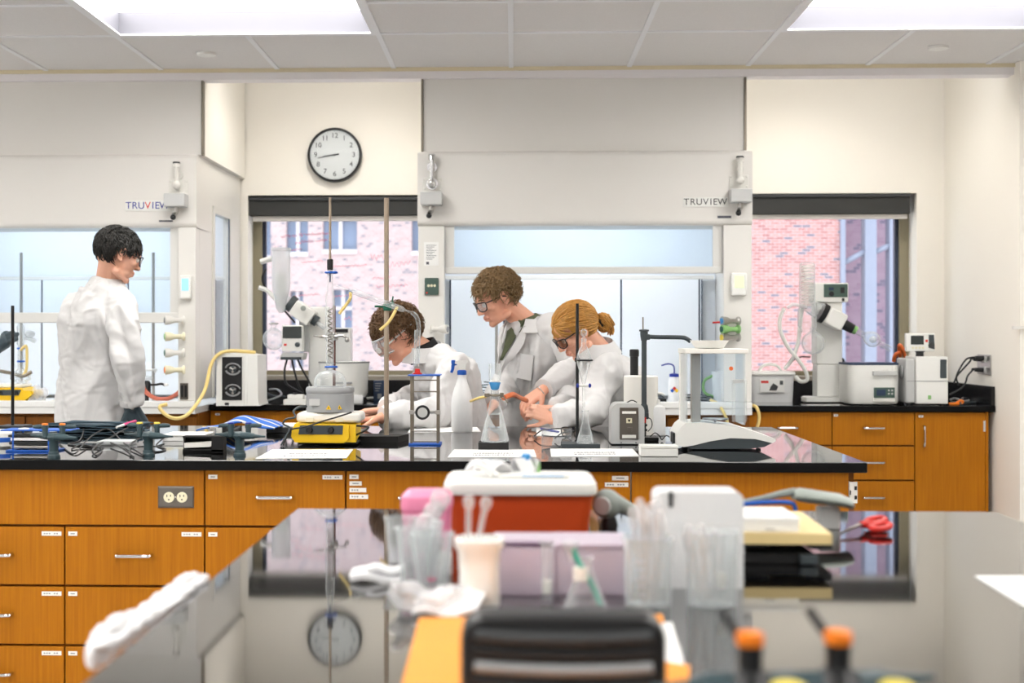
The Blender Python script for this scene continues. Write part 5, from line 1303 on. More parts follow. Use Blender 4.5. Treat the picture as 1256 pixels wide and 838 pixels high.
# condenser
x = A(347, 0).x; s = Y/F_PX
MB().lathe([(0.012, zA(384)), (0.03, zA(378)), (0.036, zA(368)), (0.048, zA(356)), (0.052, zA(350)), (0.052, zA(309)), (0.056, zA(308)), (0.056, zA(305)), (0.03, zA(304.5)), (0.001, zA(304))], (x, -0.06, 0), 32, cap=False).build('condenser', 'glass_frost', t)
MB().lathe([(0.024, zA(362)), (0.027, zA(358)), (0.027, zA(336)), (0.001, zA(335))], (x+0.0, -0.06, 0), 20).build('inner_cone', 'white_plastic', t)
MB().tube([(x-0.052, -0.06, zA(318)), (A(328, 0).x, -0.06, zA(320)), (A(322, 0).x, -0.06, zA(322))], 0.016, 10, 4).build('top_port', 'white_plastic', t)
MB().tube([(A(320, 0).x, -0.06, zA(353)), (A(330, 0).x, -0.06, zA(357)), (A(341, 0).x, -0.06, zA(368)), (A(352, 0).x, -0.06, zA(378))], 0.013, 10, 5).build('feed_tube', 'white_plastic', t)
# receiving flask
cx = A(338, 0).x; R_ = 13.5*s
MB().lathe([(0.002, -R_)]+[(R_*math.sin(a), -R_*math.cos(a)) for a in [i*math.pi/12 for i in range(1, 11)]]+[(0.016, R_*1.05), (0.016, R_*1.5)], (cx, -0.06, zA(416)), 32, cap=False).build('receiving_flask', 'glass', t)
MB().tube([(cx+0.022*math.cos(a), -0.06+0.022*math.sin(a), zA(397)) for a in [i*math.pi/8 for i in range(17)]], 0.005, 8, 0).build('flask_clip', 'steel', t)
# control unit
k = MB().box(A(350, 0).x, A(375, 0).x, -0.12, -0.04, zA(431), zA(399), 0.006).build('control_unit', 'white_plastic', t)
B(A(351, 0).x, A(374, 0).x, -0.123, -0.1203, zA(415), zA(400.5), 0.001).build('display', 'screen', k)
B(A(352.5, 0).x, A(356, 0).x, -0.122, -0.1203, zA(424), zA(421.5)).build('button', 'red_plastic', k)
MB().lathe([(0.014, 0), (0.014, 0.008), (0.009, 0.013), (0.001, 0.0135)], (A(369, 0).x, -0.1203, zA(422.5)), 20, (0, -1, 0)).build('knob', 'gun_grey', k)
MB().prism([(A(348, 0).x, zA(441)), (A(375, 0).x, zA(441)), (A(377, 0).x, zA(433)), (A(352, 0).x, zA(432)), (A(348, 0).x, zA(437))], -0.13, 0.02).build('tilt_foot', 'light_grey', t)
B(A(349, 0).x, A(374, 0).x, -0.134, -0.1303, zA(441), zA(437.5), 0.001).build('handle_lip', 'gun_grey', t)
for pts, lab in (([(326, 330, Y-.05), (322, 340, Y-.05), (324, 350, Y-.03), (334, 362, Y), (348, 380, Y), (362, 396, Y+.02)], 'thick black cable hanging from the top port of the left rotary evaporator'),
                 ([(352, 441, Y-.08), (349, 455, Y-.1), (351, 470, Y-.12), (362, 478, Y-.12), (372, 483, Y-.12)], 'black cable below the screen of the left rotary evaporator, outermost loop'),
                 ([(358, 441, Y-.08), (361, 455, Y-.1), (366, 472, Y-.12), (372, 481, Y-.13)], 'black cable below the screen of the left rotary evaporator, middle strand'),
                 ([(365, 441, Y-.08), (370, 452, Y-.09), (378, 466, Y-.1), (384, 478, Y-.11)], 'black cable below the screen of the left rotary evaporator, right strand')):
    bc('power_cable', lab, pts, 0.006, 'black_plastic', group='cables of the left rotary evaporator')
# water bath, left
Lw = Loc(419, py=496); X, Z = Lw.x, Lw.z
t = thing('water_bath', 'round white water bath under the left rotary evaporator', 'water bath', Lw.p)
rr = (450-387)/2*Lw.s; zt = Z(445)
MB().lathe([(rr*.84, 0.035), (rr*.92, 0.06), (rr*.94, zt-.06), (rr, zt), (rr*.97, zt+.002), (rr*.93, zt-.06), (rr*.9, 0.09), (0.001, 0.085)], (0, 0.12, 0), 48).build('tub', 'white_plastic', t)
MB().lathe([(rr*.5, 0), (rr*.6, 0.006), (rr*.55, 0.034)], (0, 0.12, 0), 32).build('foot', 'light_grey', t)
MB().tube([(rr*1.004*math.cos(a), 0.12+rr*1.004*math.sin(a), zt) for a in [i*math.pi/20 for i in range(41)]], 0.003, 6, 0).build('rim', 'gun_grey', t)
B(X(433), X(445), 0.0, 0.03, 0.0, 0.05, 0.006).build('spout', 'milky_plastic', t)
B(-0.03, 0.06, 0.12-rr*.99, 0.12-rr*.95, zt-.115, zt-.105, 0.002).build('grip', 'mid_grey', t)
MB().prism([(X(408), zt-.085), (X(412), zt-.085), (X(410), zt-.068)], 0.12-rr*1.0, 0.12-rr*.96).build('warning_sticker', 'yellow', t)
# controller block behind
Lk = Loc(420, Y=8.2); t = thing('bath_controller', 'white upright controller block behind the white water bath', 'controller', Lk.p)
MB().box(Lk.x(406), Lk.x(430), 0, 0.12, 0, Lk.z(402), 0.006).build('housing', 'white_plastic', t)
B(Lk.x(411), Lk.x(427), -0.004, -0.0003, Lk.z(408), Lk.z(403.5), 0.001).build('display', 'black_plastic', t)
# small white adapters, dark box, vial
Lq = Loc(361, py=497); t = thing('power_adapter', 'stacked white power adapter left of the heating mantle on the back counter', 'power adapter', Lq.p)
B(-0.06, 0.065, 0, 0.09, 0, 0.03, 0.004).build('housing', 'white_plastic', t); B(-0.04, 0.045, 0.01, 0.08, 0.0305, 0.055, 0.004).build('upper_housing', 'white_plastic', t); MB().tube([(0, 0.03, 0.055), (0, 0.03, 0.065)], 0.012, 10, 0).build('plug', 'black_plastic', t)
Lq = Loc(465, py=492); t = thing('dark_box', 'small navy blue box with white print behind the tall tan rod', 'box', Lq.p)
B(Lq.x(458), Lq.x(472), 0, 0.06, 0, Lq.z(467), 0.002).build('body', 'seam_blue', t)
m = MB()
for i in range(4): m.box(Lq.x(460), Lq.x(468-i), -0.0012, -0.0003, Lq.z(471+i*3), Lq.z(470+i*3))
m.box(Lq.x(463), Lq.x(468), -0.0012, -0.0003, Lq.z(489), Lq.z(483)); m.build('print', 'mid_grey', t)
Lq = Loc(483, py=491); t = thing('plastic_vial', 'tiny clear plastic vial beside the navy box', 'vial', Lq.p)
MB().lathe([(0.010, 0), (0.011, 0.002), (0.011, 0.03), (0.007, 0.036), (0.007, 0.045)], n=16).build('body', 'milky_plastic', t)
bc('power_cable', 'white cable lying along the back counter right of the navy box', [(450, 489, 8.0), (470, 487, 8.0), (485, 490, 7.95), (495, 492, 7.9), (505, 498, 7.7)], 0.006, 'white_plastic', group='back counter cables')
bc('power_cable', 'pale blue cable curl on the counter right of the boxy pump', [(320, 494, 7.75), (336, 489, 7.8), (345, 484, 7.9), (340, 478, 8.0), (330, 478, 8.0)], 0.006, 'mid_grey', group='back counter cables')

# ---- right rotary evaporator
Y = 7.95
base = at(1015, 0, Y); base.z = 0.91
def zA(py): return at(1015, py, Y).z-0.91
def xA(px): return at(px, 400, Y).x-base.x
t = thing('rotary_evaporator', 'white rotary evaporator with a coiled condenser before the right window', 'rotary evaporator', base)
MB().prism([(xA(985), -0.10), (xA(1030), -0.10), (xA(1033), 0.1), (xA(990), 0.1), (xA(981), -0.04)], 0.006, 0.03, 'z').build('base', 'white_plastic', t)
MB().box(xA(1001), xA(1032), -0.02, 0.10, 0.031, zA(447), 0.006).build('lower_column', 'white_plastic', t)
MB().box(xA(1000), xA(1032), -0.025, 0.105, zA(447)+0.001, zA(371), 0.006).build('column', 'white_plastic', t)
hk = MB().box(xA(997), xA(1038), -0.05, 0.12, zA(371)+.001, zA(347.5), 0.005).build('control_head', 'white_plastic', t)
pk = B(xA(1008), xA(1037), -0.053, -0.0503, zA(365), zA(349), 0.001).build('control_panel', 'panel_green', hk)
MB().lathe([(0.014, 0), (0.014, 0.008), (0.001, 0.009)], (xA(1017), -0.0535, zA(361)), 18, (0, -1, 0)).box(xA(1028), xA(1033), -0.058, -0.0535, zA(360), zA(353), 0.001).build('knob', 'black_plastic', t)
B(xA(1014), xA(1020), -0.055, -0.0535, zA(356.5), zA(353)).build('display', 'seam_blue', t)
B(xA(1030), xA(1033), -0.054, -0.0503, zA(370), zA(366), 0.001).build('fuse', 'black_plastic', t)
MB().lathe([(0.012, 0), (0.014, 0.015), (0.001, 0.016)], (xA(1032), 0.04, zA(391)), 16, (1, 0, 0)).build('side_knob', 'black_plastic', t)
ang = math.radians(28); c = Vector((xA(1019), -0.09, zA(392))); R = Matrix.Rotation(ang, 3, 'Y')
k = MB().box(c.x-0.055, c.x+0.05, -0.15, -0.03, c.z-0.048, c.z+0.048, 0.01, R, c).build('drive_head', 'white_plastic', t)
def ax(d): return c+R @ Vector((d, 0, 0))
MB().cyl(ax(-0.085), ax(-0.056), 0.058, 0.055).build('coupling_ring', 'black_plastic', t)
MB().cyl(ax(0.051), ax(0.115), 0.03, 0.027).build('flask_clamp', 'black_plastic', t)
MB().cyl(ax(0.116), ax(0.135), 0.024).build('joint_clip', 'green_light', t)
MB().cyl(ax(-0.17), ax(-0.086), 0.035, 0.05, cap=False).build('vapour_duct', 'glass', t)
axd = (R @ Vector((1, 0, 0)))
MB().lathe([(0.016, 0), (0.017, 0.06), (0.03, 0.075), (0.042, 0.10), (0.044, 0.115), (0.035, 0.14), (0.014, 0.155), (0.013, 0.20), (0.016, 0.205), (0.016, 0.23)], ax(0.125), 24, axd, cap=False).build('bump_trap', 'glass', t)
MB().ell(ax(0.24), (0.02, 0.02, 0.02), 14).build('inner_bulb', 'glass_frost', t)
x = xA(986)
MB().lathe([(0.03, zA(408)), (0.052, zA(400)), (0.054, zA(385)), (0.045, zA(376)), (0.044, zA(326)), (0.036, zA(323)), (0.001, zA(322))], (x, -0.09, 0), 30, cap=False).build('condenser', 'glass', t)
m = MB(); z0, z1 = zA(376), zA(326)
m.tube([(x+0.032*math.cos(i*0.8), -0.09+0.032*math.sin(i*0.8), z0+(z1-z0)*i/110) for i in range(111)], 0.003, 6, 1).build('cooling_coil', 'offwhite', t)
MB().tube([(x, -0.09, zA(378)), (x-0.07, -0.09, zA(374)), (xA(965), -0.09, zA(376)), (xA(962), -0.09, zA(378))], 0.010, 10, 4).build('side_port', 'glass_frost', t)
cx = xA(993); R_ = 14*Y/F_PX
MB().lathe([(0.002, -R_)]+[(R_*math.sin(a), -R_*math.cos(a)) for a in [i*math.pi/12 for i in range(1, 11)]]+[(0.016, R_*1.05), (0.018, R_*1.35)], (cx, -0.09, zA(421)), 30, cap=False).build('receiving_flask', 'glass', t)
for pts, lab in (([(962, 378, Y-.09), (957, 390, Y-.09), (957, 405, Y-.09), (966, 425, Y-.09), (978, 440, Y-.1), (988, 455, Y-.1), (990, 466, Y-.1), (982, 468, Y-.08), (976, 462, Y-.05)], 'white hose dropping from the right condenser in a long S'),
                 ([(984, 378, Y-.05), (981, 400, Y-.05), (979, 420, Y-.05), (972, 440, Y-.05), (962, 453, Y-.04)], 'white hose between the right condenser and the white plastic tub'),):
    bc('rubber_hose', lab, pts, 0.011, 'white_plastic', 'hose', 'white hoses of the right rotary evaporator')
bc('power_cable', 'thin black cable arching over the white plastic tub', [(964, 452, 8.0), (972, 443, 8.02), (982, 438, 8.04), (994, 438, 8.06)], 0.004, 'black_plastic')
bc('power_cable', 'thick black cable behind the right water bath', [(1032, 440, 8.2), (1040, 455, 8.2), (1046, 470, 8.25), (1046, 478, 8.3)], 0.012, 'black_plastic')
# ---- white tub
Lw = Loc(948, py=493.5); X, Z = Lw.x, Lw.z
t = thing('storage_tub', 'translucent white plastic tub with red and black label at the right counter', 'tub', Lw.p)
MB().loft([((0, 0.11, 0.0), (X(973), 0, 0), (0, 0.13, 0)), ((0, 0.11, 0.01), (X(975), 0, 0), (0, 0.135, 0))], 8)
def rrect(hx, hy, r, z, cy, n=5):
    o = []
    for qx, qy, a0 in ((hx-r, hy-r, 0), (-hx+r, hy-r, 90), (-hx+r, -hy+r, 180), (hx-r, -hy+r, 270)):
        for i in range(n+1):
            a = math.radians(a0+90*i/n); o.append((qx+r*math.cos(a), cy+qy+r*math.sin(a), z))
    return o
def rloft(m, rings):
    n = len(rings[0]); vs = [p for r_ in rings for p in r_]; k = len(rings)
    fs = [(i*n+j, i*n+(j+1) % n, (i+1)*n+(j+1) % n, (i+1)*n+j) for i in range(k-1) for j in range(n)]+[tuple(range(n-1, -1, -1)), tuple(range((k-1)*n, k*n))]
    return m.add(vs, fs)
hx = (976-921)/2*Lw.s
rloft(MB(), [rrect(hx*.93, 0.11, 0.03, 0, 0.12), rrect(hx*.98, 0.12, 0.03, Z(461), 0.12)]).build('body', 'milky_plastic', t)
rloft(MB(), [rrect(hx*1.0, 0.13, 0.03, Z(461)+.001, 0.12), rrect(hx*1.04, 0.135, 0.03, Z(459), 0.12), rrect(hx*1.0, 0.13, 0.03, Z(456), 0.12)]).build('lid', 'white_plastic', t)
MB().tube([(X(935), 0.10, Z(456)), (X(939), 0.10, Z(450)), (X(948), 0.10, Z(447.5)), (X(958), 0.10, Z(450)), (X(962), 0.10, Z(456))], 0.009, 10, 6).build('handle', 'white_plastic', t)
y = -0.0105
k = B(X(932), X(962), y-0.0003, y+0.03, Z(481), Z(465)).build('label_sheet', 'paper', t)
B(X(933), X(942), y-0.0014, y-0.0004, Z(470), Z(467)).build('red_mark', 'red_plastic', k)
MB().prism([(X(943), Z(479)), (X(952), Z(479)), (X(954), Z(474)), (X(948), Z(470)), (X(945), Z(474))], y-0.0014, y-0.0004).box(X(956), X(960), y-0.0014, y-0.0004, Z(472), Z(467)).build('print', 'dark_grey', k)
# ---- right water bath
Lw = Loc(1073, py=497); X, Z = Lw.x, Lw.z
t = thing('water_bath', 'white heating bath with dark rim and display right of the coiled condenser', 'water bath', Lw.p)
hx = (1104.5-1041)/2*Lw.s
rloft(MB(), [rrect(hx*.97, 0.13, 0.05, 0.006, 0.14), rrect(hx*1.0, 0.135, 0.05, 0.02, 0.14), rrect(hx*1.0, 0.135, 0.05, Z(448), 0.14)]).build('housing', 'white_plastic', t)
rloft(MB(), [rrect(hx*1.01, 0.137, 0.05, Z(448)+.0005, 0.14), rrect(hx*1.01, 0.137, 0.05, Z(445.5), 0.14)]).build('rim', 'seam_blue', t)
B(X(1070), X(1100), -0.02, 0.03, Z(460.5), Z(455), 0.003).build('grip', 'light_grey', t)
k = B(X(1072), X(1097.5), -0.003, 0.03, Z(488), Z(475.5), 0.002).build('control_panel', 'panel_green', t)
B(X(1075), X(1086), -0.0045, -0.0032, Z(485.5), Z(478)).build('display', 'seam_blue', k)
m = MB()
for i in range(2):
    for j in range(2): m.box(X(1089+i*4), X(1091+i*4), -0.005, -0.0032, Z(480+j*4), Z(478+j*4))
m.build('button', 'light_grey', k)
B(X(1071), X(1098), -0.003, 0.03, Z(493), Z(489), 0.002).build('lower_strip', 'offwhite', t)
# ---- vacuum pump
Lw = Loc(1138, py=497.5); X, Z = Lw.x, Lw.z
t = thing('vacuum_pump', 'white vacuum pump box at the right end of the counter', 'vacuum pump', Lw.p)
MB().box(X(1124), X(1163), 0, 0.22, 0.008, Z(437.5), 0.005).build('housing', 'white_plastic', t)
MB().box(X(1112.5), X(1123.8), 0.02, 0.21, 0.012, Z(440), 0.008).build('side_cover', 'light_grey', t)
B(X(1112), X(1163.5), -0.004, -0.0003, Z(468), Z(467.2)).build('seam', 'mid_grey', t)
B(X(1153), X(1161), -0.003, -0.0003, Z(464), Z(441), 0.001).build('name_strip', 'gun_grey', t)
B(X(1138), X(1142), -0.003, -0.0003, Z(490), Z(485), 0.001).build('badge', 'green_light', t)
MB().lathe([(0.038, 0), (0.038, 0.006), (0.028, 0.01), (0.001, 0.011)], (X(1112)-0.001, 0.09, Z(457)), 24, (-1, 0, 0)).build('fan_grille', 'mid_grey', t)
for px in (1116, 1158):
    for y in (0.03, 0.19): MB().cyl((X(px), y, 0), (X(px), y, 0.0078 if px > 1124 else 0.0118), 0.012).build('foot', 'black_plastic', t)
tc2 = thing('pump_controller', 'small tilted white controller with grey screen on top of the vacuum pump', 'controller', Lw.p+Vector((0, 0, Z(437.5)+.0005)))
z0 = 0
MB().prism([(X(1117), 0.004), (X(1117), (437.5-409.5)*Lw.sz), (X(1147), (437.5-409)*Lw.sz), (X(1150), (437.5-431.5)*Lw.sz), (X(1150), 0.03), (X(1120), 0.02)], 0.06, 0.09)
m = MB(); cc = Vector((X(1132), 0.06, (437.5-420)*Lw.sz)); Rt = Matrix.Rotation(math.radians(-12), 3, 'X')
k = m.box(X(1114), X(1150), 0.045, 0.075, (437.5-431.5)*Lw.sz, (437.5-409)*Lw.sz, 0.005).build('housing', 'white_plastic', tc2)
B(X(1120), X(1136), 0.042, 0.0445, (437.5-423)*Lw.sz, (437.5-412)*Lw.sz, 0.001).build('display', 'screen', k)
B(X(1138), X(1141), 0.042, 0.0445, (437.5-420)*Lw.sz, (437.5-417)*Lw.sz, 0.001).build('button', 'red_plastic', k)
m = MB()
for i in range(4): m.lathe([(0.006, 0), (0.006, 0.002), (0.001, 0.0025)], (X(1122.5+i*4.2), 0.0446, (437.5-427)*Lw.sz), 12, (0, -1, 0))
m.build('button_row', 'ivory', k)
MB().prism([(X(1142), (437.5-411)*Lw.sz), (X(1148.5), (437.5-411)*Lw.sz), (X(1149.5), (437.5-429)*Lw.sz), (X(1142), (437.5-427)*Lw.sz)], 0.042, 0.0445).build('side_panel', 'gun_grey', k)
MB().lathe([(0.016, 0), (0.016, 0.01), (0.001, 0.011)], (X(1145), 0.0418, (437.5-424)*Lw.sz), 20, (0, -1, 0)).build('knob', 'dark_grey', k)
MB().lathe([(0.022, 0), (0.02, 0.02), (0.03, 0.028)], (X(1132), 0.06, 0), 20).build('stand', 'black_plastic', tc2)
for pts, lab in (([(1104, 437, 7.9), (1103, 424, 7.85), (1107, 428, 7.85), (1110, 438, 7.9), (1112, 446, 7.95)], 'orange rubber hose looped left of the vacuum pump, upright strand'),
                 ([(1096, 443, 7.9), (1098, 436, 7.88), (1104, 432, 7.87), (1112, 428, 7.9)], 'orange rubber hose looped left of the vacuum pump, sloping strand')):
    bc('rubber_hose', lab, pts, 0.011, 'orange_rubber', 'hose', 'orange hoses at the vacuum pump')
for pts, lab in (([(1104, 455, 8.1), (1108, 468, 8.1), (1109, 480, 8.1), (1106, 488, 8.05)], 'dark hose between the right bath and the vacuum pump, left strand'),
                 ([(1108, 450, 8.15), (1112, 465, 8.15), (1111, 480, 8.15), (1112, 490, 8.1)], 'dark hose between the right bath and the vacuum pump, right strand')):
    bc('rubber_hose', lab, pts, 0.013, 'black_plastic', 'hose', 'dark hoses at the vacuum pump')
# orange clip, cable loops
q = ground(1173, 497); t = thing('orange_clip', 'bright orange plastic clip lying on the right counter', 'clip', q)
MB().box(-0.04, 0.015, -0.012, 0.012, 0.001, 0.014, 0.004).tube([(0.0, 0, 0.012), (0.02, 0, 0.024), (0.035, 0.0, 0.02), (0.03, 0, 0.008)], 0.006, 8, 4).build('body', 'orange_cap', t)
# wall outlet on right wall
def wallpt(px, py):
    u = (px-CX)/F_PX; Yw = XR*(CS+u*SN)/(u*CS-SN); return at(px, py, Yw)
p0, p1 = wallpt(1200, 459), wallpt(1216, 434)
t = thing('power_outlet', 'steel socket plate with three black plugs on the right wall', 'power outlet', ((XR-0.0005), (p0.y+p1.y)/2, (wallpt(1208, 459.5).z+wallpt(1208, 435).z)/2))
hy = abs(p0.y-p1.y)/2; hz = (wallpt(1208, 435).z-wallpt(1208, 459.5).z)/2
B(-0.006, 0, -hy, hy, -hz, hz, 0.002).build('plate', 'steel', t)
for s_ in (-1, 1): B(-0.009, -0.0062, -hy*.5, hy*.5, s_*hz*.5-0.018, s_*hz*.5+0.018, 0.002).build('socket', 'light_grey', t)
cy = t.location.y; cz0 = t.location.z
for i, (dz, dy, pts) in enumerate(((0.035, -0.02, [(1185, 441), (1178, 451), (1173, 463), (1176, 473)]), (0.028, 0.05, [(1190, 443), (1181, 453), (1174, 461), (1170, 470)]), (-0.03, 0.0, [(1194, 453), (1187, 461), (1184, 470), (1178, 477), (1165, 484)]))):
    a = Vector((XR-0.0095, cy+dy*.4, cz0+dz))
    P_ = [a+Vector((-0.06, 0, 0.004))]+[at(px, py, cy+dy) for px, py in pts]
    t = thing('plug_cable', ['black plug and cord in the upper socket of the right wall, nearer strand', 'black plug and cord in the upper socket of the right wall, farther strand', 'black plug and cord in the lower socket of the right wall'][i], 'plug', a, 'black plugs in the wall socket')
    MB().cyl((-0.0, 0, 0), (-0.045, 0, 0.002), 0.013, 0.011).build('plug', 'black_plastic', t)
    MB().tube([p_-a for p_ in [a+Vector((-0.045, 0, 0.002))]+P_], 0.005, 8, 8).build('cord', 'black_plastic', t)
bc('power_cable', 'grey cable loop lying flat near the right wall splash', [(1166, 490, 7.95), (1172, 489, 8.0), (1182, 492, 7.9), (1192, 490, 7.95), (1194, 487, 8.05), (1186, 486, 8.1), (1180, 489, 8.0)], 0.006, 'mid_grey')
bc('power_cable', 'dark cable lying flat in the right counter corner', [(1166, 493, 7.8), (1180, 494, 7.75), (1195, 494, 7.8), (1206, 493, 7.9)], 0.006, 'gun_grey')

# ---- inside the fume hoods
Lw = Loc(827, py=495.5); Z = Lw.z
t = thing('wash_bottle', 'small wash bottle with blue cap and hazard diamond in the centre fume hood', 'wash bottle', Lw.p)
MB().lathe([(0.030, 0), (0.033, 0.004), (0.033, Z(468)), (0.028, Z(464)), (0.024, Z(462.5))], n=28).build('body', 'milky_plastic', t)
MB().lathe([(0.027, Z(462.5)+.0005), (0.027, Z(459)), (0.012, Z(458))], n=24).build('cap', 'blue_deep', t)
MB().tube([(0, 0, Z(459)), (0.0, 0, Z(452)), (-0.008, 0, Z(448)), (-0.035, 0, Z(446.5)), (-0.07, 0, Z(448.5))], 0.004, 8, 6).build('spout', 'blue_deep', t)
x, z = -0.003, Z(479)
for dx, dz, mt in ((-0.012, 0, 'blue_plastic'), (0, 0.012, 'red_plastic'), (0.012, 0, 'yellow'), (0, -0.012, 'offwhite')):
    MB().prism([(x+dx-.011, z+dz), (x+dx, z+dz+.011), (x+dx+.011, z+dz), (x+dx, z+dz-.011)], -0.0355, -0.030).build('hazard_mark', mt, t)
def small(name, label, cat, px, py, parts, group=None, Z0=0.91):
    L_ = Loc(px, py=py, Z=Z0); t = thing(name, label, cat, L_.p, group)
    for nm, mb, mt in parts(L_): mb.build(nm, mt, t)
    return t
small('spray_mister', 'black and clear tubing device on the work surface behind the wash bottle', 'device', 806, 493, lambda L_: [('body', B(-0.05, 0.05, -0.03, 0.06, 0, 0.02, 0.004), 'black_plastic'), ('top', MB().tube([(-0.04, 0, 0.021), (0, 0.02, 0.045), (0.04, 0, 0.022)], 0.006, 8, 5), 'gun_grey')])
small('wire_tangle', 'coil of dark wires on the centre hood surface behind the filtering flask', 'wires', 592, 492, lambda L_: [('coil', MB().tube([(0.08*math.cos(i*.7)*(1-.01*i), 0.05*math.sin(i*.7), 0.006+0.0035*i) for i in range(30)], 0.0035, 6, 4), 'gun_grey')])
small('wire_tangle', 'small dark wire coil right of the wash bottle in the centre hood', 'wires', 856, 494, lambda L_: [('coil', MB().tube([(0.09*math.cos(i*.8)*(1-.012*i), 0.05*math.sin(i*.8), 0.005+0.002*i) for i in range(22)], 0.0035, 6, 4), 'gun_grey')])
bc('rubber_hose', 'yellow hose hanging over the front edge of the hood behind the balance', [(872, 491, 7.4), (880, 495, 7.3), (886, 503, 7.215), (891, 514, 7.21), (893, 524, 7.21)], 0.008, 'yellow_hose', 'hose')
bc('rubber_hose', 'yellow hose hanging beside the right post of the centre fume hood', [(922, 497, 7.5), (928, 500, 7.45), (931, 510, 7.44), (930, 520, 7.44), (926, 530, 7.44)], 0.009, 'yellow_hose', 'hose')
small('hood_funnel', 'white plastic jug hanging at the right side inside the centre hood', 'jug', 886, 494, lambda L_: [('body', MB().lathe([(0.035, 0), (0.05, 0.02), (0.058, 0.17), (0.062, 0.175)], n=28), 'milky_plastic'), ('handle', MB().tube([(-0.055, 0, 0.15), (-0.10, 0, 0.12), (-0.10, 0, 0.06), (-0.048, 0, 0.03)], 0.008, 8, 6), 'green_light')])
# rods in the hoods
def hood_rod(px, py, label, Yr=7.75, dark='steel'):
    q = at(px, 0, Yr); t = thing('lattice_rod', label, 'rod', (q.x, Yr, 0.91), 'vertical rods in the fume hoods')
    MB().lathe([(0.03, 0), (0.03, 0.006), (0.014, 0.01)], n=20).build('foot', dark, t); MB().cyl((0, 0, 0.0102), (0, 0, at(px, py, Yr).z-0.91), 0.0085).build('rod', dark, t)
hood_rod(26, 310, 'vertical steel rod at the far left in the left hood')
hood_rod(188, 310, 'vertical steel rod right of the standing student in the left hood')
hood_rod(609, 345, 'vertical steel rod in the centre hood behind the filtering flask', 7.8)
# left hood: hotplate, glassware, glove on the far left
Lw = Loc(14, py=498.5); X, Z = Lw.x, Lw.z
t = thing('stirrer_hotplate', 'yellow and black hotplate stirrer in the left fume hood', 'hotplate', Lw.p)
MB().box(-0.16, X(38), 0.0, 0.18, 0.003, Z(493), 0.005).build('base', 'black_plastic', t)
MB().prism([(-0.17, Z(493)), (X(30), Z(492)), (X(40), Z(484)), (X(40), Z(480)), (X(30), Z(479)), (X(27), Z(476)), (-0.17, Z(476))], -0.01, 0.18).build('housing', 'yellow', t)
MB().prism([(-0.15, Z(485)), (X(24), Z(485)), (X(27), Z(478)), (-0.15, Z(478))], -0.014, -0.0103).build('control_panel', 'gun_grey', t)
for px in (1, 20): MB().lathe([(0.014, 0), (0.012, 0.012), (0.001, 0.013)], (X(px), -0.0145, Z(482)), 16, (0, -1, 0)).build('knob', 'black_plastic', t)
B(-0.15, X(26), 0.01, 0.17, Z(476)+.0005, Z(471), 0.006).build('top_plate', 'white_plastic', t)
Lw2 = Loc(20, py=470.5, Z=0.91); base = Lw.p+Vector((X(18), 0.09, Z(471)+.001))
t = thing('glass_setup', 'clamped glass distillation pieces above the yellow stirrer in the left hood', 'glassware', base)
s = Lw.sz
def gz(py): return (471-py)*s
MB().lathe([(0.03, 0), (0.055, 0.02), (0.055, 0.045), (0.016, 0.08), (0.014, 0.20), (0.02, 0.21), (0.02, 0.30), (0.012, 0.32)], n=24, cap=False).build('flask', 'glass', t)
for py, px in ((428, 18), (444, 16)):
    MB().tube([(-0.01, -0.02, gz(py)), (0.0, -0.025, gz(py)), (0.02, -0.02, gz(py)), (0.02, 0.0, gz(py))], 0.005, 8, 4).build('joint_clip', 'blue_plastic', t)
MB().tube([(-0.10, -0.03, gz(456)), (-0.03, -0.03, gz(459)), (0.02, -0.03, gz(462)), (0.07, -0.03, gz(457))], 0.010, 8, 5).build('clamp', 'steel_dark', t)
MB().tube([(0.01, -0.03, gz(430)), (0.04, -0.03, gz(425)), (0.045, -0.03, gz(440)), (0.04, -0.03, gz(455)), (0.02, -0.03, gz(462))], 0.008, 8, 6).build('hose', 'yellow_hose', t)
MB().tube([(0.03, -0.02, gz(415)), (0.06, -0.03, gz(416)), (0.09, -0.03, gz(419))], 0.012, 10, 4).ell((0.06, -0.03, gz(410)), (0.03, 0.02, 0.02), 12).build('adapter', 'glass_frost', t)
# crumpled glassware at right of the stirrer
def clump(name, label, cat, px, py, w_, h_, mat, seed, n=6, Z0=0.91):
    random.seed(seed); q = ground(px, py, Z0); t = thing(name, label, cat, q)
    m = MB()
    for i in range(n):
        a = Vector((random.uniform(-w_, w_)*.6, random.uniform(-.03, .03), random.uniform(0.15, .8)*h_)); m.ell(a, (w_*random.uniform(.3, .5), 0.03, h_*random.uniform(.15, .35)), 12, Matrix.Rotation(random.uniform(-.6, .6), 3, 'Y'))
    m.ell((0, 0, h_*.25), (w_*.8, 0.04, h_*.25), 14)
    me = remeshed(m, 0.006, 2, name); z0 = min(v.co.z for v in me.vertices)
    for v in me.vertices:
        nn = noise.noise(v.co*45)*0.006+noise.noise(v.co*20)*0.008; v.co += v.normal*nn
    z0 = min(v.co.z for v in me.vertices)
    for v in me.vertices: v.co.z -= z0
    me.materials.append(MATS[mat]); o = bpy.data.objects.new('sheet', me); COL.objects.link(o); o.parent = t
    return t
clump('plastic_wrap', 'crumpled clear wrap right of the stirrer in the left hood', 'plastic wrap', 48, 498, 0.05, 0.11, 'bag_plastic', 4)
bc('rubber_hose', 'yellow hose lying along the work surface of the left hood', [(54, 494, 7.35), (66, 493, 7.4), (80, 493.5, 7.4), (100, 494, 7.45)], 0.008, 'yellow_hose', 'hose')
t = thing('black_glove', 'dark gloved fingers reaching in at the far left edge of the left hood', 'glove', at(6, 420, 7.2))
m = MB(); o_ = t.location
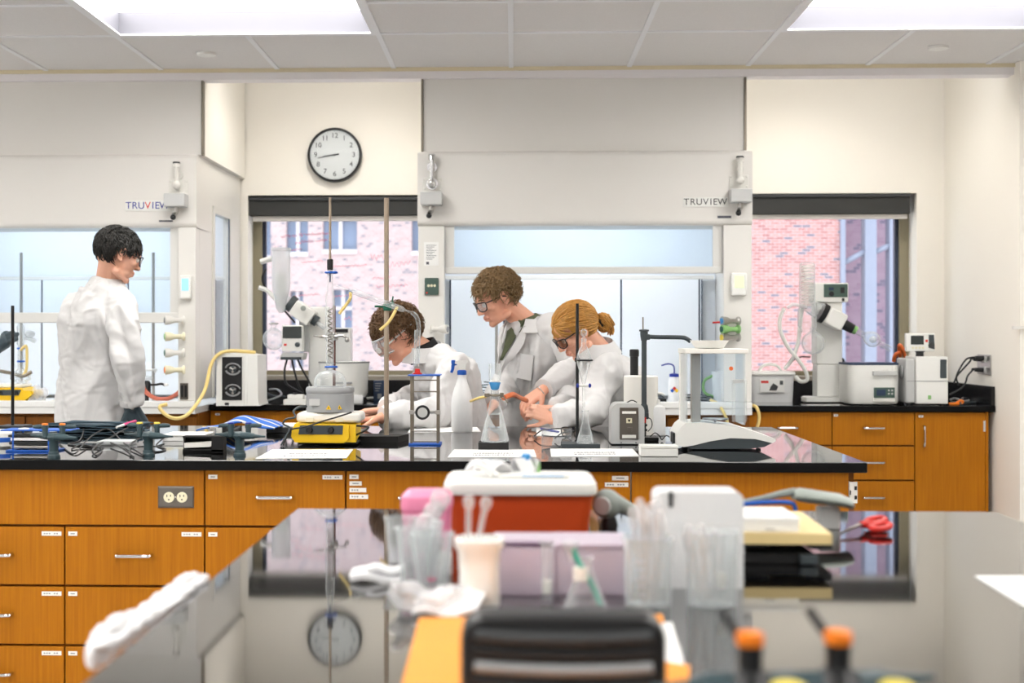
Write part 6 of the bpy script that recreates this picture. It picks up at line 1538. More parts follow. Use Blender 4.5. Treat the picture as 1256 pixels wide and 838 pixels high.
m.ell(at(8, 415, 7.2)-o_, (0.035, 0.03, 0.04), 14).cap2(at(8, 412, 7.2)-o_, 0.02, at(16, 408, 7.15)-o_, 0.012).cap2(at(10, 415, 7.2)-o_, 0.02, at(21, 410, 7.12)-o_, 0.012).cap2(at(10, 420, 7.2)-o_, 0.018, at(20, 416, 7.12)-o_, 0.012).cap2(at(6, 420, 7.2)-o_, 0.035, at(-20, 435, 7.1)-o_, 0.04)
me = remeshed(m, 0.004, 3, 'glove'); me.materials.append(MATS['glove']); o = bpy.data.objects.new('glove_body', me); COL.objects.link(o); o.parent = t
# burner with red hose in the left hood
Lw = Loc(180, py=497); X, Z = Lw.x, Lw.z
t = thing('gas_burner', 'small black burner with a white cap ring beside the standing student', 'burner', Lw.p)
MB().lathe([(0.035, 0), (0.035, 0.008), (0.012, 0.014), (0.010, 0.05), (0.022, 0.055), (0.022, Z(470)), (0.014, Z(467))], n=22).build('body', 'black_plastic', t)
MB().lathe([(0.026, Z(467)+.001), (0.03, Z(463)), (0.024, Z(461))], n=22).build('dish', 'glass_frost', t)
MB().tube([(0.015, 0, Z(472)), (0.05, 0, Z(472)), (0.08, 0, Z(471)), (0.10, -0.0, Z(473))], 0.006, 8, 4).build('side_valve', 'black_plastic', t)
MB().ell((0.105, 0, Z(472)), (0.014, 0.01, 0.009), 12).build('valve_tip', 'white_plastic', t)
bc('rubber_hose', 'red rubber hose sagging from the black burner to the hood post', [(175, 474, 7.42), (180, 482, 7.42), (192, 489, 7.4), (206, 489, 7.36), (216, 484, 7.33), (222, 479, 7.3)], 0.0115, 'red_rubber', 'hose')
Lw = Loc(180, Y=7.5); t = thing('white_tray', 'white plastic tray held on the rod at the standing student', 'tray', at(180, 455, 7.72))
B(-0.055, 0.05, -0.05, 0.04, 0, 0.012, 0.003).cyl((0.032, 0.035, -0.012), (0.032, 0.035, 0.0), 0.012).build('body', 'white_plastic', t)
# ================================================================== things on the foreground bench
def FT(name, label, cat, px, py, group=None, rz=0, Z=.91):
    L = Loc(px, py=py, Z=Z); t = thing(name, label, cat, L.p, group, rz); return L, t
# red-orange box with white lid
L, t = FT('sharps_container', 'large rust red plastic box with a white lid heaped with packets', 'container', 639, 664); X, Z = L.x, L.z
hx = (729-548)/2*L.s
c = V((X(638)), 0, 0)
def rr(hx, hy, r, z, cx, cy): return [(x+cx, y, zz) for x, y, zz in rrect(hx, hy, r, z, cy)]
rloft(MB(), [rr(hx*.93, .085, .02, 0, c.x, .10), rr(hx*.95, .088, .02, Z(640), c.x, .10), rr(hx, .095, .022, Z(607), c.x, .10)]).build('body', 'rust_red', t)
rloft(MB(), [rr(hx*1.04, .105, .026, Z(607.5), c.x, .10), rr(hx*1.055, .108, .028, Z(603), c.x, .10), rr(hx*1.04, .106, .028, Z(593)-.002, c.x, .10), rr(hx*.98, .098, .025, Z(590), c.x, .10)]).build('lid', 'white_plastic', t)
lidz = t.location.z+Z(590)
m = MB(); y0 = .05
tt = thing('gauze_packet', 'flat white packet lying along the white lid of the red box', 'packet', (t.location.x+X(660), t.location.y+.07, lidz+.0005))
B(-.075, .06, -.03, .03, 0, .008, .003).build('wrapper', 'white_plastic', tt); B(-.03, .05, -.0305, -.0302, .0035, .0055).build('blue_stripe', 'sky_blue', tt)
tt = thing('crumpled_wipe', 'crumpled white wipe standing at the left on the white lid', 'wipe', (t.location.x+X(598), t.location.y+.08, lidz+.0005))
def fn(u, v): return ((u-.5)*.07+.012*math.sin(v*6), (v-.5)*.05+.01*math.sin(u*7), .004+.020*u*(1-u)*2+.018*abs(math.sin(u*5+v*4)))
MB().sheet(fn, 20, 16, .003).build('sheet', 'tissue', tt)
tt = thing('crumpled_wipe', 'pointed white glove finger sticking up left on the white lid', 'wipe', (t.location.x+X(592), t.location.y+.05, lidz+.001))
MB().tube([(0.02, 0, .006), (.010, 0, .014), (-.002, 0, .020), (-.018, 0, .026)], lambda q: .009-.004*q, 10, 6).build('sheet', 'white_plastic', tt)
tt = thing('pipette_bag', 'open clear packet with a blue cap standing on the white lid', 'packet', (t.location.x+X(638), t.location.y+.085, lidz+.0005))
MB().sheet(lambda u, v: ((u-.5)*.055+.012*v, .02*math.sin(u*3)-.01, v*.040*(1-.35*abs(u-.5))), 12, 8, .003).build('bag', 'bag_plastic', tt)
MB().sheet(lambda u, v: ((u-.5)*.03+.004+.018*(1-v), -.014+.01*u, v*.036), 8, 6, .003).build('white_slip', 'tissue', tt)
MB().lathe([(.009, .0), (.009, .010), (.006, .012)], (.012, 0, .032), 18).build('cap', 'sky_blue', tt)
MB().sheet(lambda u, v: (.018+(u)*.022, -.006+.01*v, .002+.026*v), 6, 5, .002).build('print', 'green_light', tt)
# pink container
L, t = FT('pink_container', 'pink plastic container with a rounded lid beside the red box', 'container', 522, 684); X, Z = L.x, L.z
hx = (553-491)/2*L.s
rloft(MB(), [rr(hx*.9, .04, .015, 0, 0, .05), rr(hx*.97, .045, .015, Z(628), 0, .05)]).build('body', 'pink', t)
rloft(MB(), [rr(hx*1.0, .048, .018, Z(628)+.0003, 0, .05), rr(hx*1.03, .05, .02, Z(622), 0, .05), rr(hx*1.0, .048, .02, Z(611), 0, .05), rr(hx*.8, .035, .02, Z(605), 0, .05)]).build('lid', 'pink', t)
# clear cups and bags, left
def cup(name, label, px, py, r0, r1, h, mat='clear_plastic', group='clear plastic cups on the foreground bench'):
    L, t = FT(name, label, 'cup', px, py, group)
    MB().lathe([(r0, 0), (r1, h), (r1+.003, h+.001), (r1+.003, h+.004), (r1-.001, h+.004), (r0-.0015, .002), (.001, .002)], n=32, cap=False).build('wall', mat, t)
    return L, t
cup('plastic_cup', 'clear plastic cup at the far left of the foreground clutter', 492, 690, .022, .028, .075)
cup('plastic_cup', 'clear plastic cup in front of the pink container', 509, 716, .022, .030, .085, 'clear_plastic')
cup('plastic_cup', 'clear plastic cup holding a red tipped tube before the pink container', 530, 720, .024, .033, .080, 'clear_plastic')
L, t = FT('sample_tube', 'slim tube with a dark red tip leaning in a clear cup', 'tube', 528, 716)
MB().tube([(0, 0, .004), (.004, 0, .05), (.012, 0, .10)], .009, 12, 4).build('barrel', 'glass_frost', t); MB().ell((0, 0, .008), (.010, .010, .0075), 14).build('tip', 'magenta', t)
L, t = FT('pipette_tip_bag', 'tangle of clear plastic bulbs rising beside the pink container', 'plastic bulbs', 540, 712)
random.seed(9)
for i, (px, py, r) in enumerate(((540, 612, .016), (531, 628, .015), (524, 642, .018), (518, 655, .017), (530, 664, .019), (512, 664, .016))):
    MB().lathe([(r*.35, -r*1.3), (r, -r*.4), (r*1.05, r*.1), (r*.7, r*.8), (.002, r)], (L.x(px), random.uniform(-.01, .02), L.z(py)), 18).build('bulb', 'bag_plastic', t)
MB().tube([(L.x(540), 0, L.z(618)), (L.x(528), 0, L.z(645)), (L.x(528), .0, L.z(680)), (L.x(535), 0, .004)], .010, 10, 6).build('stem', 'bag_plastic', t)
L, t = FT('label_tag', 'small square white tag block between the cups and white jar', 'block', 545, 706); B(-.012, .012, 0, .012, 0, L.z(677), .002).build('body', 'offwhite', t)
clump('plastic_bag', 'crumpled clear plastic bag lying left in front of the cups', 'plastic bag', 520, 752, .055, .042, 'bag_plastic', 14, 8)
L, t = FT('gauze_pad', 'folded white gauze pads at the far left of the foreground clutter', 'gauze', 462, 716)
MB().sheet(lambda u, v: ((u-.5)*.085, v*.05, .006+.004*math.sin(u*6)+.006*v), 16, 8, .008).build('lower_pad', 'tissue', t)
MB().sheet(lambda u, v: (.012+(u-.5)*.06, .012+v*.04, .018+.003*math.sin(u*7)), 12, 8, .006).build('upper_pad', 'tissue', t)
L, t = FT('gauze_pad', 'white folded sheet on top of the crumpled bag in the foreground', 'gauze', 545, 757)
MB().sheet(lambda u, v: ((u-.5)*.09+.012*v, -.01+v*.06, .006+.022*v+.004*math.sin(u*8+v*3)), 16, 10, .004).build('sheet', 'tissue', t)
# white jar with spatulas
L, t = FT('white_jar', 'square shouldered white plastic jar holding two clear spatulas', 'jar', 588, 744); X, Z = L.x, L.z
r = (613-561)/2*L.s
rings = [(r*.86, 0), (r*.96, .006), (r*.93, Z(700)), (r*1.0, Z(675)), (r*1.16, Z(668)), (r*1.16, Z(661)), (r*.98, Z(659)), (r*.92, Z(662)), (r*.85, .02)]
rloft(MB(), [rr(a, a, a*.55, z, 0, 0) for a, z in rings]).build('body', 'white_plastic', t)
for i, (a, b, lb) in enumerate((((574, 662), (575, 612), 'upright'), ((580, 664), (597, 614), 'leaning right'))):
    q = thing('spatula', 'clear plastic spatula in the white jar, %s one' % lb, 'spatula', L.p+V(X(a[0]), 0.006*i, Z(a[1]+28)))
    d = V(X(b[0]+(b[0]-a[0])*-.0)-X(a[0]), 0, Z(b[1])-Z(a[1]+28))
    MB().tube([(0, 0, 0), d*.5, d*.85], .0045, 10, 3).lathe([(.0045, 0), (.008, .006), (.0085, .014), (.005, .02)], d*.84, 14, d.normalized()).build('blade', 'bag_plastic', q)
# mauve clear trays
L, t = FT('clear_box', 'translucent mauve plastic box behind the white jar', 'box', 643, 731); X, Z = L.x, L.z
a, b = X(606), X(681); H = Z(672)
B(a, b, 0, .003, .0, H, .001).box(a, b, .117, .12, 0, H, .001).box(a, a+.003, .003, .117, 0, H).box(b-.003, b, .003, .117, 0, H).box(a, b, 0, .12, 0, .003).build('body', 'mauve_clear', t)
B(a-.002, b+.002, .04, .122, H+.0005, H+.006, .002).build('lid', 'mauve_clear', t)
B(a+.01, b-.012, .02, .1, .0035, H*.8, .002).build('contents', 'mauve_clear', t)
L, t = FT('clear_box', 'translucent mauve plastic box with a pale lid in front of the red box', 'box', 728, 731); X, Z = L.x, L.z
a, b = X(681.5), X(775); H = Z(672)
B(a, b, 0, .003, .0, H, .001).box(a, b, .117, .12, 0, H, .001).box(a, a+.003, .003, .117, 0, H).box(b-.003, b, .003, .117, 0, H).box(a, b, 0, .12, 0, .003).build('body', 'mauve_clear', t)
B(a-.002, b-.002, -.004, .122, H+.0005, H+.006, .002).build('lid', 'mauve_clear', t)
B(a+.01, b-.012, .02, .1, .0035, H*.85, .002).build('contents', 'mauve_clear', t)
# clear slim cylinder, small flask with teal stick
L, t = FT('plastic_tube', 'slim clear upright tube with a white plug left of the small flask', 'tube', 671, 737)
MB().lathe([(.008, 0), (.008, L.z(668)), (.011, L.z(667)), (.011, L.z(664))], n=20, cap=False).build('wall', 'clear_plastic', t); MB().cyl((0, 0, L.z(728)), (0, 0, L.z(712)), .007).build('plug', 'offwhite', t)
L, t = FT('small_flask', 'small clear conical flask with a teal stick in the foreground', 'flask', 718, 746); X, Z = L.x, L.z
MB().lathe([(.030, 0), (.031, .003), (.012, Z(702)), (.009, Z(695)), (.009, Z(686)), (.012, Z(684))], n=30, cap=False).build('wall', 'glass', t)
MB().cyl((X(712), 0, Z(712)), (X(712), 0, Z(696)), .011).build('white_plug', 'offwhite', t, label='white round plug')
MB().tube([(X(703), 0, Z(673)), (X(709), 0, Z(688)), (X(727), 0, Z(720)), (X(737), 0, Z(742))], .0042, 8, 4).build('stick', 'teal', t)
MB().lathe([(.0015, .0), (.012, .028), (.013, .03)], (X(700), 0.0, Z(690)), 16).build('clear_cap', 'clear_plastic', t)
# grey round headed tool
L, t = FT('heat_gun', 'grey round headed tool lying right behind the red box', 'tool', 748, 652); X, Z = L.x, L.z
me = MB(); me.ell((X(745), .02, Z(620)), ((765-728)/2*L.s, .025, (640-602)/2*L.sz), 26).cyl((X(755), .02, Z(618)), (X(778), .03, Z(630)), .018, .014).ell((X(778), .03, Z(630)), .014, 14)
mm = remeshed(me, .003, 4); put(mm, 'housing', 'sage_grey', t)
MB().lathe([(.016, 0), (.018, .01), (.012, Z(633))], (X(748), .02, 0), 20).build('foot', 'black_plastic', t)
MB().lathe([(.019, 0), (.017, .004), (.001, .005)], (X(739), .0, Z(621)), 20, (-.5, -1, 0)).build('nozzle', 'light_grey', t)
# beaker with pipettes, second beaker
L, t = cup('beaker', 'clear graduated beaker full of plastic pipettes', 795, 742, .034, .036, .095, 'clear_plastic', 'clear beakers of pipettes')
m = MB()
for i in range(5): m.box(-.022, -.008, -.0365, -.035, .02+i*.012, .0215+i*.012)
m.build('graduation', 'mid_grey', t)
random.seed(12)
def sticks(L, n, seed, labels, cat, hr, mat='bag_plastic', spread=.018):
    random.seed(seed)
    for i in range(n):
        x = random.uniform(-spread, spread); y = random.uniform(-spread, spread); x2 = x*1.6+random.uniform(-.018, .012); h = random.uniform(*hr)
        q = thing('transfer_pipette', labels, cat, L.p+V(x, y, .0045), 'plastic pipettes in the clear beakers')
        d = V(x2-x, y*.3, h)
        MB().tube([(0, 0, 0), d*.35, d*.8], lambda q_: .0022+.0022*q_, 8, 3).build('stem', mat, q)
        MB().lathe([(.0044, 0), (.0075, .006), (.0078, .024), (.005, .032), (.001, .034)], d*.79, 14, d.normalized()).build('bulb', mat, q)
sticks(L, 9, 3, 'translucent pipettes bunched in the graduated beaker', 'pipette', (.105, .150))
L, t = cup('beaker', 'clear beaker of pipettes in front of the milky organiser', 873, 742, .036, .038, .105, 'clear_plastic', 'clear beakers of pipettes')
sticks(L, 7, 8, 'translucent pipettes standing in the right hand beaker', 'pipette', (.080, .105))
L2, t2 = FT('plastic_funnel', 'thin clear stick with a small white tag in the right beaker', 'stick', 884, 738, Z=.9145)
B(-.008, .008, -.002, .002, .02, .042, .001).build('tag', 'offwhite', t2); MB().cyl((0, 0, .0), (0, 0, .019), .002).cyl((0, 0, .043), (0.004, 0, .1), .002).build('stick', 'bag_plastic', t2)
# milky organiser
L, t = FT('acrylic_organizer', 'milky plastic organiser box with a black clip behind the beakers', 'organizer', 857, 722); X, Z = L.x, L.z
a, b, H = X(802), X(912), Z(604)
poly = [(a+.004, 0), (a+.004, H-.012)]+[(a+.016-.012*math.cos(k*math.pi/8), H-.012+.012*math.sin(k*math.pi/8)) for k in range(1, 5)]+[(b-.012+.012*math.sin(k*math.pi/8), H-.012+.012*math.cos(k*math.pi/8)) for k in range(0, 5)]+[(b, 0)]
MB().prism(poly, .0, .085).build('body', 'milky_plastic', t)
B(X(820), X(825), -.005, -.0004, Z(622), Z(603), .001).build('clip', 'black_plastic', t)
# wooden board with white box, raised on a black scale
L, t = FT('black_scale', 'black low scale body under the pale wooden board', 'scale', 940, 694); X, Z = L.x, L.z
zt = .020
B(X(906), X(1002), .015, .24, 0, zt, .004).build('body', 'black_matte', t); B(X(982), X(1004), .0, .0145, .002, zt-.002, .002).build('side_block', 'gun_grey', t)
for dx in (.02, .13): B(X(906)+dx, X(906)+dx+.04, .05, .2, zt+.0002, .0365, .002).build('pan_support', 'black_plastic', t)
Lb2 = Loc(940, Y=L.p.y+.0, Z=.91+.037)
tb_ = thing('wooden_board', 'pale wooden board lying on the black scale', 'board', L.p+V(0, -.004, .037))
MB().prism([(X(850), -.0), (X(1020), -.0), (X(1026)-.0, .30), (X(868), .30)], 0, .018, 'z').build('board', 'board_wood', tb_)
tw = thing('white_carton', 'flat white carton on the pale wooden board', 'carton', L.p+V(0, 0, .037+.018+.0006))
B(X(905), X(982), .012, .16, 0, .024, .001).build('body', 'paper', tw); B(X(905)-.0008, X(982)+.0008, .0112, .1608, .016, .0245, .001).build('lid', 'paper', tw)
m = B(X(940), X(952), .0106, .0118, .004, .0055); m.build('print', 'mid_grey', tw)
# grey handset instrument on stand, blue clip
q = ground(985, 650)
t = thing('label_printer', 'long grey rounded handset propped behind the wooden board', 'handset', q)
s = (q.y)/F_PX
def hx_(px): return (px-985)*s
def hz_(py): return (650-py)*s
m = MB()
m.loft([((hx_(975), .02, hz_(609)), (0, .035, 0), (0, 0, .009)), ((hx_(985), .02, hz_(609)), (0, .045, 0), (0, 0, .014)), ((hx_(1030), .0, hz_(614)), (0, .045, 0), (0, 0, .013)), ((hx_(1040), -.005, hz_(617)), (0, .042, 0), (0, 0, .011)), ((hx_(1042), -.006, hz_(618)), (0, .030, 0), (0, 0, .006))], 24)
m.build('handset', 'sage_grey', t)
MB().tube([(hx_(978), .02, hz_(605)), (hx_(960), .02, hz_(608)), (hx_(940), .02, hz_(613)), (hx_(905), .02, hz_(620))], lambda u: .008-.003*u, 10, 5).build('arm', 'sage_grey', t)
B(hx_(1005), hx_(1030), .0, .04, .0, hz_(622)-.002, .003).build('stand', 'light_grey', t)
MB().tube([(hx_(905), 0, hz_(620)), (hx_(940), 0, hz_(617)), (hx_(968), 0, hz_(617)), (hx_(975), 0, hz_(622)), (hx_(976), 0, hz_(634))], .0045, 8, 5).build('blue_cable', 'blue_plastic', t, label='blue curved cable')
clump('bubble_wrap', 'piece of clear bubble wrap behind the wooden board', 'bubble wrap', 990, 646, .02, .018, 'bag_plastic', 5, 4)
# scissors
def sp(px, py, z): q = ground(px, py, .91+z); return q
o = sp(1060, 650, .002)
t = thing('scissors', 'open handled red scissors lying on the glossy foreground worktop', 'scissors', o)
def sc(px, py, z): return sp(px, py, z)-o
tip, piv = sc(1029, 657, .004), sc(1056, 645, .012)
d = (piv-tip)
for s_, zz_ in ((1, 0), (-1, .003)):
    n_ = V(-d.y, d.x, 0).normalized()*.007*s_
    M_ = MB(); P_ = [tip, piv+n_*1.0, piv+d*.10, piv-n_*.4]
    M_.add([p_+V(0, 0, zz_) for p_ in P_]+[p_+V(0, 0, zz_+.0025) for p_ in P_], [(0, 1, 2, 3), (7, 6, 5, 4), (0, 4, 5, 1), (1, 5, 6, 2), (2, 6, 7, 3), (3, 7, 4, 0)]); M_.build('blade', 'steel', t)
MB().cyl(piv+V(0, 0, -.001), piv+V(0, 0, .007), .004).build('pivot', 'steel', t)
for s_, cxp, cyp in ((1, 1074, 639), (-1, 1080, 646)):
    c_ = sc(cxp, cyp, .014); a = d.normalized(); b_ = V(-a.y, a.x, 0)
    pts = [c_+a*(.030*math.cos(k*math.pi/8))+b_*(.016*math.sin(k*math.pi/8)) for k in range(17)]
    MB().tube(pts, .006, 10, 0).tube([piv+V(0, 0, .003), piv.lerp(c_, .4), c_-a*.026], .0065, 10, 4).build('handle', 'red_plastic', t)
# orange folder and papers near the camera
def fsheet(name, label, cat, pxs, z0, th, mat, part='sheet'):
    c = [ground(px, py, .91+z0) for px, py in pxs]; o = sum(c, Vector())/len(c); t = thing(name, label, cat, (o.x, o.y, .91+z0))
    MB().prism([((p_-o).x, (p_-o).y) for p_ in c], 0, th, 'z').build(part, mat, t); return t
fsheet('folder', 'orange card folder lying in the foreground under the black case', 'folder', [(478, 900), (850, 900), (812, 756), (514, 760)], .0003, .003, 'orange_card', 'cover')
fsheet('paper_sheet', 'white sheet sticking out right of the orange folder', 'paper', [(800, 880), (858, 880), (824, 764), (790, 768)], .0036, .001, 'paper')
fsheet('folded_card', 'second orange card corner right of the black case', 'card', [(780, 875), (845, 838), (846, 818), (812, 812), (780, 820)], .0049, .0015, 'orange_card')
fsheet('paper_sheet', 'white paper corner at the right picture edge on the glossy worktop', 'paper', [(1195, 707.5), (1330, 790), (1380, 745), (1300, 707)], .0005, .0016, 'paper')
# black ribbed case
yc = 1.47; hw = .5*252*yc/F_PX; q = at(691, 800, yc); t = thing('instrument_case', 'black ribbed plastic case standing on the orange folder nearest the camera', 'case', (q.x, yc, .9136))
zT = at(691, 757, yc).z-.9136
def fr_(hx, z0, z1, y, r=.024, n=6):
    o = []
    for qx, qz, a0 in ((hx-r, z1-r, 0), (-hx+r, z1-r, 90), (-hx+r, z0+r, 180), (hx-r, z0+r, 270)):
        for i in range(n+1): a = math.radians(a0+90*i/n); o.append((qx+r*math.cos(a), y, qz+r*math.sin(a)))
    return o
rloft(MB(), [fr_(hw*.97, .002, zT-.002, -.003), fr_(hw, 0, zT, .004), fr_(hw, 0, zT, .05), fr_(hw*.96, .003, zT-.004, .058)]).build('shell', 'black_plastic', t)
def zr_(py): return at(691, py, yc).z-.9136
for py, r_, mt in ((781, .0075, 'dark_grey'), (800, .0055, 'black_plastic'), (819, .0065, 'mid_grey'), (838, .0065, 'black_plastic')):
    z = zr_(py); MB().tube([(-hw*.86, -.002, z+.001), (-hw*.5, -.004, z-.001), (0, -.005, z-.002), (hw*.5, -.004, z-.001), (hw*.86, -.002, z+.001)], r_, 12, 6).build('rib', mt, t)
# near gas turret cluster
for px, cy, lab in ((920, 776, 'large dark gas tap with an orange cap at the bottom, left of its twin'), (1028, 774, 'large dark gas tap with an orange cap at the bottom, right of its twin')):
    zt_ = .91+.118; d_ = (CAMH-zt_)*F_PX/(cy-CY); r_ = (px-CX)/F_PX*d_; Xw, Yw = r_*CS-d_*SN, r_*SN+d_*CS
    t = thing('gas_tap', lab, 'gas tap', (Xw, Yw, .91), 'near gas taps in the foreground')
    MB().lathe([(.026, 0), (.026, .008), (.017, .014), (.016, .05), (.024, .056), (.025, .07), (.018, .08), (.0115, .084), (.0115, .100), (.0125, .106)], n=28).build('post', 'black_plastic', t)
    MB().lathe([(.0125, .1063), (.0130, .108), (.0130, .117), (.010, .1185), (.001, .119)], n=28).build('cap', 'orange_cap', t)
    MB().tube([(-.008, .010, .112), (-.015, .02, .122), (-.021, .03, .132)], .0048, 10, 4).build('lever', 'black_plastic', t)
    for s2 in (-1, 1): MB().lathe([(.015, 0), (.014, .03), (.011, .035), (.008, .05), (.004, .075), (.0035, .085)], (s2*.012, 0, .066), 16, (s2, .25*s2, .05)).build('nozzle', 'teal_grey', t)
    tz = .91+.118
for px, lab in ((967, 'yellow capped gas tap at the bottom picture edge between its orange twins'), (1100, 'yellow capped gas tap at the bottom picture edge, rightmost')):
    zt_ = .91+.112; d_ = (CAMH-zt_)*F_PX/(838-CY); r_ = (px-CX)/F_PX*d_; Xw, Yw = r_*CS-d_*SN, r_*SN+d_*CS
    t = thing('gas_tap', lab, 'gas tap', (Xw, Yw, .91), 'near gas taps in the foreground')
    MB().lathe([(.026, 0), (.026, .008), (.017, .014), (.016, .045), (.020, .05), (.020, .065), (.0115, .072), (.0115, .094), (.0125, .100)], n=28).build('post', 'teal_grey', t)
    MB().lathe([(.0135, .1003), (.014, .102), (.014, .110), (.010, .112), (.001, .1125)], n=28).build('cap', 'yellow_cap', t)
    MB().tube([(.010, .0, .092), (.03, .012, .090), (.06, .02, .086)], .006, 10, 4).build('lever', 'teal_grey', t)
# white towel hanging over the left edge
random.seed(2)
pA, pB = ground(246, 715), ground(133, 792)
t = thing('white_towel', 'crumpled white towel draped over the left edge of the foreground worktop', 'towel', tuple(pA.lerp(pB, .5)))
m = MB(); random.seed(5); n_ = 16; o_ = pA.lerp(pB, .5); prev = None
for i in range(n_+1):
    u = i/n_; b = pA.lerp(pB, u)-o_; k = .55+.45*math.sin(min(1, u*2.2)*1.57); rad = (.0085+.003*math.sin(u*7+1)+.0012*math.sin(u*17))*k
    c_ = b+V(-.010, 0, .006+rad*.5)
    if prev is not None: m.cap2(prev[0], prev[1], c_, rad, 12)
    m.ell(b+V(-.014, 0, -.008), (.008, .035, .016*k+.004), 12); m.ell(b+V(.002, 0, .0045), (.012*k, .035, .006), 12)
    prev = (c_, rad)
me = remeshed(m, .003, 3, 'towel'); foldnoise(me, .004, (40, 26, 40), seed=3); foldnoise(me, .0012, (90, 60, 90), seed=5); put(me, 'cloth', 'towel', t)
# ================================================================== people

def basis(fwd, up=(0, 0, 1)):
    f = Vector(fwd).normalized(); u = Vector(up); r = f.cross(u).normalized(); u = r.cross(f).normalized()
    return Matrix((r, f, u)).transposed()          # columns: right, forward, up
HEAD = [('e', (0, -.018, .032), (.0735, .090, .082)), ('e', (0, -.045, .0), (.060, .058, .070)), ('e', (0, .030, -.012), (.0605, .056, .080)), ('e', (0, .034, .045), (.058, .052, .045)),
        ('e', (0, .034, -.066), (.048, .046, .036)), ('e', (0, .066, -.094), (.020, .017, .016)),
        ('c', (-.034, .079, .026), .011, (.034, .079, .026), .011), ('c', (0, .083, .020), .0075, (0, .104, -.024), .0105),
        ('e', (-.012, .095, -.029), (.0085, .009, .007)), ('e', (.012, .095, -.029), (.0085, .009, .007)),
        ('e', (-.042, .058, -.016), (.021, .021, .017)), ('e', (.042, .058, -.016), (.021, .021, .017)),
        ('c', (-.045, -.0, -.075), .018, (-.014, .062, -.092), .013), ('c', (.045, 0, -.075), .018, (.014, .062, -.092), .013),
        ('c', (-.016, .084, -.053), .0075, (.016, .084, -.053), .0075), ('c', (-.014, .083, -.066), .0075, (.014, .083, -.066), .0075)]
def head_prims(m, c, M, s=1.0):
    for p in HEAD:
        if p[0] == 'e': m.ell(c+M @ (Vector(p[1])*s), Vector(p[2])*s, 22, M)
        else: m.cap2(c+M @ (Vector(p[1])*s), p[2]*s, c+M @ (Vector(p[3])*s), p[4]*s, 12)
    for sx in (-1, 1):      # ears: a tilted rim, a lobe and a shallow bowl
        e = Vector((sx*.073, -.012, .000))
        pts = []
        for i in range(9):
            a = math.radians(-70+i*32); pts.append(c+M @ ((e+Vector((sx*(.006+.004*math.sin(a)), -.016*math.cos(a)*.9+.004, .029*math.sin(a))))*s))
        m.tube(pts, .0052*s, 8, 3)
        m.ell(c+M @ (e*s), Vector((.0055, .015, .026))*s, 12, M); m.ell(c+M @ ((e+Vector((sx*.003, .006, -.026)))*s), Vector((.006, .007, .008))*s, 10, M)
def hand_prims(m, w, d, n, side, curl=0.5, spread=0.12, s=1.0, thumb=0.6):
    """w wrist, d direction to the fingers, n back-of-hand normal; side=+1 puts the thumb on d x n side"""
    d = Vector(d).normalized(); n = Vector(n); n = (n-d*n.dot(d)).normalized(); t = d.cross(n)*side
    L = .095*s
    for i, k in enumerate((-1.5, -.5, .5, 1.5)):
        m.cap2(w+t*(k*.010*s), .0155*s, w+d*L*(0.93+.03*(1.5-abs(k)))+t*(k*.0195*s), .0108*s, 12)
    lens = {-1.5: (.028, .019, .016), -.5: (.038, .024, .018), .5: (.042, .027, .019), 1.5: (.036, .022, .018)}
    for k in (-1.5, -.5, .5, 1.5):
        p = w+d*L*(0.93+.03*(1.5-abs(k)))+t*(k*.0195*s); a = 0.25*curl; dd = (d+t*(k*spread)).normalized(); r = .0092*s
        for seg, ln in enumerate(lens[k]):
            a += curl*(0.55 if seg else .3)*(1+.08*k)
            v = (dd*math.cos(a)-n*math.sin(a)).normalized(); q = p+v*ln*s*1.05; m.cap2(p, r, q, r*.90, 10); p = q; r *= .90
    p = w+t*(.022*s)+d*.022*s; v = (d*.62+t*.72-n*.25).normalized()
    q = p+v*.042*s; m.cap2(p, .0145*s, q, .0115*s, 12); v2 = (v*(1-thumb*.4)+d*.45-n*.35*thumb).normalized(); q2 = q+v2*.030*s; m.cap2(q, .0112*s, q2, .0098*s, 12); m.cap2(q2, .0098*s, q2+(v2+d*.2-n*.1).normalized()*.022*s, .0085*s, 12)
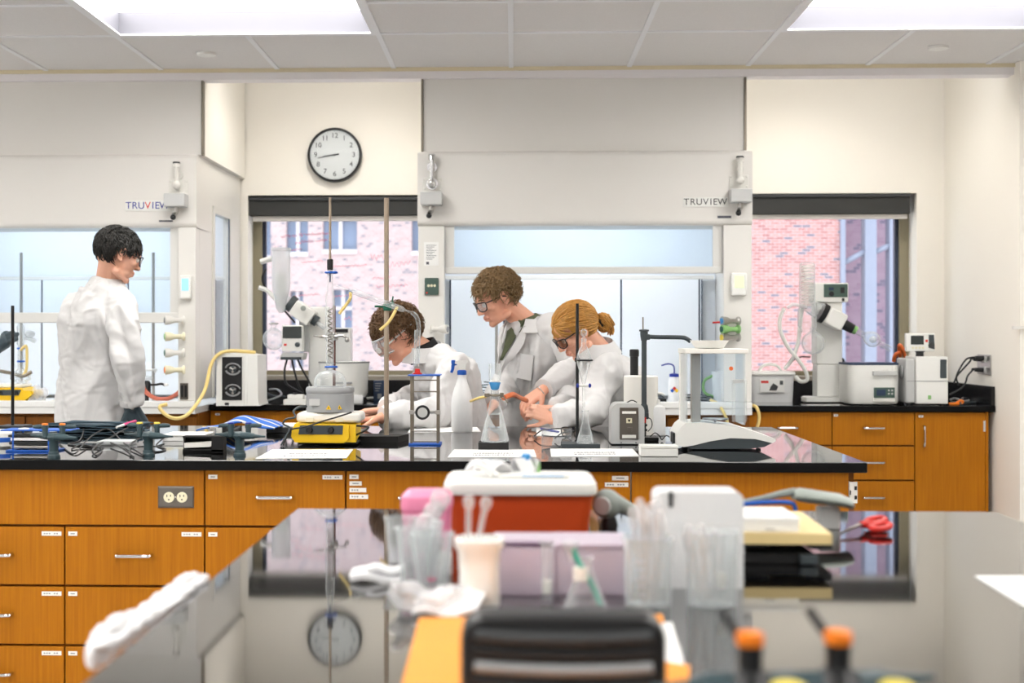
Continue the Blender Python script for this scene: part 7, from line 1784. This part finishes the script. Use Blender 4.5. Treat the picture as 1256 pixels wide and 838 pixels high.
def hair(parent, c, M, s, mat, mask, flow, n=900, ln=.05, lift=.010, shell=1.06, seed=1, rad=.0022, curl=0.0, extra=None, cut=None):
    """scalp shell plus a few hundred combed locks, one mesh"""
    random.seed(seed); C0 = Vector((0, -.018, .032)); RR = Vector((.0735, .093, .084))
    sh = MB(); nseg = 56; vs = []; ids = {}
    tmp = MB().ell((0, 0, 0), (1, 1, 1), nseg)
    for i, v in enumerate(tmp.v):
        d = Vector(v); p = C0+Vector((d.x*RR.x, d.y*RR.y, d.z*RR.z))*shell; k = 1+0.035*noise.noise(d*5+Vector((seed, 0, 0)))
        vs.append(c+M @ ((C0+(p-C0)*k)*s))
    fs = []
    for f in tmp.f:
        d = sum((Vector(tmp.v[i]) for i in f), Vector())/len(f)
        if mask(C0+Vector((d.x*RR.x, d.y*RR.y, d.z*RR.z)), d): fs.append(f)
    sh.add(vs, fs)
    made = 0; tries = 0
    while made < n and tries < n*12:
        tries += 1
        d = Vector((random.gauss(0, 1), random.gauss(0, 1), random.gauss(0, 1))).normalized()
        p = C0+Vector((d.x*RR.x, d.y*RR.y, d.z*RR.z))
        if not mask(p, d): continue
        made += 1; pts = []; cur = d.copy(); L = ln*random.uniform(.6, 1.15); st = 5; ph = random.uniform(0, 6.28)
        lf = lift*random.uniform(.6, 1.5)
        hgt = 0
        for k in range(st+1):
            t = k/st; base = C0+Vector((cur.x*RR.x, cur.y*RR.y, cur.z*RR.z))*shell
            nn = Vector((cur.x/RR.x, cur.y/RR.y, cur.z/RR.z)).normalized()
            w_ = curl*math.sin(ph+t*7)*t
            pt = base+nn*(lf*math.sin(min(1, t*1.1)*math.pi*.55))+Vector((w_, w_*.6*math.cos(ph), w_*.5))
            if cut is not None: pt = cut(pt)
            pts.append(c+M @ (pt*s))
            fl = flow(base, cur, ph); fl = fl-cur*fl.dot(cur)
            if fl.length > 1e-6: cur = (cur+fl.normalized()*(L/st/.085)).normalized()
        sh.tube(pts, (lambda q, r0=rad*s*random.uniform(.8, 1.5): r0*(1-.75*q*q)), 5, 0)
    if extra: extra(sh)
    return sh.build('hair', mat, parent, ang=80)
def ring(c, M, rx, ry): return (c, M @ Vector((rx, 0, 0)), M @ Vector((0, ry, 0)))
def collar(parent, c, M, rx, ry, h, open_=0.5, mat='coat_cloth', spread=.03, name='collar'):
    """folded shirt collar around the neck; opens towards the front"""
    def fn(u, v):
        a = math.pi/2+open_+(2*math.pi-2*open_)*u
        k = 0 if v < .3 else (v-.3)/.7
        r_ = 1+(.0 if v < .3 else k*spread/rx)
        z = h*(v/.3) if v < .3 else h-(h*1.15)*k*(1+.35*abs(u-.5)*2)
        q = Vector((math.cos(a)*rx*r_, math.sin(a)*ry*r_, z+.012*abs(u-.5)*-2)); return c+M @ q
    return MB().sheet(fn, 48, 10, .004).build(name, mat, parent, ang=60)
def person(label, root, head, hf, hs, neck, chest, pelvis, tf, sL, sR, eL, eR, wL, wR, hL, hR, feet, skin, coat_len=.30, seed=1, coat_rad=1.0, hood_front=.5, cuffgap=.0, hup=None, glove=(), shw=1.0, torso_r=(1, 1)):
    root = Vector(root); t = thing('person', label, 'person', root)
    def l(p): return Vector(p)-root
    head, neck, chest, pelvis, sL, sR, eL, eR, wL, wR = map(l, (head, neck, chest, pelvis, sL, sR, eL, eR, wL, wR))
    M = basis(hf, hup or (0, 0, 1)); T = basis(tf, (neck-pelvis).normalized())
    # --- body: one skin
    m = MB(); head_prims(m, head, M, hs)
    m.cap2(head+M @ Vector((0, -.030, -.045))*hs, .050*hs, neck, .054, 16)
    m.cap2(neck, .050, chest+T @ Vector((0, 0, .05)), .070, 16)
    m.loft([ring(chest+T @ Vector((0, 0, .10)), T, .10, .07), ring(chest, T, .14, .09), ring(chest.lerp(pelvis, .5), T, .125, .09), ring(pelvis, T, .15, .105), ring(pelvis+T @ Vector((0, 0, -.08)), T, .12, .09)], 20)
    for a, b, c_ in ((sL, eL, wL), (sR, eR, wR)):
        m.cap2(chest+T @ Vector((0, 0, .04)), .05, a, .040, 12); m.cap2(a, .036, b, .026, 14); m.cap2(b, .026, b.lerp(c_, .45), .028, 14); m.cap2(b.lerp(c_, .45), .028, c_, .024, 14)
    hips = [pelvis+T @ Vector((s_*.085, 0, -.04)) for s_ in (-1, 1)]
    legs = []
    for i, (kn, an) in enumerate(feet):
        kn, an = l(kn), l(an); legs.append((hips[i], kn, an)); m.cap2(hips[i], .075, kn, .05, 14); m.cap2(kn, .05, an, .036, 14)
    for (w_, h_) in ((wL, hL), (wR, hR)):
        if h_: hand_prims(m, w_, *h_[:3], **h_[3])
    me = remeshed(m, .0040, 3, 'body'); o = put(me, 'body', skin, t)
    # lips, eyes, brows
    for s_ in (-1, 1):
        MB().ell(head+M @ (Vector((s_*.030, .0745, .006))*hs), .0125*hs, 14).build('eye', 'eye_white', t)
    # --- trousers and shoes
    m = MB(); m.ell(pelvis+T @ Vector((0, 0, -.02)), (.165, .12, .13), 18)
    for a, b, c_ in legs: m.cap2(a, .088, b, .066, 14); m.cap2(b, .066, c_+V(0, 0, .03), .052, 14)
    me = remeshed(m, .010, 2, 'trousers'); foldnoise(me, .004, (14, 14, 6), seed=seed); put(me, 'trousers', 'trousers', t)
    for a, b, c_ in legs:
        f = T @ Vector((0, 1, 0)); f = Vector((f.x, f.y, 0)).normalized(); z0 = c_.z
        m = MB(); sole = V(c_.x, c_.y, -root.z+.0) if False else c_
        m.ell(c_+f*.05+V(0, 0, -.03), (.045, .045, .035), 14); m.ell(c_+f*.13+V(0, 0, -.04), (.04, .05, .025), 14); m.cap2(c_, .045, c_+V(0, 0, -.03), .042, 12)
        me = remeshed(m, .006, 2, 'shoe'); put(me, 'shoe', 'shoe', t)
    # --- lab coat
    cr = coat_rad; tx, ty = torso_r
    m = MB(); up = (neck-pelvis).normalized()
    hem = pelvis+V(0, 0, -coat_len)
    m.loft([ring(hem, basis(tf), .215*tx, .165*ty), ring(pelvis, T, .195*tx, .155*ty), ring(chest.lerp(pelvis, .55), T, .175*tx, .14*ty), ring(chest, T, .185*tx, .14*ty),
            ring(chest+T @ Vector((0, 0, .075)), T, .165*tx, .12*ty), ring(neck-T @ Vector((0, 0, .012)), T, .085, .08), ring(neck+T @ Vector((0, 0, .012)), T, .066, .066)], 32)
    for a, b, c_ in ((sL, eL, wL), (sR, eR, wR)):
        m.cap2(neck.lerp(chest, .25), .065, a, .066*cr, 16); m.cap2(chest+T @ Vector((0, 0, .03)), .09, a.lerp(b, .1), .060*cr, 16)
        m.cap2(a, .068*cr, b, .060*cr, 18)
        dd = (c_-b).normalized(); e = c_-dd*.012
        m.ell(b, .060*cr, 16); m.cyl(b, e, .060*cr, .046*cr, 20)
    me = remeshed(m, .0065, 4, 'lab_coat')
    foldnoise(me, .016, (7, 7, 2.4), seed=seed, fine=.0008); foldnoise(me, .0045, (15, 15, 6), seed=seed+5); foldnoise(me, .002, (12, 12, 24), seed=seed+9)
    coat = put(me, 'lab_coat', 'coat_cloth', t)
    sm = coat.modifiers.new('soften', 'SMOOTH'); sm.factor = .35; sm.iterations = 1
    # cuffs as rolled seams
    for b, c_ in ((eL, wL), (eR, wR)):
        dd = (c_-b).normalized(); u, v = frame(dd); e = c_-dd*.016
        MB().lathe([(.040*cr, 0), (.0475*cr, .001), (.0485*cr, .012), (.046*cr, .024), (.030*cr, .0245)], e-dd*.010, 28, dd).build('cuff', 'coat_cloth', t)
    return t, dict(M=M, T=T, head=head, neck=neck, chest=chest, pelvis=pelvis, sL=sL, sR=sR, eL=eL, eR=eR, wL=wL, wR=wR, coat=coat, up=up)
def specs(t, h, M, hs, frame_mat='black_plastic', lens='goggle_lens', wide=False):
    def hp(x, y, z): return h+M @ (Vector((x, y, z))*hs)
    g = bpy.data.objects.new('safety_glasses', None); COL.objects.link(g); g.parent = t; g.empty_display_size = .03
    for s_ in (-1, 1):
        pts = [hp(s_*.008, .102, .012), hp(s_*.018, .103, .024), hp(s_*.05, .094, .024), hp(s_*.064, .080, .018), hp(s_*.060, .084, -.012), hp(s_*.04, .098, -.018), hp(s_*.014, .103, -.008), hp(s_*.008, .102, .012)]
        MB().tube(pts, .0026*hs, 8, 4).build('rim', frame_mat, g)
        MB().sheet(lambda u, v: hp(s_*(.010+.052*u), .103-.020*u*u, -.014+.037*v), 8, 6, .0015).build('lens', lens, g)
        MB().tube([hp(s_*.064, .080, .016), hp(s_*.074, .05, .015), hp(s_*.079, .0, .012), hp(s_*.080, -.025, .000)], .0028*hs, 8, 5).build('temple', frame_mat, g)
    MB().tube([hp(-.009, .102, .014), hp(0, .106, .017), hp(.009, .102, .014)], .0026*hs, 8, 4).build('bridge', frame_mat, g)
def brows(t, h, M, hs, mat):
    for s_ in (-1, 1):
        MB().tube([h+M @ (Vector((s_*.014, .0905, .030))*hs), h+M @ (Vector((s_*.032, .088, .035))*hs), h+M @ (Vector((s_*.050, .074, .029))*hs)], lambda q: .0035*math.sin(.4+q*2.3), 6, 4).build('eyebrow', mat, t)
def lips(t, h, M, hs):
    MB().tube([h+M @ (Vector((-.022, .080, -.060))*hs), h+M @ (Vector((-.01, .0905, -.058))*hs), h+M @ (Vector((0, .0922, -.0595))*hs), h+M @ (Vector((.01, .0905, -.058))*hs), h+M @ (Vector((.022, .080, -.060))*hs)], .0028*hs, 8, 4).build('mouth', 'lip', t)
def nail(): pass
def flow_down(b, d, ph): return Vector((0, -.25, -1))
# masks in head space
def EARS(front, fy, nape):
    def f(p, d):
        if p.y > fy: return p.z > front+.004*math.sin(p.x*90)
        if p.y > -.002: return p.z > .024+max(0, (p.y-.01))*.5
        if p.y > -.040 and abs(p.x) > .045: return p.z > .030
        return p.z > nape+(p.y+.11)*.3
    return f
def mask_short(hl=.052, side=.018, nape=-.055):
    def f(p, d):
        if p.y > .030: return p.z > hl+.004*math.sin(p.x*90)
        if p.y > -.005: return p.z > side+.010-(abs(p.x) < .05)*0
        return p.z > nape+(p.y+.11)*.25
    return f

# ---- student 1: standing at the left, seen from behind
s_ = 1.0
P1 = dict(head=at(146, 314, 6.3), neck=at(131, 349, 6.32), chest=at(118, 395, 6.34), pelvis=at(119, 492, 6.36))
rt = at(120, 0, 6.36); rt.z = 0
tf1 = Vector((.52, .85, 0)); r1 = tf1.cross(Vector((0, 0, 1))).normalized()
ch = P1['chest']; shc = at(120, 372, 6.33)
sR = shc+r1*.155+V(0, 0, -.01); sL = shc-r1*.150+V(0, 0, -.035)
f1 = tf1.normalized()
eR = at(157, 440, 6.17); wR = at(160, 497, 6.24); eL = at(92, 446, 6.62); wL = at(122, 470, 6.85)
feet = [(rt-r1*.10+V(0, 0, .5)+f1*.02, rt-r1*.11+V(0, 0, .085)), (rt+r1*.10+V(0, 0, .5)+f1*.02, rt+r1*.11+V(0, 0, .085))]
t, D = person('person standing at the left fume hood, back turned, black hair, white lab coat', rt, P1['head'], (.80, .50, -.34), 1.0, P1['neck'], ch, P1['pelvis'], tf1, sL, sR, eL, eR, wL, wR,
              (Vector((.7, .5, -.1)), Vector((0, 0, 1)), -1, dict(curl=.5)), (Vector((.35, .25, -.9)), Vector((.5, -.8, -.1)), 1, dict(curl=.55)), feet, 'skin_pale', coat_len=.42, seed=1, torso_r=(.95, 1.0))
h, M = D['head'], D['M']
def flow1(b, d, ph): return Vector((.3*math.sin(ph), .5*math.cos(ph*1.7)+ .3, -.9+.3*math.sin(ph*2)))
hair(t, h, M, 1.04, 'hair_black', EARS(.050, .045, -.058), flow1, 1700, .034, .007, 1.06, 11, .0024, curl=.003)
specs(t, h, M, 1.0); brows(t, h, M, 1.0, 'hair_black')
collar(t, D['neck']+D['T'] @ Vector((0, 0, .0)), D['T'], .066, .064, .036, .45, spread=.028)
m = MB(); hand_prims(m, D['wR'], Vector((.35, .25, -.9)), Vector((.5, -.8, -.1)), 1, curl=.55, s=1.10); m.cap2(D['wR'], .033, D['wR'].lerp(D['eR'], .12), .036, 12)
me = remeshed(m, .0035, 2, 'glove'); put(me, 'glove', 'glove', t)
B(-.05, .05, -.002, .002, -.012, .012, .001)

# ---- student 2: bending left over the bench with clear goggles
Yb = 6.02
rt = at(578, 0, 6.25); rt.z = 0
head = at(487, 412, Yb); neck = at(521, 432, Yb+.04); chest = at(548, 468, Yb+.10); pelvis = at(572, 556, Yb+.16)
tf2 = Vector((-.97, -.15, 0)); r2 = tf2.normalized().cross(Vector((0, 0, 1)))
sL = at(553, 448, Yb-.10); sR = at(540, 446, Yb+.26)
eL = at(541, 505, 5.80); wL = at(468, 513, 5.66); eR = at(508, 492, 6.18); wR = at(474, 503, 5.92)
kn = [(rt+V(-.38, .12, .60), rt+V(-.36, .14, .30)), (rt+V(-.38, -.12, .60), rt+V(-.36, -.12, .30))]
t, D = person('person in white lab coat bending over the bench in clear goggles, curly brown hair', rt, head, (-.80, -.26, -.54), 1.0, neck, chest, pelvis, tf2, sL, sR, eL, eR, wL, wR,
              (Vector((-1, -.25, -.10)), Vector((0, .1, 1)), -1, dict(curl=.45)), (Vector((-1, -.2, -.05)), Vector((0, 0, 1)), 1, dict(curl=.4)), kn, 'skin', coat_len=.22, seed=2)
h, M = D['head'], D['M']
hair(t, h, M, 1.03, 'hair_brown', EARS(.046, .040, -.060), lambda b, d, ph: Vector((math.sin(ph*3), .8*math.cos(ph*2)+.3, -.2+1.1*math.sin(ph*5))), 1800, .038, .014, 1.05, 4, .0026, curl=.012)
brows(t, h, M, 1.0, 'hair_brown'); lips(t, h, M, 1.0)
g = bpy.data.objects.new('safety_goggles', None); COL.objects.link(g); g.parent = t
def hp(x, y, z): return h+M @ Vector((x, y, z))
def gfn(u, v):
    a = (u-.5)*2.5; return hp(.080*math.sin(a), .048+.068*math.cos(a)-.010*(v-.5)**2*4, -.036+.072*v)
MB().sheet(gfn, 26, 10, .0025).build('lens', 'goggle_lens', g)
for v in (0, 1): MB().tube([gfn(i/20, v) for i in range(21)], .0035, 8, 1).build('rim', 'glass_frost', g)
MB().tube([gfn(1, .5), hp(.086, .0, .012), hp(.07, -.075, .02), hp(0, -.118, .02), hp(-.07, -.075, .02), hp(-.086, 0, .012), gfn(0, .5)], .004, 6, 6).build('strap', 'light_grey', g)
MB().lathe([(.012, 0), (.012, .004), (.001, .005)], gfn(.30, .42), 16, M @ Vector((-.7, .7, 0))).build('vent', 'white_plastic', g)
# black shirt collar and coat collar
collar(t, D['neck']+D['T'] @ Vector((0, .006, .004)), basis(Vector((-.85, -.2, -.3)), (h-D['neck']).normalized()), .060, .060, .045, .25, 'shirt_black', .014, 'shirt_collar')
collar(t, D['neck'].lerp(h, .06), basis(tf2, (h-D['neck']).normalized().lerp(D['up'], .5)), .080, .078, .038, .6, spread=.040)

# ---- student 3: tall, leaning, looking down to the left
rt = at(660, 0, 6.62); rt.z = 0
head = at(609, 367, 6.38); neck = at(647, 397, 6.44); chest = at(656, 437, 6.50); pelvis = at(662, 530, 6.60)
tf3 = Vector((-.80, -.60, 0)).normalized(); r3 = tf3.cross(Vector((0, 0, 1)))
sL = at(690, 402, 6.36); sR = at(634, 411, 6.64)
eL = at(712, 452, 6.24); wL = at(667, 478, 6.02); eR = at(624, 468, 6.52); wR = at(606, 496, 6.22)
feet = [(rt-r3*.11+V(0, 0, .5), rt-r3*.12+V(0, 0, .085)), (rt+r3*.11+V(0, 0, .5), rt+r3*.12+V(0, 0, .085))]
feet = [feet[0], feet[1]]
t, D = person('tall person in white lab coat and dark glasses standing and looking down left', rt, head, (-.83, -.34, -.44), 1.0, neck, chest, pelvis, tf3, sL, sR, eL, eR, wL, wR,
              (Vector((-.75, -.2, -.55)), Vector((-.3, -.5, .8)), -1, dict(curl=1.0, s=.98, spread=.04)), (Vector((-.6, -.5, -.55)), Vector((-.6, -.4, .6)), 1, dict(curl=.5)), feet, 'skin', coat_len=.32, seed=3, torso_r=(1.0, 1.05), coat_rad=1.0)
h, M = D['head'], D['M']
hair(t, h, M, 1.03, 'hair_ash', EARS(.054, .040, -.046), lambda b, d, ph: Vector((.8*math.sin(ph*3), .5*math.cos(ph*2)+.25, .1+.8*math.sin(ph*5))), 1800, .040, .016, 1.03, 8, .0024, curl=.007)
specs(t, h, M, 1.0); brows(t, h, M, 1.0, 'hair_ash'); lips(t, h, M, 1.0)
T = D['T']; nk = D['neck']
def tp(x, y, z): return nk+T @ Vector((x, y, z))
MB().sheet(lambda u, v: tp((u-.5)*(.105*(1-v)+.004), .062+.060*v+.012*(1-abs(u-.5)*2), .020-.19*v), 10, 14, .006).build('shirt_front', 'shirt_green', t)
collar(t, nk+T @ Vector((0, .008, .0)), basis(Vector((-.75, -.45, -.25)), (h-nk).normalized()), .060, .062, .032, .42, 'shirt_green', .024, 'shirt_collar')
collar(t, nk+T @ Vector((0, -.006, .004)), T, .084, .082, .038, .7, spread=.036)
for s_ in (-1, 1):
    MB().sheet(lambda u, v: tp(s_*(.072-.066*v+(.040*math.sin(min(1, v*1.25)*math.pi))*u), .075+.072*v-.020*u, .004-.24*v), 8, 14, .005).build('lapel', 'coat_cloth', t)
MB().sheet(lambda u, v: D['chest']+T @ Vector((-.135+.105*u, .112+.028*math.sin(u*2.2), -.085+.115*v)), 8, 6, .005).build('pocket', 'coat_cloth', t)

wv = D['wL']+(D['eL']-D['wL']).normalized()*-.006; dv = (Vector((-.75, -.2, -.55))).normalized(); u_, v_ = frame(dv)
MB().tube([wv+dv*.012+u_*.031*math.cos(a)+v_*.027*math.sin(a) for a in [i*math.pi/10 for i in range(21)]], .0022, 6, 0).build('bracelet', 'steel', t)
# ---- student 4: woman with a bun leaning over the bench
rt = at(778, 0, 6.20); rt.z = 0
head = at(706, 407, 5.94); neck = at(737, 434, 6.00); chest = at(752, 474, 6.06); pelvis = at(768, 560, 6.14)
tf4 = Vector((-.96, -.28, 0)).normalized()
sL = at(743, 456, 5.90); sR = at(735, 447, 6.20)
eL = at(722, 508, 5.76); wL = at(677, 514, 5.70); eR = at(705, 488, 6.12); wR = at(684, 502, 5.92)
kn = [(rt+V(-.38, .12, .60), rt+V(-.36, .14, .30)), (rt+V(-.38, -.12, .60), rt+V(-.36, -.12, .30))]
t, D = person('woman with blond hair in a bun leaning over the bench in a white lab coat', rt, head, (-.76, -.24, -.60), .96, neck, chest, pelvis, tf4, sL, sR, eL, eR, wL, wR,
              (Vector((-.9, -.1, .42)), Vector((-.1, -.75, .45)), -1, dict(curl=1.35, s=.84, spread=.03)), (Vector((-.9, -.2, .05)), Vector((0, -.2, 1)), 1, dict(curl=.9, s=.9, spread=.04)), kn, 'skin_pale', coat_len=.22, seed=4, torso_r=(.95, 1.0))
h, M = D['head'], D['M']
bun = h+M @ Vector((.0, -.128, -.046))
def bunx(sh):
    random.seed(21)
    for i in range(90):
        a0 = random.uniform(0, 6.28); tilt = Matrix.Rotation(random.uniform(-.6, .6), 3, 'X') @ Matrix.Rotation(random.uniform(-.6, .6), 3, 'Z'); r_ = random.uniform(.024, .043); zz = random.uniform(-.026, .026)
        sh.tube([bun+M @ (tilt @ Vector((r_*math.cos(a0+k*.5)*math.cos(zz*25), zz+.004*math.sin(k), r_*math.sin(a0+k*.5)*math.cos(zz*25)))) for k in range(9)], .0034, 5, 2)
    for i in range(16):
        a = bun+M @ Vector((random.uniform(-.02, .02), -.01, random.uniform(-.03, 0))); sh.tube([a, a+M @ Vector((random.uniform(-.02, .02), .0, -.022)), a+M @ Vector((random.uniform(-.02, .02), .02, -.036))], .0028, 5, 4)
    sh.ell(bun, .030, 16)
def flow4(b, d, ph): return (Vector((0, -.128, -.036))-b)+Vector((.01*math.sin(ph), 0, .01*math.cos(ph)))
hair(t, h, M, .99, 'hair_blond', lambda p, d: (p.z > .052-.1*max(0, abs(p.x)-.03)) if p.y > .030 else ((p.z > .018 if p.y > -.018 else p.z > -.055)), flow4, 1500, .075, .006, 1.07, 6, .0026, curl=.0015, extra=bunx)
k = MB().tube([h+M @ Vector((.026*math.cos(a), -.105, -.034+.026*math.sin(a))) for a in [i*math.pi/8 for i in range(17)]], .0055, 8, 0).build('hair_tie', 'shirt_black', t)
specs(t, h, M, .96, lens='dark_lens'); brows(t, h, M, .96, 'hair_blond'); lips(t, h, M, .96)
collar(t, D['neck'].lerp(h, .26), basis(tf4, (h-D['neck']).normalized().lerp(D['up'], .4)), .078, .076, .040, .5, spread=.040)
# stools
def stool(q, label):
    t = thing('lab_stool', label, 'stool', (q[0], q[1], 0), 'round lab stools behind the middle bench')
    MB().lathe([(.15, .555), (.165, .56), (.17, .58), (.16, .598), (.001, .60)], n=36).build('seat', 'black_plastic', t)
    for i in range(4):
        a = math.pi/4+i*math.pi/2; MB().cyl((.12*math.cos(a), .12*math.sin(a), .554), (.20*math.cos(a), .20*math.sin(a), 0.0), .012).build('leg', 'steel', t)
    MB().tube([(.178*math.cos(a), .178*math.sin(a), .2) for a in [i*math.pi/12 for i in range(25)]], .008, 8, 0).build('foot_ring', 'steel', t)
stool(at(576, 0, 6.22), 'round stool under the student in clear goggles, hidden behind the bench')
stool(at(772, 0, 6.20), 'round stool under the woman with the bun, hidden behind the bench')
